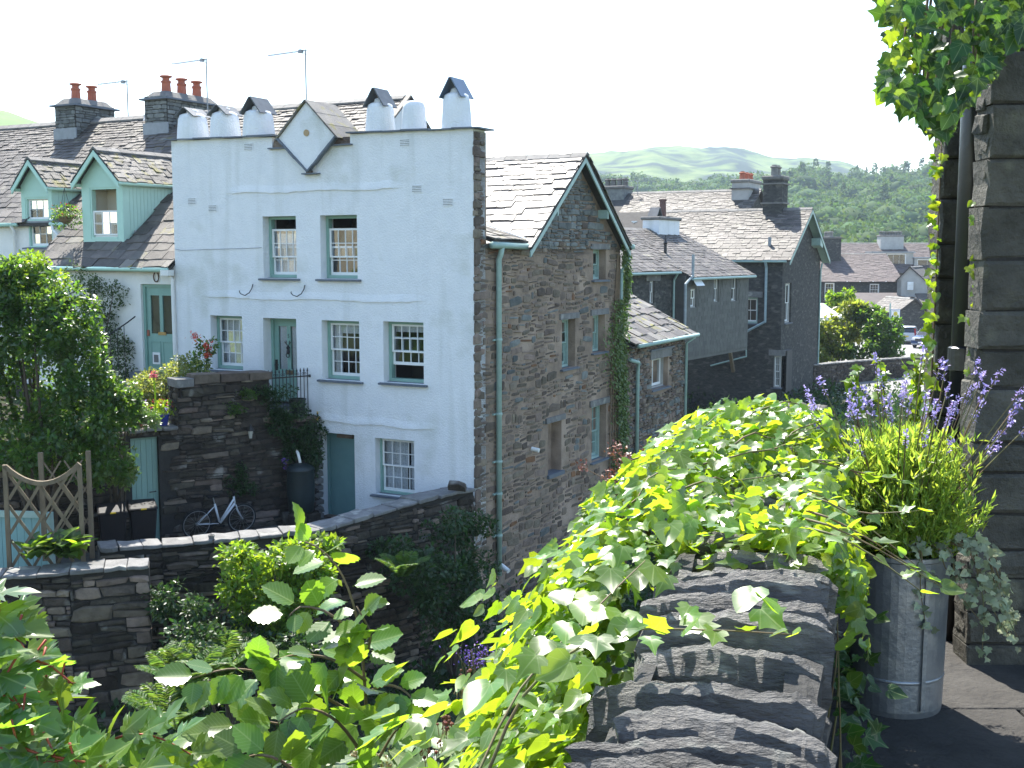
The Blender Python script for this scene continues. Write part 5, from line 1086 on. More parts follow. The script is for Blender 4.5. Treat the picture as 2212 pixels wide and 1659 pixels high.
# ------------------------------------------------------------------ buildings to the right
def px_on(T, x, y, axis, k):
    """where the sight line through a picture point meets the thing's plane (axis 0: local x = k, 1: local y = k)."""
    c, s_ = math.cos(T.rz), math.sin(T.rz); ex = np.array([c, s_, 0]); ey = np.array([-s_, c, 0]); d = ray(x, y); o = T.loc * np.array([1, 1, 0]); n = ex if axis == 0 else ey
    p = d * ((o @ n + k) / (d @ n)) - o; return (p @ ey if axis == 0 else p @ ex), p[2]
def px_rect(T, x0, y0, x1, y1, axis, k):
    a, b_ = px_on(T, x0, y0, axis, k), px_on(T, x1, y1, axis, k); return (min(a[0], b_[0]), max(a[0], b_[0]), min(a[1], b_[1]), max(a[1], b_[1]))
def gable_shell(T, x0, x1, y0, y1, yr, z0, ze, zr, wm, ov=.35, eo=.2, fopen=(), gopen=(), e0=.24, e1=.14, seed=1, lim=300, vx=None, sm='slate', w0=.4, w1=.28, zeb=None, back=True):
    """walls and a pitched roof; ridge along local x at y=yr. Front wall y0 faces the viewer, gable at x1."""
    zeb = ze if zeb is None else zeb; w = MB(); th = .4
    wall_grid(w, [x0, x1], [z0, ze], list(fopen), y0, y0 + th); w.box((x0, y1 - th, z0), (x1, y1, zeb)); wall_grid(w, [y0 + th, y1 - th], [z0, min(ze, zeb)], list(gopen), 0, th, ax=Y3, ay=-X3, o=np.array([x1, 0, 0.]))
    w.box((x0, y0 + th, z0), (x0 + th, y1 - th, min(ze, zeb)))
    for x in (x0, x1 - th): w.prism([(x, y0, ze), (x, yr, zr - .03), (x, y1, zeb), (x, y1, min(ze, zeb) - .01), (x, y0, min(ze, zeb) - .01)], (th, 0, 0))
    wo = w.build('wall', wm, T)
    sf = np.array([0, yr - y0, zr - ze]); Lf = np.linalg.norm(sf); sf /= Lf; sb = np.array([0, yr - y1, zr - zeb]); Lb = np.linalg.norm(sb); sb /= Lb
    A = np.array([0, y0, ze]) - sf * eo; B = np.array([0, y1, zeb]) - sb * eo
    r = MB().prism([(x0 - ov, A[1], A[2] + .03), (x0 - ov, yr, zr + .03), (x0 - ov, B[1], B[2] + .03), (x0 - ov, B[1], B[2] - .04), (x0 - ov, yr, zr - .05), (x0 - ov, A[1], A[2] - .04)], (x1 - x0 + 2 * ov, 0, 0)).build('roof', M['slate_base'], T)
    v0 = x0 - ov if vx is None else vx
    it = roof_slates((v0, A[1], A[2] + .03), X3, sf, x1 + ov - v0, Lf + eo, e0, e1, M[sm], seed=seed, w0=w0, w1=w1, th=.018)
    if back: it += roof_slates((x1 - .6, B[1], B[2] + .03), X3, sb, .6 + ov, Lb + eo, e0, e1, M[sm], seed=seed + 1, w0=w0, w1=w1, th=.018)
    pieces(T, r, 'slate', it, SLATES, lim, 'small_slates')
    u = v0
    while u < x1 + ov - .02:
        ww = min(.55, x1 + ov - u); g = MB()
        for q in (-1, 1): g.prism([(u, yr, zr + .12), (u, yr + q * .18, zr + .0), (u, yr + q * .18, zr - .05), (u, yr, zr + .06)], (ww - .012, 0, 0))
        g.build('ridge_tile', M['ridge'], (T, r)); u += ww
    return wo, r, A, B
def barge(T, r, x, y0, y1, yr, ze, zr, mat, eo=.25, zeb=None):
    for (y, z) in ((y0, ze), (y1, ze if zeb is None else zeb)):
        e = np.array([0, y - yr, z - zr]); e_ = e / np.linalg.norm(e); MB().obox((x - .03, yr, zr - .0), e + e_ * eo, (.04, 0, 0), (0, 0, -.2)).build('barge_board', M[mat], (T, r))
# --- outbuilding with sagging slate roof, built onto the flank
OB = Thing('outbuilding', (HC[0], HC[1], -8.5), -HA, 'low stone outbuilding with lichened slate roof behind the ivy covered corner', 'outbuilding')
ow = (10.25, 11.6, -3.95, -3.05); w = MB(); wall_grid(w, [8.05, 13.1], [-8.5, -2.5], [ow], .1 - .1, .4, ax=Y3, ay=-X3, o=np.array([.1, 0, 0.])); w.box((-5, 12.7, -8.5), (-.3, 13.1, -2.4)); w.prism([(.1, 12.72, -2.5), (-2.6, 12.72, -1.07), (-5.2, 12.72, -2.4)], (0, .37, 0)); owall = w.build('wall', M['mortar'], OB)
it = rubble((.1, 0, 0), Y3, X3, 8.06, 13.08, -8.4, -2.52, .07, .20, .12, .36, .05, lambda r, c, z: M['stone'] if r.random() < .8 else M['stone_g'], openings=[(ow[0] - .05, ow[1] + .05, ow[2] - .12, ow[3] + .28)], seed=101, gap=.02, warp=.06)
pieces(OB, owall, 'stone', it, STONES, 300, 'small_stones')
so = np.array([-2.95, 0, 1.56]); Lo = np.linalg.norm(so); so /= Lo
orf = MB().obox((.38, 8.05, -2.56), so * Lo, (0, 5.25, 0), (0, 0, .04)).obox((-2.57, 8.05, -1.0), (-2.6, 0, -1.3), (0, 5.25, 0), (0, 0, .04)).build('roof', M['slate_base'], OB)
it = roof_slates((.38, 8.05, -2.50), Y3, so, 5.25, Lo, .36, .26, lambda r: M['slate_moss'] if r.random() < .5 else M['slate'], seed=103, w0=.42, w1=.32, th=.028)
pieces(OB, orf, 'slate', it, SLATES, 300, 'small_slates')
MB().obox((.1, ow[0] - .2, ow[3]), (.05, 0, 0), (0, ow[1] - ow[0] + .4, 0), (0, 0, .24)).build('lintel', M['coping'], (OB, owall)); MB().obox((.1, ow[0] - .3, ow[3] + .25), (.10, 0, 0), (0, ow[1] - ow[0] + .6, 0), (0, 0, .05)).build('hood_slate', M['sill'], (OB, owall))
sash_window(OB, ow[0], ow[1], ow[2], ow[3], o=np.array([.1, 0, 0.]), ax=Y3, ay=-X3, dep=.15, cols=2, rows=(0, 1), fm='cement', sm='white', fw=.05, curtain=[(.05, .45, .2, .9)])
MB().tube([(.46, 8.3, -2.52), (.46, 13.3, -2.50)], .06, 8).build('gutter', M['pipe'], OB, smooth=True); MB().tube([(.46, 13.0, -2.55), (.2, 12.95, -2.75), (.2, 12.95, -8.3)], .045, 8).build('downpipe', M['pipe'], OB, smooth=True)
MB().tube([(.25, 8.25, -2.9), (.3, 8.7, -3.0), (.22, 8.85, -3.3), (.22, 8.85, -6.2)], .055, 10).build('downpipe', M['pipe'], OB, smooth=True)
MB().obox((-.1, 13.05, -2.46), (.5, .0, 0), (0, .12, 0), (-.02, 0, .03)).build('verge_slate', M['slate_moss'], OB)
# --- middle house, slate hung, running away to the right
O_ = at(1340, 584, 45.6); MH = Thing('slate_hung_house', (O_[0], O_[1], -8.6), math.atan2(.835, .55), 'grey slate hung house range with white chimney, behind the outbuilding', 'house')
zf = lambda y: -.62 + .515 * y
op1 = [px_rect(MH, 1360, 608, 1368, 640, 1, 0), px_rect(MH, 1404, 607, 1413, 655, 1, 0)]; op2 = []
w = MB(); wall_grid(w, [-6, 4.9], [-8.6, -.66], op1, 0, .4); w.box((-6, 7, -8.6), (12, 7.4, -.6)); w.prism([(-5.9, .1, -.7), (-5.9, 3.4, 1.08), (-5.9, 7.3, -.7)], (.3, 0, 0)); w.box((-6, .4, -8.6), (-5.6, 7, -.7)); mw = w.build('wall', M['farstone'], MH)
sh_op = [px_rect(MH, 1492, 624, 1504, 664, 1, -.5), px_rect(MH, 1543, 594, 1552, 652, 1, -.5), px_rect(MH, 1581, 596, 1591, 650, 1, -.5)]
w = MB(); wall_grid(w, [4.9, 12.0], [-4.45, -.93], sh_op, -.5, -.1); w.box((4.9, -.1, -4.45), (5.1, 3, -.93)); w.box((11.8, -.1, -4.45), (12.0, 7, -.93)); w.box((4.9, -.5, -4.55), (12, 1.5, -4.45)); sh = w.build('slate_hung_bay', M['slatehung'], MH)
it = []; r = random.Random(8); z = -4.4
while z < -1.0:
    x = 4.9
    while x < 12:
        ww = r.uniform(.25, .5); x1 = min(x + ww, 12)
        if not any(x1 > q[0] - .04 and x < q[1] + .04 and z + .2 > q[2] - .05 and z < q[3] + .03 for q in sh_op): it.append((frame4(((x + x1) / 2, -.512, z), ((x1 - x) - .006, 0, 0), (0, .008, .26), (0, -.010, 0)), r.randrange(6), M['slatehung'], (x1 - x) * .2))
        x = x1
    z += .19
pieces(MH, sh, 'wall_slate', it, SLATES, 300, 'small_wall_slates')
mrf = MB().prism([(-6.2, -.2, zf(-.2)), (-6.2, 3.4, 1.13), (-6.2, 7.6, -.85), (-6.2, 7.6, -.95), (-6.2, 3.4, 1.03), (-6.2, -.2, zf(-.2) - .08)], (11.2, 0, 0)).prism([(5.0, -.72, zf(-.72)), (5.0, 3.4, 1.13), (5.0, 7.6, -.85), (5.0, 7.6, -.95), (5.0, 3.4, 1.03), (5.0, -.72, zf(-.72) - .08)], (7.25, 0, 0)).build('roof', M['slate_base'], MH)
sm_ = np.array([0, 1, .515]) / math.hypot(1, .515)
it = roof_slates((-1.5, -.2, zf(-.2) + .02), X3, sm_, 6.5, 3.6 / sm_[1], .27, .17, M['slate'], seed=111, w0=.42, w1=.3) + roof_slates((5.0, -.72, zf(-.72) + .02), X3, sm_, 7.25, 4.12 / sm_[1], .27, .17, M['slate'], seed=112, w0=.42, w1=.3)
pieces(MH, mrf, 'slate', it, SLATES, 300, 'small_slates'); ridge_tiles(MH, mrf, -1.5, 12.2, 3.4, 1.13)
for q in op1 + sh_op: sash_window(MH, *q, o=np.array([0, 0 if q in op1 else -.5, 0]), dep=.06, cols=2, rows=(1, 1), fm='cement', sm='white', fw=.04, sill=False, re=.05)
MB().obox((op1[1][0] - .4, -.05, op1[1][3]), (1.3, 0, 0), (0, .1, 0), (0, 0, .28)).build('lintel', M['coping'], (MH, mw))
q = px_rect(MH, 1489, 596, 1506, 624, 1, -.5); MB().obox((q[0], -.55, q[3]), (q[1] - q[0], 0, 0), (0, -.32, q[2] - q[3] + .15), (0, .02, .02)).build('open_casement', M['white'], MH)
MB().tube([(-6, -.3, zf(-.2) - .05), (4.9, -.3, zf(-.2) - .05)], .06, 6).build('gutter', M['pipe'], MH); MB().tube([(5, -.82, zf(-.72) - .05), (12.1, -.82, zf(-.72) - .05)], .06, 6).build('gutter', M['pipe'], MH)
MB().tube([(4.6, -.3, -.8), (4.7, -.08, -1.1), (4.7, -.08, -5)], .05, 8).build('downpipe', M['pipe'], MH); x_ = px_on(MH, 1480, 600, 1, -.6)[0]; MB().tube([(x_ + .45, -.75, .0), (x_ + .45, -.75, -.9), (x_, -.62, -1.25), (x_, -.62, -5)], .065, 8).build('soil_pipe', mk('pale_grey_pipe', (.36, .42, .44), None, 5, .4), MH)
x_ = px_on(MH, 1437, 556, 1, 1.2)[0]; MB().lathe([(.09, 0), (.07, .1), (.07, .45), (.1, .5), (.05, .62), (.02, .85)], (x_, 1.2, zf(1.2)), 8).build('roof_flue', M['iron'], MH)
cx = px_on(MH, 1428, 490, 1, 3.4)[0]; c_ = MB().box((cx - 1.25, 2.9, .3), (cx + 1.0, 3.75, 1.62)).build('chimney', M['render'], MH, label='white rendered chimney with stone slab top')
MB().box((cx - 1.33, 2.8, 1.62), (cx + 1.08, 3.85, 1.78)).build('chimney_slab', M['ridge'], (MH, c_), bevel=.04); MB().lathe([(.17, 0), (.15, .75), (.19, .78), (.19, .85)], (cx - .05, 3.3, 1.78), 10).build('chimney_pot', mk('dark_clay', (.16, .09, .075), None, 6, .8), (MH, c_))
for s_ in (-1, 1): MB().prism([(cx - .75 + s_ * .28, 3.1, 1.78), (cx - .75, 3.1, 2.2), (cx - .75, 3.6, 2.2), (cx - .75 + s_ * .28, 3.6, 1.78)], (s_ * .03, 0, .02)).build('cap_slate', M['capgrey'], (MH, c_))
# --- big stone house with gable to the right
G_ = at(1690, 555, 60.0); BH = Thing('stone_house', (G_[0], G_[1], -8.6), -HA, 'large dark stone house with tall gable, shaded wall and pale slate roof', 'house')
bf = [px_rect(BH, 1602, 642, 1636, 699, 1, 0)]; bgx = [px_rect(BH, 1697, 612, 1708, 696, 0, 0), px_rect(BH, 1671, 768, 1684, 838, 1, 0)]
bf.append(bgx[1]); bg = [bgx[0]]
GY1 = px_on(BH, 1772, 558, 0, 0)[0]
wo, br, A_, B_ = gable_shell(BH, -15, 0, 0, GY1, GY1 / 2, -8.6, -.15, 2.42, M['farstone'], ov=.5, eo=.35, fopen=bf, gopen=bg, e0=.30, e1=.15, seed=121, vx=-8.6, w0=.45, w1=.3)
barge(BH, br, .5, 0, GY1, GY1 / 2, -.15, 2.42, 'pipe', .35); e = np.array([0, GY1 / 2, -2.57]); MB().obox((0.02, GY1 / 2, 2.38), e * 1.1, (.45, 0, 0), (0, 0, -.05)).build('soffit', M['pipe'], (BH, br))
MB().prism([(0, GY1 - 2.2, .9), (0, GY1 - 1.6, .55), (0, GY1 - 1.6, .35), (0, GY1 - 2.2, .5)], (.5, 0, 0)).build('purlin_end', M['pipe'], (BH, br))
sash_window(BH, *bf[0], dep=.12, cols=2, rows=(1, 1), fm='pipe', sm='white', fw=.09, sill_out=.1); sash_window(BH, *bf[1], dep=.12, cols=3, rows=(2, 2), fm='cement', sm='white', fw=.05)
sash_window(BH, *bg[0], ax=Y3, ay=-X3, dep=.1, cols=2, rows=(1, 1), fm='cement', sm='white', fw=.08)
for q in bf: MB().obox((q[0] - .25, -.04, q[3]), (q[1] - q[0] + .5, 0, 0), (0, .1, 0), (0, 0, .3)).build('lintel', M['coping'], (BH, wo))
MB().tube([(-8.4, -.32, -.36), (.3, -.32, -.36)], .06, 6).build('gutter', M['pipe'], BH)
xp = px_on(BH, 1655, 600, 1, -.12)[0]; xq = px_on(BH, 1545, 750, 1, -.12)[0]; MB().tube([(xp, -.32, -.4), (xp, -.12, -.7), (xp, -.12, px_on(BH, 1652, 695, 1, -.12)[1]), (xq, -.12, px_on(BH, 1545, 752, 1, -.12)[1])], .075, 8).build('downpipe', mk('pale_blue_pipe', (.34, .44, .48), None, 5, .4), BH)
a, b_ = px_on(BH, 1612, 726, 1, -.1), px_on(BH, 1612, 770, 1, -.1); c2 = px_on(BH, 1535, 790, 1, -.1); MB().tube([(a[0], -.1, a[1]), (b_[0], -.1, b_[1]), (c2[0], -.1, c2[1])], .05, 6).build('waste_pipe', M['pipe'], BH)
a, b_ = px_on(BH, 1570, 715, 1, -1.2), px_on(BH, 1584, 803, 1, -.3); MB().bar((a[0], -1.2, a[1]), (b_[0], -.3, b_[1]), .16, .16).build('raking_prop', M['wood'], BH)
MB().tube([(.1, GY1 + .1, -.5), (.06, GY1 - .06, -.9), (.06, GY1 - .06, -8)], .05, 8).build('downpipe', M['pipe'], BH)
a = px_on(BH, 1662, 545, 1, .9); MB().tube([(a[0], .9, .2), (a[0], .9, .9)], .09, 8).build('vent_pipe', M['lead'], BH)
def block_stack(T, x0, x1, y0, y1, z0, z1, mat, npots, pm, bands=(), pr=.16, ph=.45, cap=True, label=None):
    c = MB().box((x0, y0, z0), (x1, y1, z1)).build('chimney', mat, T, label=label)
    for z in bands: MB().box((x0 - .1, y0 - .1, z), (x1 + .1, y1 + .1, z + .08)).build('chimney_band', M['ridge'], (T, c))
    MB().box((x0 - .08, y0 - .08, z1), (x1 + .08, y1 + .08, z1 + .22)).build('chimney_cap', M['ridge'], (T, c), bevel=.05)
    for i in range(npots):
        k = (i + .5) / npots; p_ = (x0 + (x1 - x0) * k, (y0 + y1) / 2) if (x1 - x0) >= (y1 - y0) else ((x0 + x1) / 2, y0 + (y1 - y0) * k)
        MB().lathe([(pr * 1.15, -.03), (pr, .04), (pr * .9, ph * .7), (pr * 1.2, ph * .75), (pr * 1.2, ph * .85), (pr * .8, ph * .9), (pr * .75, ph), (.02, ph)], (*p_, z1 + .22), 10).build('chimney_pot', M[pm], (T, c))
    return c
q = px_rect(BH, 1683, 395, 1724, 470, 1, GY1 / 2); block_stack(BH, -2.15, -1.1, GY1 / 2 - .45, GY1 / 2 + .75, 1.6, 4.05, M['farstone'], 2, 'ridge', (2.75, 3.8), .2, .6, label='tall stone chimney at the gable')
MB().tube([(-9.5, 3.3, 1.7), (-9.5, 3.3, 1.9)], .2, 6).build('roof_cowl', M['white'], BH)
# --- house behind
K_ = at(1592, 452, 71.0); RH = Thing('rear_house', (K_[0], K_[1], -8.6), -HA, 'long slate roof between two chimneys behind the stone house', 'house')
gable_shell(RH, -12, 0, 0, 8.4, 4.2, -8.6, 1.6, 4.05, M['farstone'], ov=.3, eo=.3, e0=.28, e1=.15, seed=131, vx=-8.5, lim=220)
q = px_rect(RH, 1552, 382, 1612, 455, 1, 4.2); block_stack(RH, -1.3, -.2, 3.0, 5.6, 2.2, 4.5, M['cement'], 3, 'clay', (4.1,), .19, .5, label='cement chimney with three pots')
q = px_on(RH, 1333, 440, 1, 4.2)[0]; block_stack(RH, q - .9, q + .8, 3.4, 5.0, 1.5, 4.35, M['stone_g'], 4, 'ridge', (3.0,), .2, .55, label='broad stone chimney left of the slate roof')
p = RH.world((q + 1.6, 3.9, 4.0)); aerial(HW(*hloc(p)[:2], 3.8), 4.95, .9, 7, -HA, 'thin aerial in front of the long slate roof')
d2 = MB().lathe([(.02, 0), (.3, .03), (.45, .12), (.44, .125), (.28, .04), (.02, .012)], (0, 0, 0), 18).build('satellite_dish', M['lead'], RH.e); p_ = px_on(RH, 1420, 470, 1, -1.2); d2.location = (p_[0], -1.2, p_[1] - RH.z0); d2.rotation_euler = (math.radians(75), 0, math.radians(-30))
# ------------------------------------------------------------------ far houses and the car park
CZ = -7.8
M['asphalt'] = mk('car_park_asphalt', (.26, .25, .235), (.20, .195, .185), .8, .9, .3, 6)
sheet('car_park', [(20, 62, 0), (60, 62, 0), (75, 150, 0), (20, 150, 0)], CZ, M['asphalt'], th=.8)
def fhouse(name, label, px0, px1, ye, yr, Y, depth, wm, seed, e0=.3, lim=180, ang=0, ov=.3, zr=None, fo=(), cat='house', sm='slate', kpy=None):
    a, b_ = at(px0, ye, Y), at(px1, ye, Y); Lh = b_[0] - a[0]; T = Thing(name, (a[0], a[1], CZ - .3), ang, label, cat)
    ze = a[2]; zr = zr if zr is not None else at((px0 + px1) / 2, yr, Y + depth / 2)[2]
    wo, r, A, B = gable_shell(T, 0, Lh, 0, depth, depth / 2, CZ - .3, ze, zr, wm, ov=ov, eo=.25, e0=e0, e1=e0 * .7, seed=seed, lim=lim, fopen=[px_rect(T, *q, 1, 0) for q in fo], w0=.55, w1=.45, back=False, sm=sm)
    for q in fo: sash_window(T, *px_rect(T, *q, 1, 0), dep=.08, cols=3, rows=(2, 2), fm='white', sm='white', fw=.07)
    return T, r, ze, zr, Lh
M['slate_br'] = mk('brown_slate', (0.125, 0.098, 0.090), (0.085, 0.068, 0.064), 2.0, .7, .4, 20, .35, rnd=.22, hue=.01)
FA, fr_, ze_, zr_, LA = fhouse('far_stone_house', 'dark stone house with brown slate roof and two white sash windows', 1762, 1945, 607, 549, 122, 12, M['farstone'], 141, fo=[(1782, 611, 1802, 648), (1879, 613, 1899, 639)], sm='slate_br')
block_stack(FA, *sorted((px_on(FA, 1772, 530, 1, 4.6)[0], px_on(FA, 1815, 530, 1, 4.6)[0])), 4.2, 6.6, -.8, at(1790, 516, 127)[2], M['farstone'], 5, 'ridge', (), .24, .6, label='broad chimney with five pots')
for i in range(5): p_ = px_on(FA, 1830 + i * 28, 609, 1, -.4); MB().lathe([(.02, 0), (.06, .05), (.02, .1)], (p_[0], -.4, p_[1]), 6).build('bulb', M['white'], FA)
a = px_on(FA, 1840, 640, 1, -.1); MB().tube([(a[0], -.1, ze_ - .3), (a[0], -.1, CZ)], .09, 6).build('downpipe', M['iron'], FA)
FB, fb_, _, _, LBh = fhouse('far_terrace', 'brown roofed terrace with dormers seen above the stone house', 1800, 2070, 588, 526, 152, 13, M['farstone'], 145, e0=.36, sm='slate_br')
block_stack(FB, *sorted((px_on(FB, 1902, 530, 1, 5)[0], px_on(FB, 1952, 530, 1, 5)[0])), 5, 6.6, 0, at(1920, 511, 157)[2], M['cement'], 8, 'ridge', (), .2, .5, label='wide pale chimney with a row of pots')
def flat_dormer(T, x0, y0, x1, y1, wx, yl, cols, label):
    a = px_rect(T, x0, y0, x1, y1, 1, yl); d = MB(); wq = px_rect(T, *wx, 1, yl); wall_grid(d, [a[0], a[1]], [a[2], a[3]], [wq], yl, yl + 3.0); o = d.build('dormer', M['cement'], T, label=label)
    MB().box((a[0] - .2, yl - .25, a[3]), (a[1] + .2, yl + 3.4, a[3] + .16)).build('dormer_roof', M['lead'], (T, o))
    sash_window(T, *wq, o=np.array([0, yl, 0]), dep=.06, cols=cols, rows=(0, 1), fm='white', sm='white', fw=.07, re=.02)
flat_dormer(FB, 1885, 546, 1972, 582, (1916, 548, 1957, 577), 1.6, 3, 'grey box dormer with a white three light window'); flat_dormer(FB, 1976, 558, 2050, 578, (1982, 560, 2026, 575), 1.3, 2, 'low box dormer with two white lights')
# rendered house with its gable towards us
Cc = at(1942, 603, 116.0); zc0 = Cc[2]; GC = Thing('rendered_house', (at(2022, 603, 116)[0], 116, CZ - .3), math.radians(-116), 'pale grey rendered house with steep gable, louvred vent and brown roof', 'house')
WC = at(2022, 603, 116)[0] - Cc[0]; zca = at(1966, 577, 118)[2]
# local x runs towards the viewer, local y to the right: gable at x=0 faces us
gable_shell(GC, -9, 0, -WC, WC * .35, -WC * .68, CZ - .3, zc0 - 0.1, zca, M['cement'], ov=.2, eo=.2, e0=.34, e1=.26, seed=151, lim=120, sm='slate_br', zeb=at(2040, 650, 116)[2], back=True)
v_ = px_rect(GC, 1961, 609, 1973, 626, 0, 0.0); bx_ = MB().box((0, v_[0], v_[2]), (.22, v_[1], v_[3])).build('louvre_box', M['white'], GC)
for i in range(5): z = v_[2] + (v_[3] - v_[2]) * (i + .3) / 5; MB().obox((.20, v_[0] + .03, z), (.1, 0, -.06), (0, v_[1] - v_[0] - .06, 0), (0, 0, .03)).build('louvre', M['white'], (GC, bx_))
v_ = px_rect(GC, 1990, 640, 2007, 664, 0, 0); MB().box((.002, v_[0], v_[2]), (.05, v_[1], v_[3])).build('doorway', M['iron'], GC)
# slate shed by the car park
S_ = at(2003, 670, 109.0); SH = Thing('slate_shed', (S_[0], S_[1], CZ), math.radians(-80), 'small dark stone shed with pale slate roof behind the parked cars', 'shed')
wS = S_[0] - at(1935, 670, 109)[0]; gable_shell(SH, -5, 0, -wS, 0, -wS * .47, CZ, at(1960, 671, 109)[2], at(1967, 646, 109)[2], M['farstone'], ov=.3, eo=.35, e0=.4, e1=.3, seed=155, lim=120, w0=.6, w1=.5)
# lower shed roofs in between
LS = Thing('lean_to_shed', tuple(at(1850, 700, 114) * np.array([1, 1, 0]) + np.array([0, 0, CZ])), 0, 'low dark lean to roof behind the leafy bush', 'shed'); MB().box((0, 0, CZ), (5.5, 4, -5.6)).build('wall', M['farstone'], LS); MB().prism([(-.3, -.4, -5.7), (5.8, -.4, -5.7), (5.8, 4.2, -4.0), (-.3, 4.2, -4.0)], (0, 0, .12)).build('roof', M['slate_br'], LS)
LT = Thing('low_slate_shed', tuple(at(2003, 690, 113) * np.array([1, 1, 0]) + np.array([0, 0, CZ])), 0, 'low shed with bright slate roof at the ivy wall edge', 'shed'); MB().box((0, 0, CZ), (5, 3, -5.4)).build('wall', M['farstone'], LT); MB().prism([(-.2, -.3, -5.5), (5.2, -.3, -5.5), (5.2, 3.2, -4.0), (-.2, 3.2, -4.0)], (0, 0, .12)).build('roof', M['slate'], LT)
# boundary wall in front of the car park
pw = [at(1757, 790, 66.5), at(1830, 783, 70), at(1935, 776, 73), at(2060, 770, 76)]
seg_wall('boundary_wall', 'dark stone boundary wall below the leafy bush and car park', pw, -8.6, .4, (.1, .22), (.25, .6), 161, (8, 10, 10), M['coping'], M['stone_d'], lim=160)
# --- car park sign
sp = at(1920, 745, 90.0); SG = Thing('car_park_sign', (sp[0], sp[1], CZ), math.radians(8), 'white car park sign with yellow circle on a pale post', 'sign')
zt_ = at(1920, 655, 90)[2]; MB().tube([(0, 0, CZ), (0, 0, zt_)], .06, 8).build('post', M['pipe'], SG); bz0, bz1 = at(1920, 691, 90)[2], at(1920, 668, 90)[2]
bo = MB().box((.06, -.03, bz0), (.82, .03, bz1)).build('board', mk('sign_blue', (.10, .17, .35), None, 5, .5), SG); MB().box((.09, -.036, bz0 + .03), (.79, -.031, bz1 - .03)).build('board_face', M['white'], (SG, bo))
MB().tube([(.44, -.040, (bz0 + bz1) / 2 + .06), (.44, -.037, (bz0 + bz1) / 2 + .06)], .17, 20).build('yellow_circle', mk('sign_yellow', (.75, .62, .05), None, 5, .5), (SG, bo)); GREY = mk('sign_grey', (.12, .14, .2), None, 5, .6)
text_obj('PARKING', .13, SG, bo, GREY, (.44, -.040, bz1 - .13)); text_obj('C', .2, SG, bo, GREY, (.44, -.043, (bz0 + bz1) / 2 + .06)); text_obj('PAY', .1, SG, bo, GREY, (.44, -.040, bz0 + .21)); text_obj('ON FOOT', .08, SG, bo, GREY, (.44, -.040, bz0 + .10))
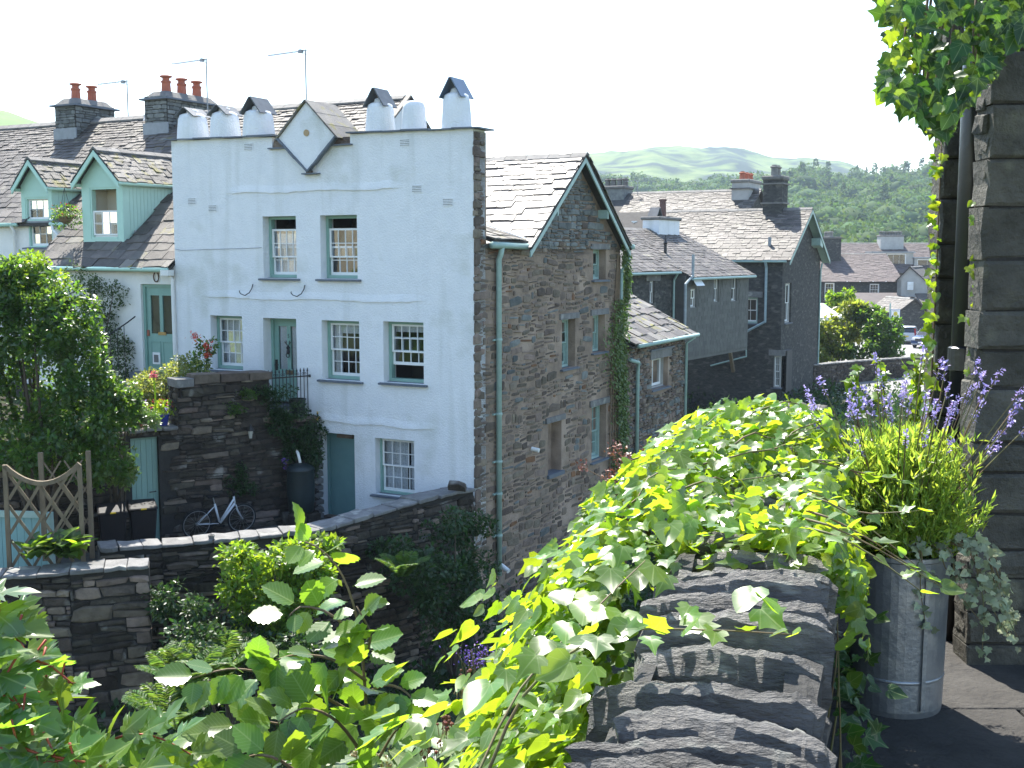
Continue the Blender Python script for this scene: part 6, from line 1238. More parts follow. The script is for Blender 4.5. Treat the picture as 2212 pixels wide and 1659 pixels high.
# --- parked cars
def car(loc, rz, col, label, suv=False, plate=(.75, .55, .05), front=False):
    T = Thing('parked_car', tuple(loc), rz, label, 'car', 'cars parked behind the boundary wall'); g = loc[2]; H_ = 1.62 if suv else 1.50; Lc = 4.2 if suv else 3.9; W = .86
    paint = mk('car_paint', col, col, 3, .25, spec=.7); dark = mk('car_glass', (.02, .025, .03), None, 3, .08, spec=.8)
    # side profile, x forward
    prof = [(-Lc / 2, .35), (-Lc / 2 - .02, .62), (-Lc / 2 + .06, .95), (-Lc / 2 + .22, 1.05), (Lc / 2 - 1.25, 1.0), (Lc / 2 - .35, .88), (Lc / 2 - .04, .66), (Lc / 2, .38), (Lc / 2 - .1, .25), (-Lc / 2 + .1, .25)]
    n = len(prof); vs_ = []
    for y, k in ((-W, .0), (-W * .94, .06), (W * .94, .06), (W, 0)): vs_ += [(x * (1 - k * .1), y, g + z + (0.03 if k and z > .8 else 0)) for x, z in prof]
    b_ = MB().add(vs_, [tuple(range(n))[::-1], tuple(range(3 * n, 4 * n))] + [(j * n + i, j * n + (i + 1) % n, (j + 1) * n + (i + 1) % n, (j + 1) * n + i) for j in range(3) for i in range(n)]).build('body', paint, T, smooth=False)
    lo = [(-Lc / 2 + .12, 1.03), (Lc / 2 - 1.2, 1.0)]; hi = [(-Lc / 2 + .42, H_ - .05), (Lc / 2 - 1.95, H_ - .05)]
    MB().add([(lo[0][0], -W * .93, g + lo[0][1]), (lo[1][0], -W * .93, g + lo[1][1]), (lo[1][0], W * .93, g + lo[1][1]), (lo[0][0], W * .93, g + lo[0][1]), (hi[0][0], -W * .78, g + hi[0][1]), (hi[1][0], -W * .78, g + hi[1][1]), (hi[1][0], W * .78, g + hi[1][1]), (hi[0][0], W * .78, g + hi[0][1])], [(4, 5, 6, 7), (0, 1, 5, 4), (1, 2, 6, 5), (2, 3, 7, 6), (3, 0, 4, 7)]).build('windows', dark, T)
    MB().add([(hi[0][0] - .12, -W * .82, g + H_ - .06), (hi[1][0] + .12, -W * .80, g + H_ - .06), (hi[1][0] + .12, W * .80, g + H_ - .06), (hi[0][0] - .12, W * .82, g + H_ - .06), (hi[0][0] + .1, -W * .68, g + H_ + .03), (hi[1][0] - .1, -W * .66, g + H_ + .02), (hi[1][0] - .1, W * .66, g + H_ + .02), (hi[0][0] + .1, W * .68, g + H_ + .03)], [(3, 2, 1, 0), (4, 5, 6, 7), (0, 1, 5, 4), (1, 2, 6, 5), (2, 3, 7, 6), (3, 0, 4, 7)]).build('roof_panel', paint, T, smooth=True)
    for s_ in (-1, 1):
        for (xl, xh, xl2, xh2) in ((lo[0][0], hi[0][0], .10, .09), ((lo[0][0] + lo[1][0]) / 2 + .1, (hi[0][0] + hi[1][0]) / 2 + .1, .08, .08), (lo[1][0], hi[1][0], -.07, -.07)):
            MB().prism([(xl, s_ * (W * .935), g + 1.0), (xl + xl2, s_ * W * .935, g + 1.0), (xh + xh2, s_ * W * .79, g + H_ - .04), (xh, s_ * W * .79, g + H_ - .04)], (0, s_ * .012, 0)).build('pillar', paint, T)
        for x in (-Lc / 2 + .75, Lc / 2 - .78):
            wl = MB().tube([(x, s_ * (W - .18), g + .32), (x, s_ * (W + .015), g + .32)], .32, 18).build('wheel', mk('tyre_black', (.02, .02, .02), None, 5, .8), T); MB().tube([(x, s_ * (W + .0), g + .32), (x, s_ * (W + .025), g + .32)], .19, 12).build('hub', M['alu'], (T, wl))
        MB().box((Lc / 2 - .16, s_ * .62 - .17, g + .66), (Lc / 2 + .0, s_ * .62 + .17, g + .82)).build('headlight', mk('lamp_clear', (.75, .77, .8), None, 5, .1), T)
        MB().prism([(-Lc / 2 - .035, s_ * .80 - .09, g + .78), (-Lc / 2 - .035, s_ * .80 + .06, g + .78), (-Lc / 2 + .17, s_ * .74 + .06, g + 1.36), (-Lc / 2 + .17, s_ * .74 - .07, g + 1.36)], (.1, 0, 0)).build('tail_light', mk('lamp_red', (.45, .01, .01), None, 5, .2), T)
        MB().box((Lc / 2 - 1.5, s_ * (W + .02) - .04, g + 1.02), (Lc / 2 - 1.38, s_ * (W + .14) + .04, g + 1.14)).build('wing_mirror', paint, T)
    MB().box((-Lc / 2 - .06, -.26, g + .66), (-Lc / 2 - .03, .26, g + .77)).build('rear_plate', mk('plate_yellow', plate, None, 5, .4), T); MB().box((Lc / 2 - .01, -.26, g + .44), (Lc / 2 + .02, .26, g + .55)).build('front_plate', M['white'], T)
    MB().box((-Lc / 2 - .06, -W * .97, g + .30), (-Lc / 2 + .05, W * .97, g + .56)).build('rear_bumper', paint, T, bevel=.04); MB().box((Lc / 2 - .08, -W * .97, g + .26), (Lc / 2 + .04, W * .97, g + .43)).build('front_bumper', paint if not suv else M['alu'], T, bevel=.04)
    if suv:
        gr = MB().box((Lc / 2 - .03, -.5, g + .60), (Lc / 2 + .02, .5, g + .82)).build('grille', M['blackpl'], T)
        for z in (.66, .76): MB().box((Lc / 2 + .0, -.52, g + z), (Lc / 2 + .035, .52, g + z + .025)).build('chrome_bar', M['alu'], (T, gr))
c1 = at(1958, 742, 101); car((c1[0] + .6, c1[1] + 1.5, CZ), math.radians(66), (.55, .57, .58), 'silver hatchback seen from behind with red tail lights'); c2 = at(2000, 752, 97); car((c2[0] + .6, c2[1] + .9, CZ), math.radians(-128), (.035, .06, .14), 'dark blue off roader parked facing us beside the silver car', suv=True)
# --- person in a turquoise top walking past the cars
def person():
    fp = at(2005, 772, 88.0); T = Thing('person', (fp[0], fp[1], CZ), math.radians(25), 'person in a turquoise sleeveless top walking past the dark blue car', 'person'); S = 1.0
    J = {'pel': (0, 0, .95), 'sp': (0, -.01, 1.12), 'ch': (0, 0, 1.32), 'nk': (0, .01, 1.48), 'hd': (0, .03, 1.58), 'hd2': (0, .03, 1.70), 'ls': (-.17, 0, 1.42), 'le': (-.24, -.06, 1.16), 'lw': (-.22, .10, .95), 'lh': (-.21, .14, .87), 'rs': (.17, 0, 1.42), 're': (.24, -.08, 1.16), 'rw': (.22, .02, .93), 'rh': (.21, .05, .85), 'lhp': (-.09, 0, .90), 'lk': (-.10, .12, .50), 'la': (-.10, .02, .09), 'lt': (-.10, .16, .03), 'rhp': (.09, 0, .90), 'rk': (.10, -.03, .49), 'ra': (.10, -.25, .10), 'rt': (.10, -.12, .03)}
    E = [('pel', 'sp'), ('sp', 'ch'), ('ch', 'nk'), ('nk', 'hd'), ('hd', 'hd2'), ('ch', 'ls'), ('ls', 'le'), ('le', 'lw'), ('lw', 'lh'), ('ch', 'rs'), ('rs', 're'), ('re', 'rw'), ('rw', 'rh'), ('pel', 'lhp'), ('lhp', 'lk'), ('lk', 'la'), ('la', 'lt'), ('pel', 'rhp'), ('rhp', 'rk'), ('rk', 'ra'), ('ra', 'rt')]
    Rd = dict(pel=.15, sp=.13, ch=.15, nk=.06, hd=.085, hd2=.08, ls=.065, le=.045, lw=.032, lh=.035, rs=.065, re=.045, rw=.032, rh=.035, lhp=.095, lk=.065, la=.042, lt=.035, rhp=.095, rk=.065, ra=.042, rt=.035)
    ks = list(J); me = bpy.data.meshes.new('body'); me.from_pydata([J[k] for k in ks], [(ks.index(a), ks.index(b)) for a, b in E], []); me.materials.append(mk('skin', (.45, .28, .21), (.42, .26, .19), 5, .6)); o = link('body', me, T.e)
    m_ = o.modifiers.new('skin', 'SKIN'); sv = me.skin_vertices[0].data
    for i, k in enumerate(ks): sv[i].radius = (Rd[k], Rd[k] * (.75 if k in ('pel', 'sp', 'ch') else 1)); sv[i].use_root = k == 'pel'
    s2 = o.modifiers.new('sub', 'SUBSURF'); s2.levels = 1; s2.render_levels = 2
    MB().lathe([(.16, .92), (.175, 1.0), (.15, 1.12), (.185, 1.34), (.15, 1.42), (.07, 1.46)], (0, 0, CZ), 14, 1, .78).build('top', mk('turquoise_cloth', (.02, .30, .30), (.02, .26, .27), 9, .8), T, smooth=True)
    tr = mk('dark_trousers', (.03, .03, .04), None, 8, .85)
    for s_, kk in ((-1, ('lhp', 'lk', 'la')), (1, ('rhp', 'rk', 'ra'))): MB().tube([(J[kk[0]][0], J[kk[0]][1], J[kk[0]][2] + .05 + CZ), tuple(np.array(J[kk[1]]) + (0, 0, CZ)), tuple(np.array(J[kk[2]]) + (0, 0, CZ))], [.125, .09, .075], 10).build('trouser_leg', tr, T, smooth=True)
    MB().lathe([(.085, 1.60), (.105, 1.66), (.10, 1.74), (.06, 1.79), (.01, 1.80)], (0, .005, CZ), 12).build('hair', mk('grey_hair', (.38, .36, .34), (.3, .28, .26), 30, .8), T, smooth=True)
person()
# --- white gazebo canopy
gp_ = at(1775, 700, 84.0); GZB = Thing('gazebo', (gp_[0], gp_[1], CZ), math.radians(12), 'white fabric gazebo canopy behind the stone house corner', 'gazebo'); ztop, zed = at(1762, 655, 84)[2], at(1800, 683, 84)[2]
n = 6; vs_ = []
for i in range(n + 1):
    k = i / n; s_ = .08 + 1.42 * k; z = zed + (ztop - zed) * (1 - k) ** 1.6
    for (x, y) in ((-1, -1), (0, -1), (1, -1), (1, 0), (1, 1), (0, 1), (-1, 1), (-1, 0)): vs_.append((x * s_, y * s_, z))
vs_ += [(x, y, zed - .28) for x, y, z in vs_[-8:]]
MB().add(vs_, [(i * 8 + k, i * 8 + (k + 1) % 8, (i + 1) * 8 + (k + 1) % 8, (i + 1) * 8 + k) for i in range(n + 1) for k in range(8)] + [tuple(range(8))[::-1]]).build('canopy', M['white'], GZB)
for x in (-1.45, 1.45):
    for y in (-1.45, 1.45): MB().bar((x, y, CZ), (x, y, zed), .04).build('leg', M['alu'], GZB)
# ------------------------------------------------------------------ plants in the gardens and the gully
def pxclump(x, y, Y, rx, rz, ry=None):
    p = at(x, y, Y); k = Y / FPX; return (p[0], p[1], p[2], rx * k, (ry if ry is not None else rx * k * .8), rz * k)
def many(cl, n, k, seed, flat=1.0):
    out = []
    for i, c in enumerate(cl): out += sub_clumps(c[:3], c[3:6], n, k, seed + i, flat)
    return out
# big shrub on the left
cl = [pxclump(70, 650, 22.4, 95, 90), pxclump(170, 760, 22.0, 80, 120), pxclump(60, 830, 22.0, 120, 130), pxclump(190, 880, 21.8, 95, 90), pxclump(255, 870, 22.2, 55, 60), pxclump(90, 980, 21.6, 120, 75), pxclump(-60, 760, 22.4, 110, 160), pxclump(210, 990, 21.8, 80, 70), pxclump(130, 700, 22.2, 80, 80), pxclump(20, 590, 22.6, 60, 45)]
cl = many(cl, 30, .25, 10)
bush('garden_shrub', 'tall glossy green shrub filling the left side below the cottages', 'shrub', at(110, 1150, 22.2) * np.array([1, 1, 0]) + np.array([0, 0, -6.1]), cl, 27000, .115, L['mid'], 21, nb=14, tr=.1)
cl = many([pxclump(55, 580, 23.0, 55, 35), pxclump(100, 610, 22.9, 55, 35), pxclump(20, 630, 22.9, 50, 45)], 7, .45, 30)
bush('golden_shrub', 'lighter yellow green spray of leaves at the top of the tall shrub', 'shrub', at(60, 690, 23.2) * np.array([1, 1, 0]) + np.array([0, 0, -3.7]), cl, 2600, .10, L['bright'], 22, nb=6)
cl = many([pxclump(265, 880, 22.9, 50, 40), pxclump(305, 905, 22.9, 40, 25), pxclump(225, 930, 22.6, 50, 40), pxclump(250, 990, 22.6, 45, 60), pxclump(330, 910, 23.2, 18, 12)], 9, .42, 33)
bush('wall_ivy', 'ivy spilling over the garden wall beside the pale plank door', 'ivy', RWP(4.6, .1, -6.1), cl, 4200, .095, L['ivydark'], 23, nb=8)
# climbing rose by the cottage door
def hcl(u, v, z, ru, rv, rz): p = HW(u, v, z); return (*p, ru, rv, rz)
cl = many([hcl(-10.6, -.35, -1.1, .75, .3, .65), hcl(-10.4, -.35, -2.1, .6, .35, .8), hcl(-11.5, -.3, -.8, .6, .25, .5), hcl(-10.3, -.4, -3.0, .55, .4, .55), hcl(-11.2, -.35, -1.8, .7, .3, .7)], 10, .4, 40)
bush('climbing_rose', 'climbing rose on the white wall left of the cottage door', 'climber', HW(-10.9, -.4, -3.7), cl, 5200, .075, leafmat('leaf_rose', (.05, .085, .03), (.12, .2, .04), tr=.4), 24, nb=10)
cl = many([hcl(-7.5, -1.6, -3.0, .75, .5, .42), hcl(-6.7, -1.7, -2.85, .6, .45, .42), hcl(-8.1, -1.6, -3.3, .5, .45, .35), hcl(-7.0, -1.3, -2.55, .5, .4, .3)], 9, .42, 45)
bush('yellow_shrub', 'sunlit yellow green flowering shrub behind the wall pillar', 'shrub', HW(-7.3, -1.6, -3.7), cl, 3600, .085, leafmat('leaf_yellowgreen', (.16, .20, .05), (.38, .42, .07), tr=.45), 25, nb=10)
cl = [hcl(-6.55, -1.25, -2.45, .24, .2, .36), hcl(-6.4, -1.2, -2.1, .22, .18, .22), hcl(-6.65, -1.3, -2.8, .26, .2, .3)]
T = bush('orange_flower_plant', 'leafy plant with orange red flowers in front of the curtained window', 'flower', HW(-6.55, -1.25, -3.7), cl, 420, .12, L['mid'], 26, nb=3)
rg = np.random.default_rng(1)
for c in ((-6.62, -1.35, -1.86, .13), (-6.32, -1.3, -2.08, .11), (-6.28, -1.32, -2.28, .08)):
    p = HW(*c[:3]) + rg.normal(0, c[3] * .5, (60, 3)); foliage_obj('flower', T.e, p, rg.normal(0, 1, (60, 3)), np.full(60, .07), L['orange'], org=T.loc)
# trailing plants over the retaining wall
def rcl(t, n, z, rt, rn, rz): p = RWP(t, n, z); return (*p, rt, rn, rz)
cl = many([rcl(.95, .2, -3.35, .45, .2, .45), rcl(.75, .25, -3.9, .6, .25, .5), rcl(.55, .25, -4.5, .5, .25, .45), rcl(.2, .15, -4.1, .3, .2, .4), rcl(1.3, .15, -3.1, .3, .15, .25), rcl(.35, .22, -4.85, .35, .2, .35)], 9, .42, 50)
bush('trailing_plant', 'dark trailing plant hanging over the retaining wall below the railing', 'plant', RWP(.8, -.2, -3.74), cl, 6500, .075, L['dark'], 27, nb=8)
cl = many([rcl(1.75, .12, -3.05, .4, .14, .2), rcl(2.1, .1, -3.4, .25, .1, .15)], 6, .45, 55); bush('wall_cushion_plant', 'grassy cushion growing from the raised wall pillar', 'plant', RWP(1.8, .02, -3.2), cl, 900, .06, L['mid'], 28, trunk=False)
cl = many([rcl(1.95, .15, -5.1, .35, .14, .25), rcl(1.9, .12, -4.75, .2, .1, .2)], 6, .45, 57); bush('wall_creeper', 'small creeper on the dark wall above the bicycle', 'plant', RWP(1.95, .02, -5.4), cl, 900, .07, L['dark'], 29, trunk=False)
T = Thing('bellflower', tuple(RWP(.95, .25, -5.0)), 0, 'trailing purple bellflowers on the dark wall', 'flower'); p = np.array([RWP(1.15 - .5 * k, .36, -4.55 - .42 * k) for k in rg.random(26)]) + rg.normal(0, .035, (26, 3)); foliage_obj('petals', T.e, p, rg.normal(0, 1, (26, 3)), np.full(26, .085), L['purple'], org=T.loc); foliage_obj('leaves', T.e, p + rg.normal(0, .05, p.shape), rg.normal(0, 1, (26, 3)), np.full(26, .06), L['dark'], org=T.loc)
T = Thing('yellow_poppy', tuple(RWP(.05, .1, -3.8)), 0, 'three yellow flowers at the foot of the railing', 'flower')
for i, q in enumerate(((0, .12, -3.63), (.02, .15, -3.76), (-.22, .16, -3.78))):
    p = RWP(*q) + rg.normal(0, .012, (10, 3)); foliage_obj('flower', T.e, p, rg.normal(0, 1, (10, 3)), np.full(10, .05), L['yellow'], org=T.loc)
m_ = MB()
for q in ((0, .12, -3.63), (.02, .15, -3.76), (-.22, .16, -3.78)): m_.tube([RWP(.05, .08, -3.85) - T.loc, RWP(*q) - T.loc], .006, 4)
m_.build('stalks', M['stem'], T.e)
# pot flowers
def potted(base, n, spread, h, size, mats, label, seed, name='pot_plant', petal=60):
    T = Thing(name, tuple(base), 0, label, 'plant'); rg = np.random.default_rng(seed); p = np.array(base) + np.stack([rg.normal(0, spread, n), rg.normal(0, spread, n), rg.uniform(0, h, n)], 1); foliage_obj('leaves', T.e, p, rg.normal(0, .6, (n, 3)) + np.array([0, 0, .5]), size * rg.uniform(.6, 1.2, n), L['bright'], org=T.loc)
    for m_ in mats: p = np.array(base) + np.stack([rg.normal(0, spread * 1.1, petal), rg.normal(0, spread, petal), rg.uniform(h * .6, h * 1.2, petal)], 1); foliage_obj('flowers', T.e, p, rg.normal(0, 1, (petal, 3)), .045 * rg.uniform(.6, 1.2, petal), m_, org=T.loc)
    return T
potted(bp + np.array([0, 0, .22]), 260, .13, .30, .08, [L['red']], 'red geraniums in the blue pot', 3); potted(GP + np.array([0, 0, .16]), 240, .15, .22, .07, [L['pink'], L['cream']], 'pink flowers in the low clay pot', 4)
q = at(334, 870, 24.0); tf = Thing('tall_pink_flower', (q[0], q[1], -3.7), 0, 'single tall pink red flower head on a yellow stalk', 'flower'); zt_ = at(334, 812, 24)[2]; MB().tube([(0, 0, -3.7), (.02, 0, -3.0), (.0, 0, zt_)], .018, 6).build('stalk', L['bright'], tf)
p = np.array([0, 0, zt_ + .02]) - np.array([0, 0, -3.7]) + rg.normal(0, .035, (50, 3)); foliage_obj('flower_head', tf.e, p, rg.normal(0, 1, (50, 3)), np.full(50, .06), L['pink']); p = np.stack([rg.normal(0, .04, 60), rg.normal(0, .04, 60), rg.uniform(.1, .6, 60)], 1); foliage_obj('leaves', tf.e, p, rg.normal(0, 1, (60, 3)), np.full(60, .08), L['bright'])
q = at(285, 880, 23.6); T = Thing('lilac_flowers', (q[0], q[1], -3.7), 0, 'pale lilac flower heads on thin stalks above the wall ivy', 'flower'); m_ = MB()
for i in range(14):
    h = np.array([rg.normal(0, .35), rg.normal(0, .12), rg.uniform(.35, .75)]); m_.tube([(h[0] * .6, h[1], 0), h], .006, 4); p = h + rg.normal(0, .02, (12, 3)); foliage_obj('flower', T.e, p, rg.normal(0, 1, (12, 3)), np.full(12, .04), L['lilac'] if i % 3 else L['cream'])
m_.build('stalks', M['stem'], T.e)
# hanging basket by the left dormer
hb = HW(-12.75, .45, 1.0); HB = Thing('hanging_basket', (hb[0], hb[1], .80), 0, 'hanging basket of trailing flowers beside the mint dormer', 'basket'); MB().lathe([(.05, 0), (.16, .08), (.22, .2), (.2, .2), (.03, .12)], (0, 0, .80), 12).build('basket', M['brownstem'], HB); m_ = MB()
for a in (0, 2.1, 4.2): m_.tube([(.2 * math.cos(a), .2 * math.sin(a), 1.0), (0, 0, 1.75)], .006, 4)
m_.tube([(0, 0, 1.75), (.35, .2, 1.8)], .012, 5); m_.build('chains', M['iron'], HB); p, d = clump_points([(0, 0, .32, .36, .34, .2), (-.15, 0, .1, .22, .2, .25), (.2, 0, .15, .25, .2, .25)], 700, 5); foliage_obj('leaves', HB.e, p, d + rg.normal(0, .5, d.shape), .07 * rg.uniform(.6, 1.3, 700), L['mid']); p, d = clump_points([(0, 0, .36, .38, .36, .2)], 70, 6); foliage_obj('flowers', HB.e, p, d, np.full(70, .05), L['orange'])
# sunlit shrub on the yard wall, hosta by the trellis
cl = many([pxclump(590, 1230, 19.6, 100, 60), pxclump(540, 1290, 19.4, 70, 55), pxclump(660, 1260, 19.6, 60, 60), pxclump(700, 1180, 19.9, 45, 22), pxclump(620, 1330, 19.2, 80, 45), pxclump(520, 1200, 19.8, 35, 28)], 10, .4, 60)
bush('sunlit_shrub', 'bright green leafy shrub in full sun against the yard wall', 'shrub', at(600, 1400, 19.4) * np.array([1, 1, 0]) + np.array([0, 0, -8.3]), cl, 6000, .13, L['bright'], 31, nb=12)
T = Thing('hosta', tuple(at(115, 1215, 19.1) * np.array([1, 1, 0]) + np.array([0, 0, -5.2])), 0, 'broad leaved hosta at the foot of the trellis', 'plant'); r = random.Random(4)
def broad_leaf(s_, seed):
    rr = random.Random(seed); v, f = [], []
    for i in range(7):
        t = i / 6; w = .27 * math.sin(math.pi * min(1, t * .92 + .06)) ** .8; dz = .35 * t - .55 * t * t
        v += [(-w, t, dz + .06), (0, t, dz), (w, t, dz + .06)]
    for i in range(6):
        for k in range(2): f.append((i * 3 + k, i * 3 + k + 1, i * 3 + k + 4, i * 3 + k + 3))
    return np.array(v), f
HL = [broad_leaf(1, i) for i in range(3)]; it = []
for i in range(46):
    a = r.uniform(0, 6.28); el = r.uniform(.3, 1.1); d = np.array([math.cos(a) * math.cos(el), math.sin(a) * math.cos(el), math.sin(el)]); x = np.cross(d, Z3); x /= np.linalg.norm(x); n_ = np.cross(x, d); s_ = r.uniform(.34, .56)
    it.append((frame4(np.array([r.uniform(-.45, .5), r.uniform(-.15, .15), -5.12 + r.uniform(0, .2)]), x * s_, d * s_, n_ * s_), i % 3, L['mid'] if i % 3 else L['bright'], s_))
pieces(T, T.e, 'leaf', it, HL, 300)
# dark shrubs at the foot of the house corner
cl = many([pxclump(990, 1150, 22.6, 75, 60), pxclump(960, 1220, 22.2, 90, 60), pxclump(1030, 1240, 22.6, 60, 60), pxclump(900, 1230, 21.6, 80, 50), pxclump(850, 1200, 21.9, 60, 35), pxclump(1020, 1310, 22.0, 70, 60), pxclump(950, 1320, 21.4, 80, 60)], 9, .42, 70)
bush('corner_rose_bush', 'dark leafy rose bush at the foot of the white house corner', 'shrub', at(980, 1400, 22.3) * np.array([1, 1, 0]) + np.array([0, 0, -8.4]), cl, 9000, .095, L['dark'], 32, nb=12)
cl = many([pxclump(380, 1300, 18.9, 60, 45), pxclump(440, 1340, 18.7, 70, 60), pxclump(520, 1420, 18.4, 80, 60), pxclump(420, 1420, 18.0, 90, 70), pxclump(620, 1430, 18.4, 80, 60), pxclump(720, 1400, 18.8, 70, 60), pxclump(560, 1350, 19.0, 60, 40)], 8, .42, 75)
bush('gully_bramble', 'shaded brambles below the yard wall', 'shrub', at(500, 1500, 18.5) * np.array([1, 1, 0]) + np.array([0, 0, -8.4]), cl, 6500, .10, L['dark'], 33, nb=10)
# undergrowth along the gully floor: nobody could count it
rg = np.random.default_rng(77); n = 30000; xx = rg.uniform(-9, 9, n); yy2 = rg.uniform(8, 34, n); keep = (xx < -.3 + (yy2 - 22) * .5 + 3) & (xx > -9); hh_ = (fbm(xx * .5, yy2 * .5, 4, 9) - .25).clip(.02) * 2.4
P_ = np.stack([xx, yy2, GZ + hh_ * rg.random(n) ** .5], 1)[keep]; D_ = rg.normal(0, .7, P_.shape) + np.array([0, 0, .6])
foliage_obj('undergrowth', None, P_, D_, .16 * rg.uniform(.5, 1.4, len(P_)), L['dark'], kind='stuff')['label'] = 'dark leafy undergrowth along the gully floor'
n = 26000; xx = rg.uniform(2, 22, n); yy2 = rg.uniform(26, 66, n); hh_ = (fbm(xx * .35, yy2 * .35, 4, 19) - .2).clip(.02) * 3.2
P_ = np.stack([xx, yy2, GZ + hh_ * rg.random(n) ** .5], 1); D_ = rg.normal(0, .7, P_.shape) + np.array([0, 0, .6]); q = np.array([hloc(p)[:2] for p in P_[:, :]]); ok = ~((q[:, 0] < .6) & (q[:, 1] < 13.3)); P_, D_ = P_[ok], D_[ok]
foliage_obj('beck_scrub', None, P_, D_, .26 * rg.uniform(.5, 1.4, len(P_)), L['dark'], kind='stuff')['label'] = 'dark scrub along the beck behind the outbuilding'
# ferns
def fern(base, n, Lf, label, seed):
    T = Thing('fern', tuple(base), 0, label, 'fern', 'ferns in the gully'); r = random.Random(seed)
    for i in range(n):
        a = r.uniform(0, 6.28); pts = []; q = np.zeros(3); d = np.array([math.cos(a) * .5, math.sin(a) * .5, .85]); m = 16
        for k in range(m): pts.append(q.copy()); q = q + d * Lf / m; d = d + np.array([0, 0, -.075]); d /= np.linalg.norm(d)
        P_, D_, S_ = [], [], []
        for k in range(2, m):
            t = pts[k] - pts[k - 1]; t /= np.linalg.norm(t); sd = np.cross(t, Z3); sd /= np.linalg.norm(sd) + 1e-6; w = Lf * .26 * math.sin(math.pi * (k / m) ** .8 * .97) + .03
            for s_ in (-1, 1):
                for j in range(3): f0 = pts[k - 1] + (pts[k] - pts[k - 1]) * j / 3; P_.append(f0); D_.append(sd * s_ + t * .45 + np.array([0, 0, -.1])); S_.append(w)
        v, f = leaf_cloud(np.array(P_), np.array(D_), np.array(S_), (tmpl_quad()[0] * np.array([.38, 1, 1]), tmpl_quad()[1]), seed=seed + i)
        o = link('frond', mesh_np('frond', v, f, L['fern']), T.e)
for i, (x, y, Y, lf, lb) in enumerate([(400, 1500, 17.0, 1.0, 'fern at the foot of the garden wall end'), (470, 1480, 17.4, 1.1, 'taller fern right of the garden wall end'), (380, 1580, 16.0, 1.0, 'lowest fern in the dark gully'), (870, 1250, 20.6, .7, 'small fern under the yard wall')]):
    p = at(x, y, Y); fern((p[0], p[1], p[2]), 11, lf, lb, 300 + i)
T = Thing('purple_flower_patch', tuple(at(1035, 1440, 17.0)), 0, 'patch of deep purple flowers in the shaded gully', 'flower'); p = T.loc * 0 + np.stack([rg.normal(0, .16, 160), rg.normal(0, .14, 160), rg.uniform(0, .34, 160)], 1); foliage_obj('flowers', T.e, p, rg.normal(0, 1, (160, 3)), np.full(160, .05), L['purple']); m_ = MB()
for i in range(24): m_.tube([(rg.normal(0, .12), rg.normal(0, .1), -.6), (rg.normal(0, .16), rg.normal(0, .14), .25)], .006, 4)
m_.build('stalks', M['stem'], T.e)
# ivy up the flank corner
P_, D_ = [], []; r = random.Random(9)
for i in range(5200):
    z = -6.2 + 6.5 * r.random(); w = .45 + .35 * math.sin(z * 1.9) + (.45 if -4.6 < z < -1.2 else 0); v = 8.05 - abs(r.gauss(0, .5)) * w - .02
    q = r.random()
    if z > -.6 and v < 7.7: continue
    P_.append(HW(.06 + r.random() * (.14 + .1 * (q < .3)), v + .1, z)); D_.append(HU * r.uniform(.1, .6) + HV * r.uniform(-.6, .6) + Z3 * r.uniform(-1, .2))
T = Thing('corner_ivy', tuple(HW(.1, 7.8, -6.3)), 0, 'ivy climbing the right corner of the stone gable', 'ivy'); foliage_obj('leaves', T.e, np.array(P_), np.array(D_), .095 * NR.uniform(.6, 1.3, len(P_)), L['ivydark'], org=T.loc)
m_ = MB()
for k in range(4): m_.tube([HW(.05, 7.9 - k * .2, -6.3) - T.loc, HW(.05, 7.8 - k * .15, -3) - T.loc, HW(.04, 7.9 - k * .05, .0) - T.loc], .02, 5)
m_.build('stems', M['brownstem'], T.e)
# rusty dock seed head, leafy bushes by the car park
db = at(1352, 1105, 12.0); T = Thing('dock_plant', tuple(db), 0, 'rust coloured dock seed heads rising behind the ivy', 'plant'); m_ = MB(); P_ = []
for i in range(26):
    e = np.array([rg.normal(0, .14), rg.normal(0, .12), rg.uniform(.28, .68)]); m_.tube([(0, 0, -.6), e * np.array([.4, .4, .7]), e], .006, 4); P_.append(e + rg.normal(0, .035, (34, 3)))
m_.build('stalks', M['brownstem'], T.e); P_ = np.concatenate(P_); foliage_obj('seed_heads', T.e, P_, rg.normal(0, 1, P_.shape), .045 * rg.uniform(.6, 1.2, len(P_)), L['rustb'])
cl = many([pxclump(1800, 715, 77, 50, 38), pxclump(1850, 700, 77, 45, 38), pxclump(1790, 755, 76, 45, 30), pxclump(1830, 670, 78, 40, 20), pxclump(1775, 780, 75, 28, 18)], 9, .4, 90)
bush('yellow_leaf_bush', 'bright yellow green bush beside the big stone house', 'bush', at(1810, 810, 76) * np.array([1, 1, 0]) + np.array([0, 0, -7.9]), cl, 5200, .34, leafmat('leaf_gold', (.12, .16, .03), (.36, .42, .04)), 41, nb=8, tr=.12)
cl = many([pxclump(1900, 720, 76, 42, 48), pxclump(1870, 755, 75.5, 45, 36), pxclump(1915, 760, 75.5, 32, 30), pxclump(1885, 680, 77, 28, 24)], 9, .4, 95)
bush('dark_leaf_bush', 'glossy darker bush left of the parked cars', 'bush', at(1890, 805, 76) * np.array([1, 1, 0]) + np.array([0, 0, -7.9]), cl, 5200, .30, L['mid'], 42, nb=8, tr=.12)
cl = many([pxclump(1800, 655, 86, 22, 26), pxclump(1830, 645, 86, 14, 22)], 6, .42, 98); bush('slender_bush', 'loose slender bush in front of the far stone house', 'bush', at(1812, 740, 86) * np.array([1, 1, 0]) + np.array([0, 0, -7.8]), cl, 1200, .3, L['bright'], 43, nb=5, tr=.08)
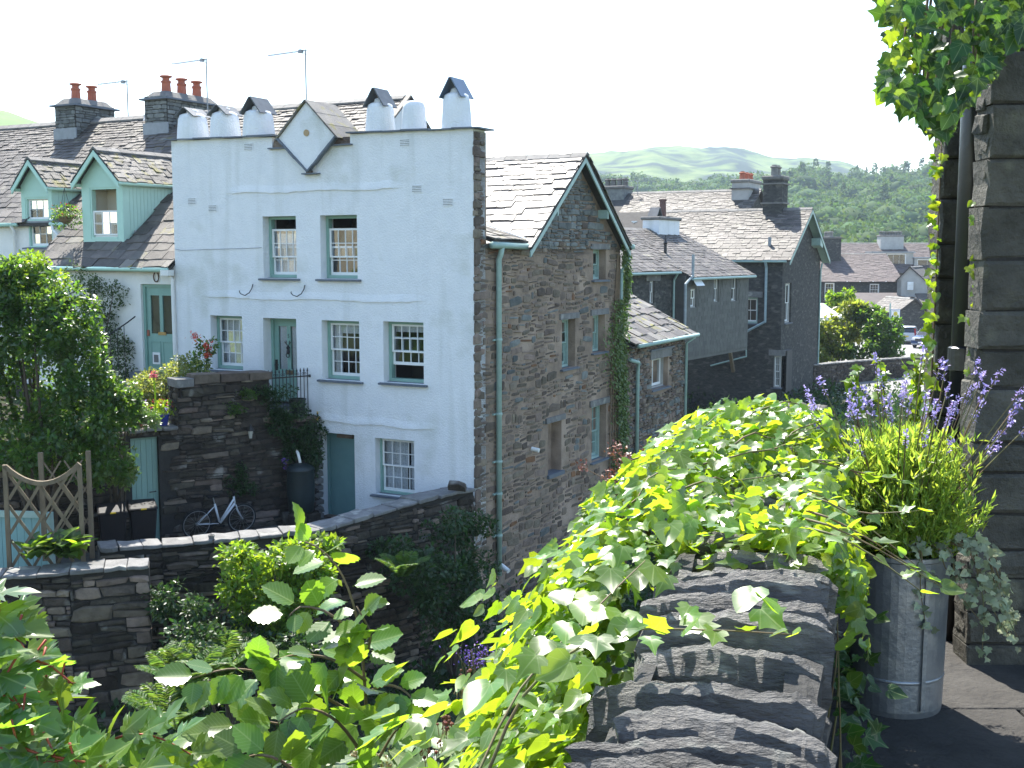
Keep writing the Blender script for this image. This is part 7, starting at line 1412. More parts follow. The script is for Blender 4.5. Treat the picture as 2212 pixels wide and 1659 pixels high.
# ------------------------------------------------------------------ foreground: terrace, parapet wall, ivy, lavender, house corner
TZ = -1.6
WD = np.array([.2617, .9652, 0]); WN = np.array([-.9652, .2617, 0])          # along the parapet, and to its left
def PW(s_, n, z): return WD * s_ + WN * n + np.array([0, 0, z])
M['flag'] = mk('terrace_flag', (.06, .057, .053), (.038, .036, .034), 7, .85, .7, 30, .25, rnd=.2)
sheet('terrace', [PW(-2, -.0, 0), PW(6.2, -.0, 0), (6, 6, 0), (6, -3, 0), (-.5, -3, 0)], TZ - .05, M['joint'], th=7.0)
tf_ = bpy.data.objects['terrace']; k = 0; r = random.Random(3)
for iy, (y0, y1) in enumerate(((2.2, 3.15), (3.16, 3.95), (3.96, 4.7), (4.71, 5.6))):
    x = .7 + (iy % 2) * .25
    while x < 3.6:
        w = r.uniform(.5, .85); c = np.array(tf_.location)
        m_ = MB().box((x, y0, TZ - .045), (x + w - .012, y1 - .002, TZ + r.uniform(-.004, .004))); m_.v = [tuple(np.array(p) - c) for p in m_.v]; m_.build('flagstone', M['flag'], tf_, bevel=.006); x += w
# --- parapet wall with rough slate copings set across it
PA = Thing('parapet_wall', tuple(PW(1.4, .17, TZ)), math.atan2(WD[1], WD[0]), 'slate parapet wall with rough upright coping slabs, lower right foreground', 'wall')
s0 = 1.4
M['stone_k'] = mk('parapet_face_stone', (.07, .068, .064), (.035, .034, .033), 7, .8, .9, 30, .3, rnd=.35)
core = MB().box((-1.2, -.125, TZ - 4.5), (4.6, .125, -.88)).build('wall_core', M['joint'], PA)
it = rubble((0, -.125, 0), X3, -Y3, -.6, 4.5, TZ, -.86, .05, .13, .14, .4, .035, M['stone_k'], seed=201, gap=.01) + rubble((0, .125, 0), X3, Y3, -1, 4.5, TZ - 1.2, -.86, .05, .13, .14, .4, .035, M['stone_k'], seed=202, gap=.01)
pieces(PA, core, 'stone', it, STONES, 240, 'small_stones')
def slab(w, th, h, seed):
    """rough split slab set across the wall: x along the wall (thickness), y across, z up; leaning front, narrow worn ridge, wedge-shaped left end."""
    rg = np.random.default_rng(seed); ny = 40
    prof = [(-.40, -.3), (-.46, .20), (-.44, .42), (-.36, .60), (-.31, .74), (-.22, .86), (-.14, .95), (.02, 1.0), (.20, .97), (.36, .86), (.48, .62), (.50, -.3)]; m = len(prof)
    walk = lambda k: np.convolve(rg.normal(0, 1, ny + 1 + 2 * k), np.ones(2 * k + 1) / (2 * k + 1), 'valid') * math.sqrt(2 * k + 1)
    fine = [walk(1) * .010 + walk(6) * .018 for _ in range(m)]; sz = [walk(1) * .004 + walk(7) * .009 for _ in range(m)]; com = walk(12) * .03; hh = walk(11) * .022 + walk(1) * .003
    steps = np.zeros(ny + 1)
    for _ in range(rg.integers(2, 5)): k0 = rg.integers(3, ny - 3); steps[k0:] += rg.uniform(-.035, .03)
    steps -= steps.mean(); la, ra = rg.uniform(.55, .85), rg.uniform(.8, .97); out, f = [], []
    for j in range(ny + 1):
        b = j / ny - .5; tl = max(0, (b - .05) / .45); tr = max(0, (-b - .36) / .14); sc_ = (1 - (1 - la) * tl ** 1.4) * (1 - (1 - ra) * tr ** 2)
        for q, (px_, pz) in enumerate(prof):
            x = (px_ * (1 - .4 * (1 - sc_)) + fine[q][j] + com[j]) * th + .012 * math.sin(b * 3 + seed); z = pz * h
            if pz > 0: z = h * (.35 + (pz - .35) * sc_ if pz > .35 else pz) + h * (sz[q][j] + hh[j] * pz + steps[j] * (1 if 3 < q < 10 else .4))
            out.append((x, b * w + rg.normal(0, .0015) + (.012 * math.sin(q * 2.1 + seed) if j in (0, ny) else 0), z))
    for j in range(ny):
        for q in range(m - 1): f.append((j * m + q, j * m + q + 1, (j + 1) * m + q + 1, (j + 1) * m + q))
    f += [tuple(range(m)), tuple(range(ny * m, (ny + 1) * m))[::-1]]
    return out, f
M['pslate'] = mk('parapet_slate', (.225, .215, .20), (.095, .09, .085), 14, .55, 1.0, 60, .4, stretch=(.7, 1.6, 2.6), rnd=.25, c3=(.33, .33, .29), s3=16, t3=.64)
r = random.Random(6); x = -.15; i = 0
while x < 4.4:
    th = r.uniform(.07, .135); h = r.uniform(.19, .25); wv = r.uniform(.31, .385); vv, ff = slab(wv, th, h, 400 + i)
    me = bpy.data.meshes.new('coping_slab'); me.from_pydata(vv, [], ff); me.materials.append(M['pslate']); o = link('coping_slab', me, core); o.location = (x + th / 2, (.36 - wv) * -.5 + r.uniform(-.012, .012), -.93 - TZ + r.uniform(-.02, .02)); o.rotation_euler = (r.uniform(.0, .13), r.uniform(-.06, .14), r.uniform(-.13, .10)); x += th * 1.12; i += 1
# --- leaves with their own outlines
def ivy_leaf(seed, lob=1.0):
    rr = random.Random(seed); pts = [(0, 0), (.16, -.10), (.36, -.04), (.46, .14), (.30, .24), (.46, .46), (.28, .50), (.16, .62), (0, 1.0), (-.16, .62), (-.28, .50), (-.46, .46), (-.30, .24), (-.46, .14), (-.36, -.04), (-.16, -.10)]
    if lob < .5: pts = [(0, 0), (.14, -.12), (.34, -.08), (.45, .12), (.42, .34), (.34, .52), (.2, .76), (.08, .92), (0, 1.0), (-.08, .92), (-.2, .76), (-.34, .52), (-.42, .34), (-.45, .12), (-.34, -.08), (-.14, -.12)]
    c1, c2, c3 = rr.uniform(-.10, .35), rr.uniform(-.5, .25), rr.uniform(0, 6)
    z = lambda x, y: c1 * abs(x) + c2 * (y - .3) ** 2 + .035 * math.sin(7 * x + 5 * y + c3)
    v = [(x, y, z(x, y)) for x, y in pts] + [(x * .5, .22 + (y - .22) * .52, z(x * .5, .22 + (y - .22) * .52)) for x, y in pts] + [(0, .22, z(0, .22))]
    n = len(pts); return np.array(v), [(i, (i + 1) % n, n + (i + 1) % n, n + i) for i in range(n)] + [(n + i, n + (i + 1) % n, 2 * n) for i in range(n)]
def elm_leaf(seed):
    rr = random.Random(seed); m = 13; v = []; f = []; c1, c2 = rr.uniform(.05, .45), rr.uniform(-.55, .1)
    for i in range(m + 1):
        t = i / m; w = .36 * math.sin(math.pi * t ** .85) ** .75 if 0 < t < 1 else .005
        z0 = c2 * (t - .25) ** 2
        ser = .045 * (1 if i % 2 else -.3)
        for q in (-1, -.5, 0, .5, 1):
            w_ = w * abs(q) + (ser if abs(q) == 1 and 0 < t < 1 else 0); v.append(((w_ if q > 0 else -w_) if q else 0, t + abs(q) * .10 * (1 - t), z0 + c1 * w_ * .6 + (.006 * math.cos(i * 3.1416) * abs(q))))
    for i in range(m):
        for k in range(4): f.append((i * 5 + k, i * 5 + k + 1, i * 5 + k + 6, i * 5 + k + 5))
    return np.array(v), f
def maple_leaf(seed):
    rr = random.Random(seed); half = [(.05, -.02), (.20, -.10), (.36, -.06), (.30, .04), (.52, .10), (.62, .26), (.50, .26), (.56, .40), (.36, .36), (.24, .40), (.34, .62), (.24, .60), (.20, .74), (.10, .84)]
    pts = [(0, 0)] + half + [(0, 1.02)] + [(-x, y) for x, y in half[::-1]]; c1, c2 = rr.uniform(-.15, .4), rr.uniform(-.6, .2)
    z = lambda x, y: c1 * abs(x) + c2 * (y - .3) ** 2 + .05 * math.sin(6 * x + 4 * y + seed)
    n = len(pts); v = [(x, y, z(x, y)) for x, y in pts] + [(x * .45, .25 + (y - .25) * .45, z(x * .45, .25 + (y - .25) * .45)) for x, y in pts] + [(0, .25, z(0, .25))]
    return np.array(v), [(i, (i + 1) % n, n + (i + 1) % n, n + i) for i in range(n)] + [(n + i, n + (i + 1) % n, 2 * n) for i in range(n)]
IVY = [ivy_leaf(i, 1.0 if i % 3 else .3) for i in range(9)]; ELM = [elm_leaf(i) for i in range(6)]; MAP = [maple_leaf(i) for i in range(6)]
def leaf_frame(p, d, nrm, s_, sx=1.0):
    d = np.asarray(d, float); d = d / (np.linalg.norm(d) + 1e-9); nrm = np.asarray(nrm, float); x = np.cross(d, nrm); x /= np.linalg.norm(x) + 1e-9; n_ = np.cross(x, d); return frame4(np.asarray(p, float), x * s_ * sx, d * s_, n_ * s_)
def loc_it(T, it): return [(lambda m_: (m_.__setitem__((slice(0, 2), 3), m_[:2, 3] - T.loc[:2]), (m_, b_, c_, e_))[1])(m_.copy()) for m_, b_, c_, e_ in it]
def put_leaves(T, it, geos, limit=300): pieces(T, T.e, 'leaf', loc_it(T, it), geos, limit, 'small_leaves')
def stems(T, paths, r0, mat, name='stem', n=6):
    for p in paths:
        m = len(p); mb = MB().tube([np.asarray(q) - np.array([T.loc[0], T.loc[1], 0]) for q in p], [r0 * (1 - .7 * i / (m - 1)) for i in range(m)], n); mb.build(name, mat, T, smooth=True)
def smooth_path(pts, n=10):
    pts = np.array(pts, float); t = np.linspace(0, len(pts) - 1, n); out = []
    for q in t:
        i = min(int(q), len(pts) - 2); f = q - i; p0, p1, p2, p3 = pts[max(i - 1, 0)], pts[i], pts[i + 1], pts[min(i + 2, len(pts) - 1)]
        out.append(.5 * ((2 * p1) + (-p0 + p2) * f + (2 * p0 - 5 * p1 + 4 * p2 - p3) * f * f + (-p0 + 3 * p1 - 3 * p2 + p3) * f ** 3))
    return out
# --- ivy over the parapet
def mound(s_, n):
    """height of the ivy cushion over the wall: s along, n across (0 right edge)."""
    a = min(1, max(0, (s_ - 2.5) / 1.0)); top = -.77 + .15 * a - .13 * max(0, s_ - 4.1) + .03 * math.sin(s_ * 5) + .03 * math.sin(n * 11 + s_ * 3)
    if n > .42: top -= (n - .42) ** 1.3 * 1.35
    if n < -.02: top -= (-n - .02) * 2.5
    return top
IV = Thing('parapet_ivy', tuple(PW(3.4, .5, TZ)), 0, 'sunlit ivy sprawling over the parapet wall', 'ivy'); r = random.Random(12); it = []
def ivy_at(s_, n, size, lift=0.0, mat=None):
    z = mound(s_, n) + lift; e = .03; gx_ = (mound(s_ + e, n) - mound(s_ - e, n)) / (2 * e); gn = (mound(s_, n + e) - mound(s_, n - e)) / (2 * e); nn = Z3 - WD * gx_ - WN * gn; nn /= np.linalg.norm(nn)
    nn = nn + np.array([r.gauss(0, .5), r.gauss(0, .5), r.gauss(0, .25)]); dn = WN * r.uniform(-.5, 1.1) - WD * r.uniform(-.4, 1.0) - Z3 * r.uniform(.0, .6)
    it.append((leaf_frame(PW(s_, n, z), dn, nn, size, r.uniform(.9, 1.15)), r.randrange(9), mat or L['ivy'], size * size))
for i in range(5200):
    s_ = 2.55 + 2.9 * r.random() ** 1.1; n = r.uniform(-.12, .82)
    if s_ < 2.72 and n < .30 + .2 * r.random(): continue
    ivy_at(s_, n, r.choice([r.uniform(.03, .05), r.uniform(.035, .075)]) * (.75 if s_ > 4.2 and n < .3 else 1), r.choice([r.uniform(-.06, .02), r.uniform(-.02, .08)]))
for i in range(900):                                                            # down the left face, nearer us
    s_ = 1.72 + 1.45 * r.random(); n = .39 + min(.34, abs(r.gauss(0, .14))) + .07 * (s_ - 1.5); z = -.80 - abs(r.gauss(0, .20)) - .05 * (3 - s_)
    p = PW(s_, n, z); it.append((leaf_frame(p, WN * r.uniform(.1, .9) - Z3 * r.uniform(.1, .9) - WD * r.uniform(-.3, .9), WN * .6 + Z3 * .7 + np.array([r.gauss(0, .4), r.gauss(0, .4), r.gauss(0, .3)]), r.uniform(.035, .075)), r.randrange(9), L['ivy'], .006))
for (s_, n) in ((1.78, .36), (1.92, .30), (2.05, .22), (1.98, .40), (2.15, .12), (1.86, .44), (2.3, .33), (2.42, .40), (2.2, .42), (1.7, .46)):      # leaves lying over the copings
    for k in range(3): p = PW(s_ + r.uniform(-.04, .04), n + r.uniform(-.04, .04), -.66 + r.uniform(-.02, .05)); it.append((leaf_frame(p, -WD * r.uniform(.2, 1) + WN * r.uniform(-.6, .6) - Z3 * .3, Z3 - WD * .4 + np.array([r.gauss(0, .3), r.gauss(0, .3), 0]), r.uniform(.045, .085)), r.randrange(9), L['ivy'], .02))
ps = []
for k in range(14):
    s_ = r.uniform(2.6, 4.6); n = r.uniform(.1, .8); p = [PW(s_ + .1 * j, n - .07 * j + r.uniform(-.03, .03), mound(s_ + .1 * j, n - .07 * j) + .02 + r.uniform(0, .05)) for j in range(5)]; ps.append(smooth_path(p, 8))
for k in range(7):                                                               # runners reaching past the right edge
    s_ = r.uniform(2.5, 3.4); p = [PW(s_, .25, -.60), PW(s_ - .05, .05, -.58), PW(s_ - .08, -.08, -.60 + r.uniform(-.03, .05)), PW(s_ - .10, -.20 - .06 * r.random(), -.66 + r.uniform(-.10, .05))]; q = smooth_path(p, 9); ps.append(q[3:])
    for j in range(2, 9): it.append((leaf_frame(q[j], -WN + np.array([r.gauss(0, .6), r.gauss(0, .6), r.gauss(0, .4)]), Z3 + np.array([r.gauss(0, .4), r.gauss(0, .4), 0]), r.uniform(.025, .055)), r.randrange(9), L['ivy'], .004))
br_ = [PW(1.75, .52, -.86), PW(1.80, .46, -.72), PW(1.88, .34, -.64), PW(1.96, .18, -.645), PW(2.02, .04, -.66)]; ps.append(smooth_path(br_, 14)); ps.append(smooth_path([PW(1.72, .55, -.9), PW(1.9, .5, -.76), PW(2.08, .40, -.66), PW(2.22, .33, -.60)], 10))
for j, q in enumerate(ps[-2][3:]): it.append((leaf_frame(q, np.array([r.gauss(0, .7), -.6, r.gauss(.1, .4)]), Z3 + np.array([r.gauss(0, .4), -.3, 0]), r.uniform(.03, .06)), r.randrange(9), L['ivy'], .01))
put_leaves(IV, it, IVY, 300); stems(IV, ps, .0032, M['stem'])
sh = smooth_path([at(1450, 1290, 3.0), at(1405, 1160, 3.0), at(1355, 1090, 3.0), at(1315, 1055, 3.0)], 12)          # the tall questing shoot
SHT = Thing('ivy_shoot', tuple(sh[0]), 0, 'long bare ivy shoot curling above the parapet ivy', 'ivy'); stems(SHT, [sh, smooth_path([at(1385, 1130, 3.0), at(1340, 1115, 3.0), at(1290, 1100, 3.0)], 6)], .009, M['stem'])
it = [(leaf_frame(q, np.array([r.gauss(0, .8), r.gauss(0, .5), r.gauss(.2, .4)]), np.array([r.gauss(0, .6), -.6, .6]), r.uniform(.02, .045)), r.randrange(9), L['ivy'], .002) for q in sh[5:] + [at(1300, 1100, 3.0), at(1335, 1110, 3.0), at(1320, 1120, 3.0)] for _ in range(2)]; put_leaves(SHT, it, IVY)
# --- lavender in a galvanised bin
LB0 = atz(1930, 1545, TZ); LBY = LB0[1] + .12; LBX = LB0[0] * LBY / LB0[1]; br0 = .170
M['galv'] = mk('galvanised_steel', (.33, .35, .37), (.24, .26, .28), 9, .42, .15, 60, .5, metal=.75, c3=(.38, .39, .40), s3=14, t3=.56)
GB = Thing('galvanised_bin', (LBX, LBY, TZ), 0, 'tall galvanised metal bin used as a lavender planter', 'planter'); zr_ = -1.03
MB().lathe([(br0 * .93, 0), (br0 * .95, .02), (br0, .5), (br0 * 1.01, zr_ - TZ - .02), (br0 * 1.05, zr_ - TZ - .015), (br0 * 1.05, zr_ - TZ), (br0 * .97, zr_ - TZ), (br0 * .95, zr_ - TZ - .1), (.02, zr_ - TZ - .09)], (0, 0, TZ), 40).build('bin_body', M['galv'], GB, smooth=False)
MB().box((.035, -br0 * 1.003, TZ + .03), (.048, -br0 * .93, zr_ - .03)).build('seam', M['galv'], GB); MB().lathe([(br0 * .94, zr_ - TZ - .07), (.02, zr_ - TZ - .05)], (0, 0, TZ), 20).build('soil', M['soil'], GB)
for z in (.12,): MB().lathe([(br0 * .952, z), (br0 * .975, z + .008), (br0 * .962, z + .016)], (0, 0, TZ), 40).build('rolled_bead', M['galv'], GB, smooth=True)
LV = Thing('lavender', (LBX, LBY, zr_ - .06), 0, 'flowering lavender bush spilling from the metal bin', 'lavender'); rg = np.random.default_rng(31); r = random.Random(31)
P_, D_, S_ = [], [], []; shoots = []
for i in range(980):
    a = r.uniform(0, 6.283); el = math.radians(r.choice([r.uniform(25, 60), r.uniform(50, 88), r.uniform(55, 88)])); Lg = r.uniform(.28, .54) * (1.0 if el > .95 else .68); d = np.array([math.cos(a) * math.cos(el), math.sin(a) * math.cos(el) * .8, math.sin(el)]); q = np.array([r.gauss(0, .05), r.gauss(0, .05), 0.0]); pts = []
    for k in range(9): pts.append(q.copy()); q = q + d * Lg / 9; d = d + np.array([0, 0, .10]); d /= np.linalg.norm(d)
    shoots.append(pts)
    for k in range(2, 9):
        for _ in range(4): P_.append(pts[k] + rg.normal(0, .005, 3)); D_.append(d * .9 + rg.normal(0, .45, 3)); S_.append(r.uniform(.024, .05))
foliage_obj('leaves', LV.e, np.array(P_), np.array(D_), np.array(S_), L['lav'], (tmpl_quad()[0] * np.array([.42, 1, 1]), tmpl_quad()[1]), 5)
m_ = MB()
for pts in shoots[:200]: m_.tube(pts[::2], [.0035, .003, .0025, .002, .0015], 3, cap=False)
m_.build('woody_stems', L['lav'], LV.e)
for i in range(64):
    a = r.uniform(0, 6.283); el = math.radians(r.choice([r.uniform(52, 88), r.uniform(48, 80), r.uniform(38, 65)])); Lg = r.uniform(.46, .70) if el > .8 else r.uniform(.40, .58); d0 = np.array([math.cos(a) * math.cos(el), math.sin(a) * math.cos(el) * .7, math.sin(el)]); p0 = d0 * .12; p1 = d0 * Lg * .6 + np.array([0, 0, .03]); p2 = d0 * Lg + np.array([r.gauss(0, .015), r.gauss(0, .015), .05])
    st = MB().tube(smooth_path([p0, p1, p2], 5), .0022, 4, cap=False).build('flower_stalk', M['stem'], LV.e); ax = p2 - p1; ax /= np.linalg.norm(ax); P_, D_ = [], []
    for k in range(30):
        t = r.choice([r.uniform(0, .035), r.uniform(.0, .035), r.uniform(-.028, -.016)]); P_.append(p2 + ax * t + rg.normal(0, .0035, 3)); D_.append(rg.normal(0, 1, 3) + ax * .6)
    foliage_obj('flower_spike', LV.e, np.array(P_), np.array(D_), .013 * rg.uniform(.7, 1.3, 30), L['lilac'], seed=i)
# variegated ivy trailing from the bin
VI = Thing('variegated_ivy', (LBX + .1, LBY - .12, zr_ - .3), 0, 'cream edged variegated ivy trailing down the metal bin', 'ivy'); it = []; ps = []
for k in range(12):
    a = r.uniform(-.6, 1.2); e0_ = np.array([LBX + math.sin(a) * .14 + .05, LBY - .12 * abs(math.cos(a)), zr_ + .02]); ln = r.uniform(.08, .42); p = [e0_ + np.array([0, 0, .03]), e0_ + np.array([.05 * math.sin(a) + .05, -.07, .02]), e0_ + np.array([.09 * math.sin(a) + .08, -.08, -ln * .5]), e0_ + np.array([.10 * math.sin(a) + .12 + r.uniform(-.04, .06), -.07, -ln])]; q = smooth_path(p, 12); ps.append(q)
    for s_ in q[1:]:
        for _ in range(2): it.append((leaf_frame(s_ + rg.normal(0, .012, 3), np.array([r.gauss(0, .7), -.4, r.gauss(-.3, .4)]), np.array([r.gauss(0, .4), -1, .5]), r.uniform(.02, .036)), r.randrange(9), L['varieg'], .002))
put_leaves(VI, it, IVY, 300); stems(VI, ps, .0035, M['stem'])
# low ivy at the foot of the parapet
FI = Thing('path_ivy', tuple(PW(3.0, -.1, TZ)), 0, 'small ivy at the foot of the parapet beside the bin', 'ivy'); it = []
for k in range(120): p = PW(r.uniform(2.4, 4.4), -.05 - abs(r.gauss(0, .07)), TZ + abs(r.gauss(0, .30))); it.append((leaf_frame(p, -WN * .6 + np.array([r.gauss(0, .5), -.3, r.gauss(0, .5)]), np.array([.5 + r.gauss(0, .3), -.7, .5]), r.uniform(.03, .065)), r.randrange(9), L['ivydark'], .002))
put_leaves(FI, it, IVY); stems(FI, [smooth_path([PW(s_, -.04, TZ), PW(s_ + .05, -.07, TZ + .25), PW(s_ + .02, -.06, TZ + .5)], 6) for s_ in (2.6, 3.0, 3.5, 3.9)], .005, M['stem'])
# --- corner of the stone house on the right
SC_ = Thing('corner_house', (1.8, 4.4, TZ), 0, 'dark stone house corner with large quoin blocks at the right edge', 'house')
M['quoin'] = mk('quoin_block', (.125, .118, .098), (.07, .067, .056), 9, .8, .9, 34, .3, rnd=.22, c3=(.17, .165, .12), s3=5, t3=.62)
co = MB(); Lx = lambda X: X - 1.8
co.box((Lx(1.80), .012, TZ), (Lx(4.2), .155, 2.6)).box((Lx(2.10), .155, TZ), (Lx(4.2), .82, 2.6)).box((Lx(1.915), .82, TZ), (Lx(4.2), .93, 2.6)).box((Lx(2.7), .93, TZ), (Lx(4.2), 3, 2.6)); cw_ = co.build('wall_core', M['joint'], SC_)
def blocks(name, X0, X1, Y0, dep, joints, Yr, split, seed, left=True):
    r = random.Random(seed)
    for a, b_ in zip(joints[:-1], joints[1:]):
        zt, zb = at(2150, a, Yr)[2], at(2150, b_, Yr)[2]; x = X0 + r.uniform(-.012, .006)
        while x < X1:
            w = r.choice(split) * r.uniform(.8, 1.25); j = lambda s_: r.uniform(-s_, s_); y0 = Y0 - 4.4 + j(.008)
            v = []
            for yy_, ins in ((y0 + dep, 0), (y0 + .012, 0), (y0, .012)):
                v += [(Lx(x) + ins + j(.004), yy_ + j(.003), zb + .006 + ins), (Lx(x + w * .5), yy_ + j(.006), zb + .006 + ins + j(.006)), (Lx(x + w) - ins - .008, yy_ + j(.003), zb + .006 + ins), (Lx(x + w) - ins - .008 + j(.004), yy_ + j(.005), (zb + zt) / 2), (Lx(x + w) - ins - .008, yy_ + j(.003), zt - ins), (Lx(x + w * .5), yy_ + j(.006), zt - ins + j(.006)), (Lx(x) + ins, yy_ + j(.003), zt - ins), (Lx(x) + ins + j(.012), yy_ + j(.005), (zb + zt) / 2)]
            f = [tuple(range(16, 24))] + [(8 * q + i, 8 * q + (i + 1) % 8, 8 * q + 8 + (i + 1) % 8, 8 * q + 8 + i) for q in range(2) for i in range(8)]
            MB().add(v, f).build(name, M['quoin'], (SC_, cw_)); x += w
blocks('quoin_block', 1.79, 2.9, 4.4, .15, [-560, -430, -310, -190, -70, 10, 110, 227, 344, 447, 564, 674, 757, 844, 960, 1026, 1110, 1194, 1250, 1326, 1396, 1500], 4.4, (.34, .45, .6), 5)
blocks('quoin_block', 1.905, 2.4, 5.2, .12, [-200, -80, 40, 150, 245, 345, 431, 529, 602, 702, 800, 900, 990, 1080, 1160, 1240, 1330], 5.2, (.25, .4), 6)
it = []; r = random.Random(2)                                                    # rough packed edge of the return
for zt in np.arange(TZ + .05, 2.4, .085): it.append((frame4((Lx(1.80), .085 + r.uniform(-.02, .02), zt), (0, r.uniform(.09, .13), 0), (.014 + r.uniform(-.006, .01), 0, 0), (0, 0, r.uniform(.06, .085))), r.randrange(8), M['quoin'], .01))
it += rubble((Lx(2.10), .155, 0), Y3, -X3, 0, .64, TZ, 2.4, .08, .2, .15, .3, .03, M['quoin'], seed=208)
pieces(SC_, cw_, 'stone', it, STONES, 120, 'small_stones')
DPT = Thing('black_downpipe', (1.848, 4.72, TZ), 0, 'tall black cast iron downpipe on the stone house corner', 'pipe')
M['pipeblk'] = mk('black_gloss_pipe', (.014, .015, .018), (.02, .02, .022), 12, .28, .1, 40, .6)
MB().tube([(0, 0, TZ), (0, 0, 2.6)], .050, 20).build('pipe', M['pipeblk'], DPT, smooth=True)
for y_ in (772, 210): z = at(2080, y_, 4.78)[2]; MB().lathe([(.054, -.05), (.062, -.045), (.062, .045), (.054, .05)], (0, 0, z), 20).box((.0, -.02, z - .03), (.26, .02, z + .0)).build('pipe_bracket', M['pipeblk'], DPT)
# --- ivy hanging at the top of the corner
OI = Thing('overhanging_ivy', (1.75, 4.3, .5), 0, 'mass of ivy hanging from the house corner at top right', 'ivy'); it = []; ps = []
def zbot(x): return np.interp(x, [1890, 1915, 1935, 1980, 2010, 2040, 2075, 2110, 2160, 2212, 2300], [20, 205, 225, 235, 285, 290, 215, 190, 110, 70, 40])
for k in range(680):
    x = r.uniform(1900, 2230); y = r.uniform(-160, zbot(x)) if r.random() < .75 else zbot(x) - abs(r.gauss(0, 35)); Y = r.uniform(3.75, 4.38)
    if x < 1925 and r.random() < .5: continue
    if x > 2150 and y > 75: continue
    it.append((leaf_frame(at(x, y, Y), np.array([r.gauss(-.2, .5), -.2, -.8 + r.gauss(0, .4)]), np.array([r.gauss(-.2, .5), -1, r.gauss(.4, .5)]), r.uniform(.035, .08)), r.randrange(9), L['ivydark'] if r.random() < (.93 if x > 1975 else .65) else L['ivy'], .006 + .004 * (Y < 4)))  # shade put into the colour: mostly darker leaves, more bright ones along the left edge
for k in range(12):
    x = r.uniform(1925, 2120); ps.append(smooth_path([at(x + 60, -150, 4.35), at(x + 25, 0, 4.2), at(x + r.uniform(-10, 20), max(20, zbot(x) - 40), 4.1)], 7))
put_leaves(OI, it, IVY, 300); stems(OI, ps, .008, M['brownstem'])
CI = Thing('pier_ivy', (1.9, 5.15, TZ), 0, 'single ivy strand climbing the left edge of the far pier', 'ivy'); it = []; ps = []
for k in range(62):
    y = r.uniform(300, 900); x = 2030 - (y - 300) * .035 + max(-12, r.gauss(-3, 5)); it.append((leaf_frame(at(x, y, 5.12 + r.uniform(-.05, .03)), np.array([-.5 + r.gauss(0, .5), -.2, r.gauss(-.4, .5)]), np.array([-.5 + r.gauss(0, .4), -.8, r.gauss(.3, .4)]), r.uniform(.025, .06) * (1.3 if y > 650 else .9)), r.randrange(9), L['ivy'], .003))
for k in range(40): y = r.uniform(430, 800); x = 2112 + r.gauss(0, 9) - (y - 430) * .02; it.append((leaf_frame(at(x, y, 4.5), np.array([r.gauss(0, .5), -.2, -.5]), np.array([-.5, -.8, .3]), r.uniform(.02, .045)), r.randrange(9), L['ivy'], .002))
put_leaves(CI, it, IVY); stems(CI, [smooth_path([at(2008, 900, 5.13), at(2022, 600, 5.13), at(2034, 300, 5.13)], 10), smooth_path([at(2104, 820, 4.53), at(2112, 430, 4.53)], 5)], .006, M['brownstem'])
BL = Thing('background_creeper', tuple(at(1900, 830, 5.6)), 0, 'leafy creeper rising behind the lavender', 'creeper'); it = []; ps = []
for k in range(8):
    x = r.uniform(1850, 2000); q = smooth_path([at(x, 930, 5.6), at(x + r.uniform(-15, 15), 850, 5.6), at(x + r.uniform(-30, 30), r.uniform(770, 830), 5.6)], 9); ps.append(q)
    for s_ in q[2:]:
        for _ in range(2): it.append((leaf_frame(s_, np.array([r.gauss(0, .7), -.3, r.gauss(0, .5)]), np.array([r.gauss(0, .5), -.5, .8]), r.uniform(.035, .07)), r.randrange(9), L['ivy'], .003))
put_leaves(BL, it, IVY); stems(BL, ps, .005, M['stem'])
# --- saplings and branches reaching in from below
def branch(T, it, px, Y, geos, mat, size, n, seed, droop=.35, gap=1.0, both=True, tip=True):
    r = random.Random(seed); path = smooth_path([at(x, y, Y + dy) for x, y, dy in px], max(8, n)); path = [np.array(q) for q in path]
    for i in range(n):
        t = (i + .6) / n; k = t * (len(path) - 1); j = min(int(k), len(path) - 2); p = path[j] + (path[j + 1] - path[j]) * (k - j); d = path[j + 1] - path[j]; d /= np.linalg.norm(d)
        sd = np.cross(d, np.array([0, -1, .35])); sd /= np.linalg.norm(sd) + 1e-9; s_ = 1 if i % 2 else -1
        dr = d * r.uniform(.35, .8) + sd * s_ * r.uniform(.5, 1.0) + np.array([r.gauss(0, .2), r.uniform(-.55, .1), -droop + r.gauss(0, .2)]); nn = np.array([r.gauss(0, .35), -.45 + r.gauss(0, .3), 1.0]); sz = size * r.uniform(.65, 1.12) * (1 - .25 * t); pd = dr / np.linalg.norm(dr)
        it.append((leaf_frame(p + pd * sz * .12, dr, nn, sz), r.randrange(len(geos)), mat, sz * sz))
    return path
EL = Thing('elm_sapling', tuple(at(770, 1690, 3.05) * np.array([1, 1, 0]) + np.array([0, 0, -2.6])), 0, 'young elm sapling with toothed ribbed leaves, bottom centre', 'sapling'); it = []; ps = []
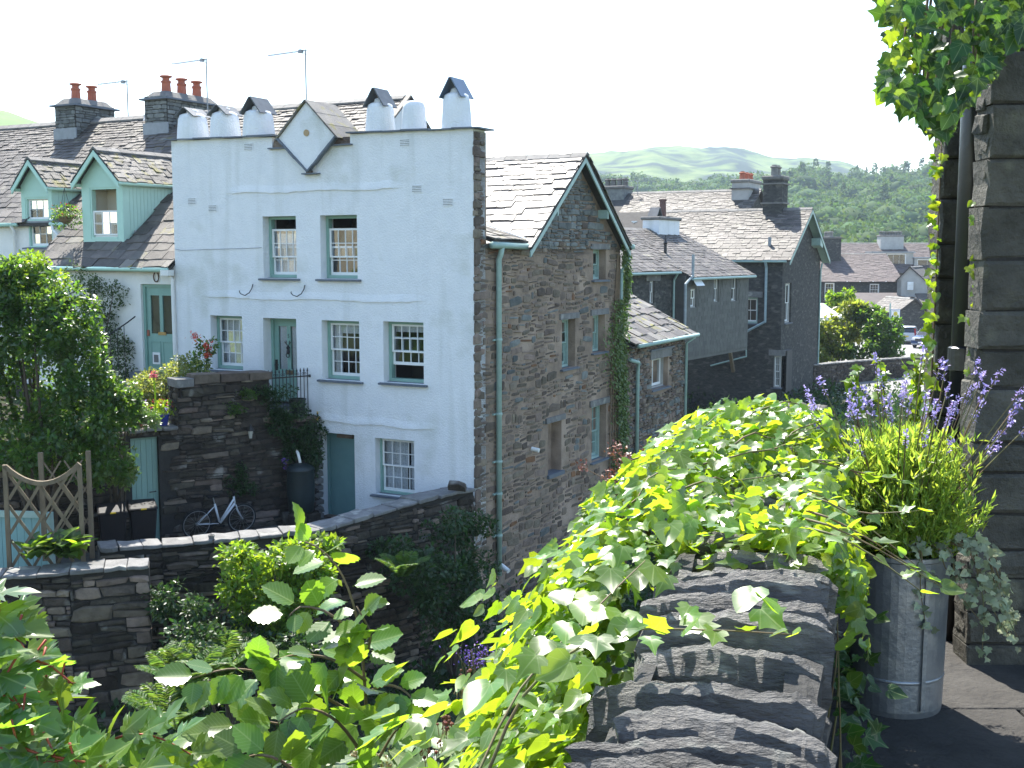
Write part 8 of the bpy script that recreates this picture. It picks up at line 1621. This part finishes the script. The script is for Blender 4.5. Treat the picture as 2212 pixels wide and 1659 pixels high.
for i, (px, n, sz) in enumerate([([(800, 1720, 0), (788, 1480, 0), (772, 1340, .02), (738, 1240, .02), (690, 1185, 0), (640, 1165, -.02)], 15, .098), ([(788, 1400, 0), (720, 1330, -.05), (655, 1310, -.08), (625, 1330, -.1)], 7, .10), ([(790, 1470, 0), (720, 1425, -.05), (640, 1415, -.1), (585, 1430, -.12)], 10, .11),
        ([(795, 1560, 0), (690, 1500, -.06), (590, 1460, -.1), (500, 1445, -.15), (415, 1465, -.2)], 16, .11), ([(790, 1500, 0), (830, 1480, -.04), (870, 1490, -.06), (900, 1520, -.08)], 8, .105), ([(770, 1690, 0), (680, 1600, -.1), (580, 1560, -.15), (480, 1580, -.2), (400, 1640, -.2)], 18, .115),
        ([(790, 1640, 0), (730, 1560, -.15), (660, 1530, -.2), (600, 1560, -.25)], 11, .11), ([(790, 1690, 0), (840, 1600, -.05), (870, 1560, -.1)], 8, .10), ([(700, 1720, -.2), (600, 1640, -.3), (520, 1640, -.3), (440, 1700, -.3)], 12, .11), ([(788, 1420, 0), (800, 1370, -.04), (770, 1310, -.05)], 6, .09)]):
    ps.append(branch(EL, it, px, 3.05, ELM, L['elm'], sz * 1.15, int(n * 1.2), 500 + i))
put_leaves(EL, it, ELM, 300); stems(EL, ps, .0055, M['brownstem'], 'branch')
MP = Thing('maple_branch', tuple(at(120, 1700, 2.7) * np.array([1, 1, 0]) + np.array([0, 0, -2.4])), 0, 'sycamore branch with lobed leaves and red leaf stalks, bottom left', 'branch'); it = []; ps = []
for i, (px, n, sz) in enumerate([([(-60, 1280, 0), (10, 1340, 0), (80, 1450, 0), (150, 1560, -.05), (210, 1690, -.1)], 15, .115), ([(-80, 1400, -.1), (0, 1470, -.1), (60, 1560, -.15), (90, 1690, -.15)], 14, .12), ([(60, 1420, .0), (110, 1440, -.05), (160, 1480, -.05)], 5, .10), ([(-60, 1560, -.2), (60, 1620, -.2), (200, 1650, -.2), (360, 1690, -.2)], 18, .115), ([(150, 1690, -.1), (240, 1600, -.1), (330, 1590, -.1), (430, 1640, -.1)], 14, .105), ([(-40, 1330, .1), (30, 1310, .1), (70, 1340, .1)], 5, .09)]):
    ps.append(branch(MP, it, px, 2.7, MAP, L['maple'], sz * 1.05, int(n * 1.15), 600 + i, droop=.25))
put_leaves(MP, it, MAP, 300); stems(MP, ps, .0045, M['redstem'], 'branch')
pet = []
rr = random.Random(4)
for m0, _, _, _ in it[:50]: p = m0[:3, 3]; d = m0[:3, 1]; pet.append([p - d * .55 + np.array([rr.uniform(-.01, .01), 0, .01]), p - d * .2, p + d * .05])
stems(MP, pet, .0035, M['redstem'], 'leaf_stalk', 5)
# bramble with faded flower buds below the parapet
BR = Thing('bramble_bush', tuple(at(1050, 1700, 3.4) * np.array([1, 1, 0]) + np.array([0, 0, -3.2])), 0, 'pale bramble with faded flower buds below the parapet ivy', 'bramble'); it = []; ps = []; buds = []
r = random.Random(88)
def brpt():
    while True:
        x, y = r.uniform(620, 1400), r.uniform(1320, 1720)
        lim = np.interp(x, [620, 760, 880, 960, 1010, 1080, 1150, 1250, 1400], [1640, 1610, 1570, 1590, 1490, 1420, 1370, 1330, 1400])
        if y > lim: return x, y
for k in range(430):
    x, y = brpt(); Y = 3.35 + r.uniform(-.25, .35); it.append((leaf_frame(at(x, y, Y), np.array([r.gauss(0, .7), r.gauss(-.2, .4), r.gauss(-.1, .5)]), np.array([r.gauss(0, .4), -.4 + r.gauss(0, .3), 1]), r.uniform(.045, .085)), r.randrange(6), L['bramble'], .004))
put_leaves(BR, it, ELM, 300)
for k in range(22): x, y = brpt(); ps.append(smooth_path([at(x + r.uniform(-60, 60), y + 200, 3.4), at(x, y + 60, 3.38), at(x + r.uniform(-40, 40), y - 10, 3.35)], 7))
stems(BR, ps, .005, M['brownstem'], 'cane')
for cx_, cy_, rr_ in ((1030, 1460, 40), (1080, 1440, 30), (1000, 1480, 22), (1120, 1490, 35), (700, 1640, 40), (760, 1620, 35), (930, 1610, 40), (1010, 1600, 45), (1090, 1570, 40), (960, 1560, 25), (840, 1640, 30), (1150, 1600, 30)):
    b_ = MB()
    for k in range(16):
        p = at(cx_ + r.gauss(0, rr_ * .5), cy_ + r.gauss(0, rr_ * .35), 3.28 + r.uniform(-.06, .06)) - np.array([BR.loc[0], BR.loc[1], 0]); s_ = r.uniform(.004, .0075); b_.lathe([(s_ * .3, -s_), (s_, -s_ * .3), (s_ * .9, s_ * .5), (s_ * .2, s_)], p, 6); b_.tube([p, p + np.array([r.gauss(0, .01), .01, -.04])], .0012, 3, cap=False)
    b_.build('bud_cluster', L['cream'] if r.random() < .6 else L['rustb'], BR)['kind'] = 'stuff'
SP = Thing('bramble_shoot', tuple(at(1150, 1480, 3.6)), 0, 'upright leafy bramble shoot catching the sun beside the ivy', 'bramble'); it = []; ps = []
for i, px in enumerate([[(1180, 1500, 0), (1150, 1420, 0), (1120, 1360, 0)], [(1230, 1480, 0), (1200, 1380, 0), (1185, 1310, 0)], [(1260, 1450, 0), (1235, 1380, 0), (1215, 1350, 0)]]): ps.append(branch(SP, it, px, 3.6, MAP, L['bramble'], .065, 9, 700 + i))
put_leaves(SP, it, MAP); stems(SP, ps, .005, M['stem'])
# bank below the parapet so the plants stand on something
bx_, by_ = np.meshgrid(np.linspace(-7, 2.2, 50), np.linspace(-2, 9.5, 50), indexing='ij'); nd = bx_ * WN[0] + by_ * WN[1]; hz = -1.9 - 6.6 * np.clip((nd - .1) / 5.2, 0, 1) ** .8 + .4 * (fbm(bx_ * .8, by_ * .8, 4, 33) - .5); hz = np.where(by_ > 6, np.minimum(hz, hz - (by_ - 6) * .9), hz); hz = np.maximum(hz, GZ - .5); hz = np.where(nd < .25, TZ - 1.5, hz)
tag(link('bank', mesh_np('bank', np.stack([bx_, by_, hz], -1).reshape(-1, 3), grid_faces(50, 50), M['soil'], True)), kind='structure')
rg = np.random.default_rng(5); n = 9000; xx, yy3 = rg.uniform(-5, .8, n), rg.uniform(2.5, 8.5, n); nd = xx * WN[0] + yy3 * WN[1]; zz = -1.9 - 6.6 * np.clip((nd - .1) / 5.2, 0, 1) ** .8 + rg.uniform(-.1, .35, n); ok = (nd > .45) & (zz / yy3 < -.43)
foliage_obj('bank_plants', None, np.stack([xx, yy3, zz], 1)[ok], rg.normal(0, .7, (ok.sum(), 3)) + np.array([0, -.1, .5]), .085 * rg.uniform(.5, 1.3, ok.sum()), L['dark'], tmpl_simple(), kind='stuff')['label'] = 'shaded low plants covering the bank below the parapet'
# ------------------------------------------------------------------ summer haze over the valley
hm = bpy.data.materials.new('haze_air'); hm.use_nodes = True; nt = hm.node_tree; nt.nodes.clear()
_o = nt.nodes.new('ShaderNodeOutputMaterial'); _v = nt.nodes.new('ShaderNodeVolumePrincipled'); _v.inputs['Density'].default_value = 0.0002; _v.inputs['Color'].default_value = (.66, .82, 1.0, 1); _v.inputs['Anisotropy'].default_value = 0.3
nt.links.new(_v.outputs[0], _o.inputs['Volume'])
hz_ = MB().box((-2800, -150, -14), (2800, 2800, 240)).build('haze', hm); tag(hz_, kind='stuff')
hz_['label'] = 'pale blue summer haze in the valley air'
sc.cycles.volume_bounces = 0
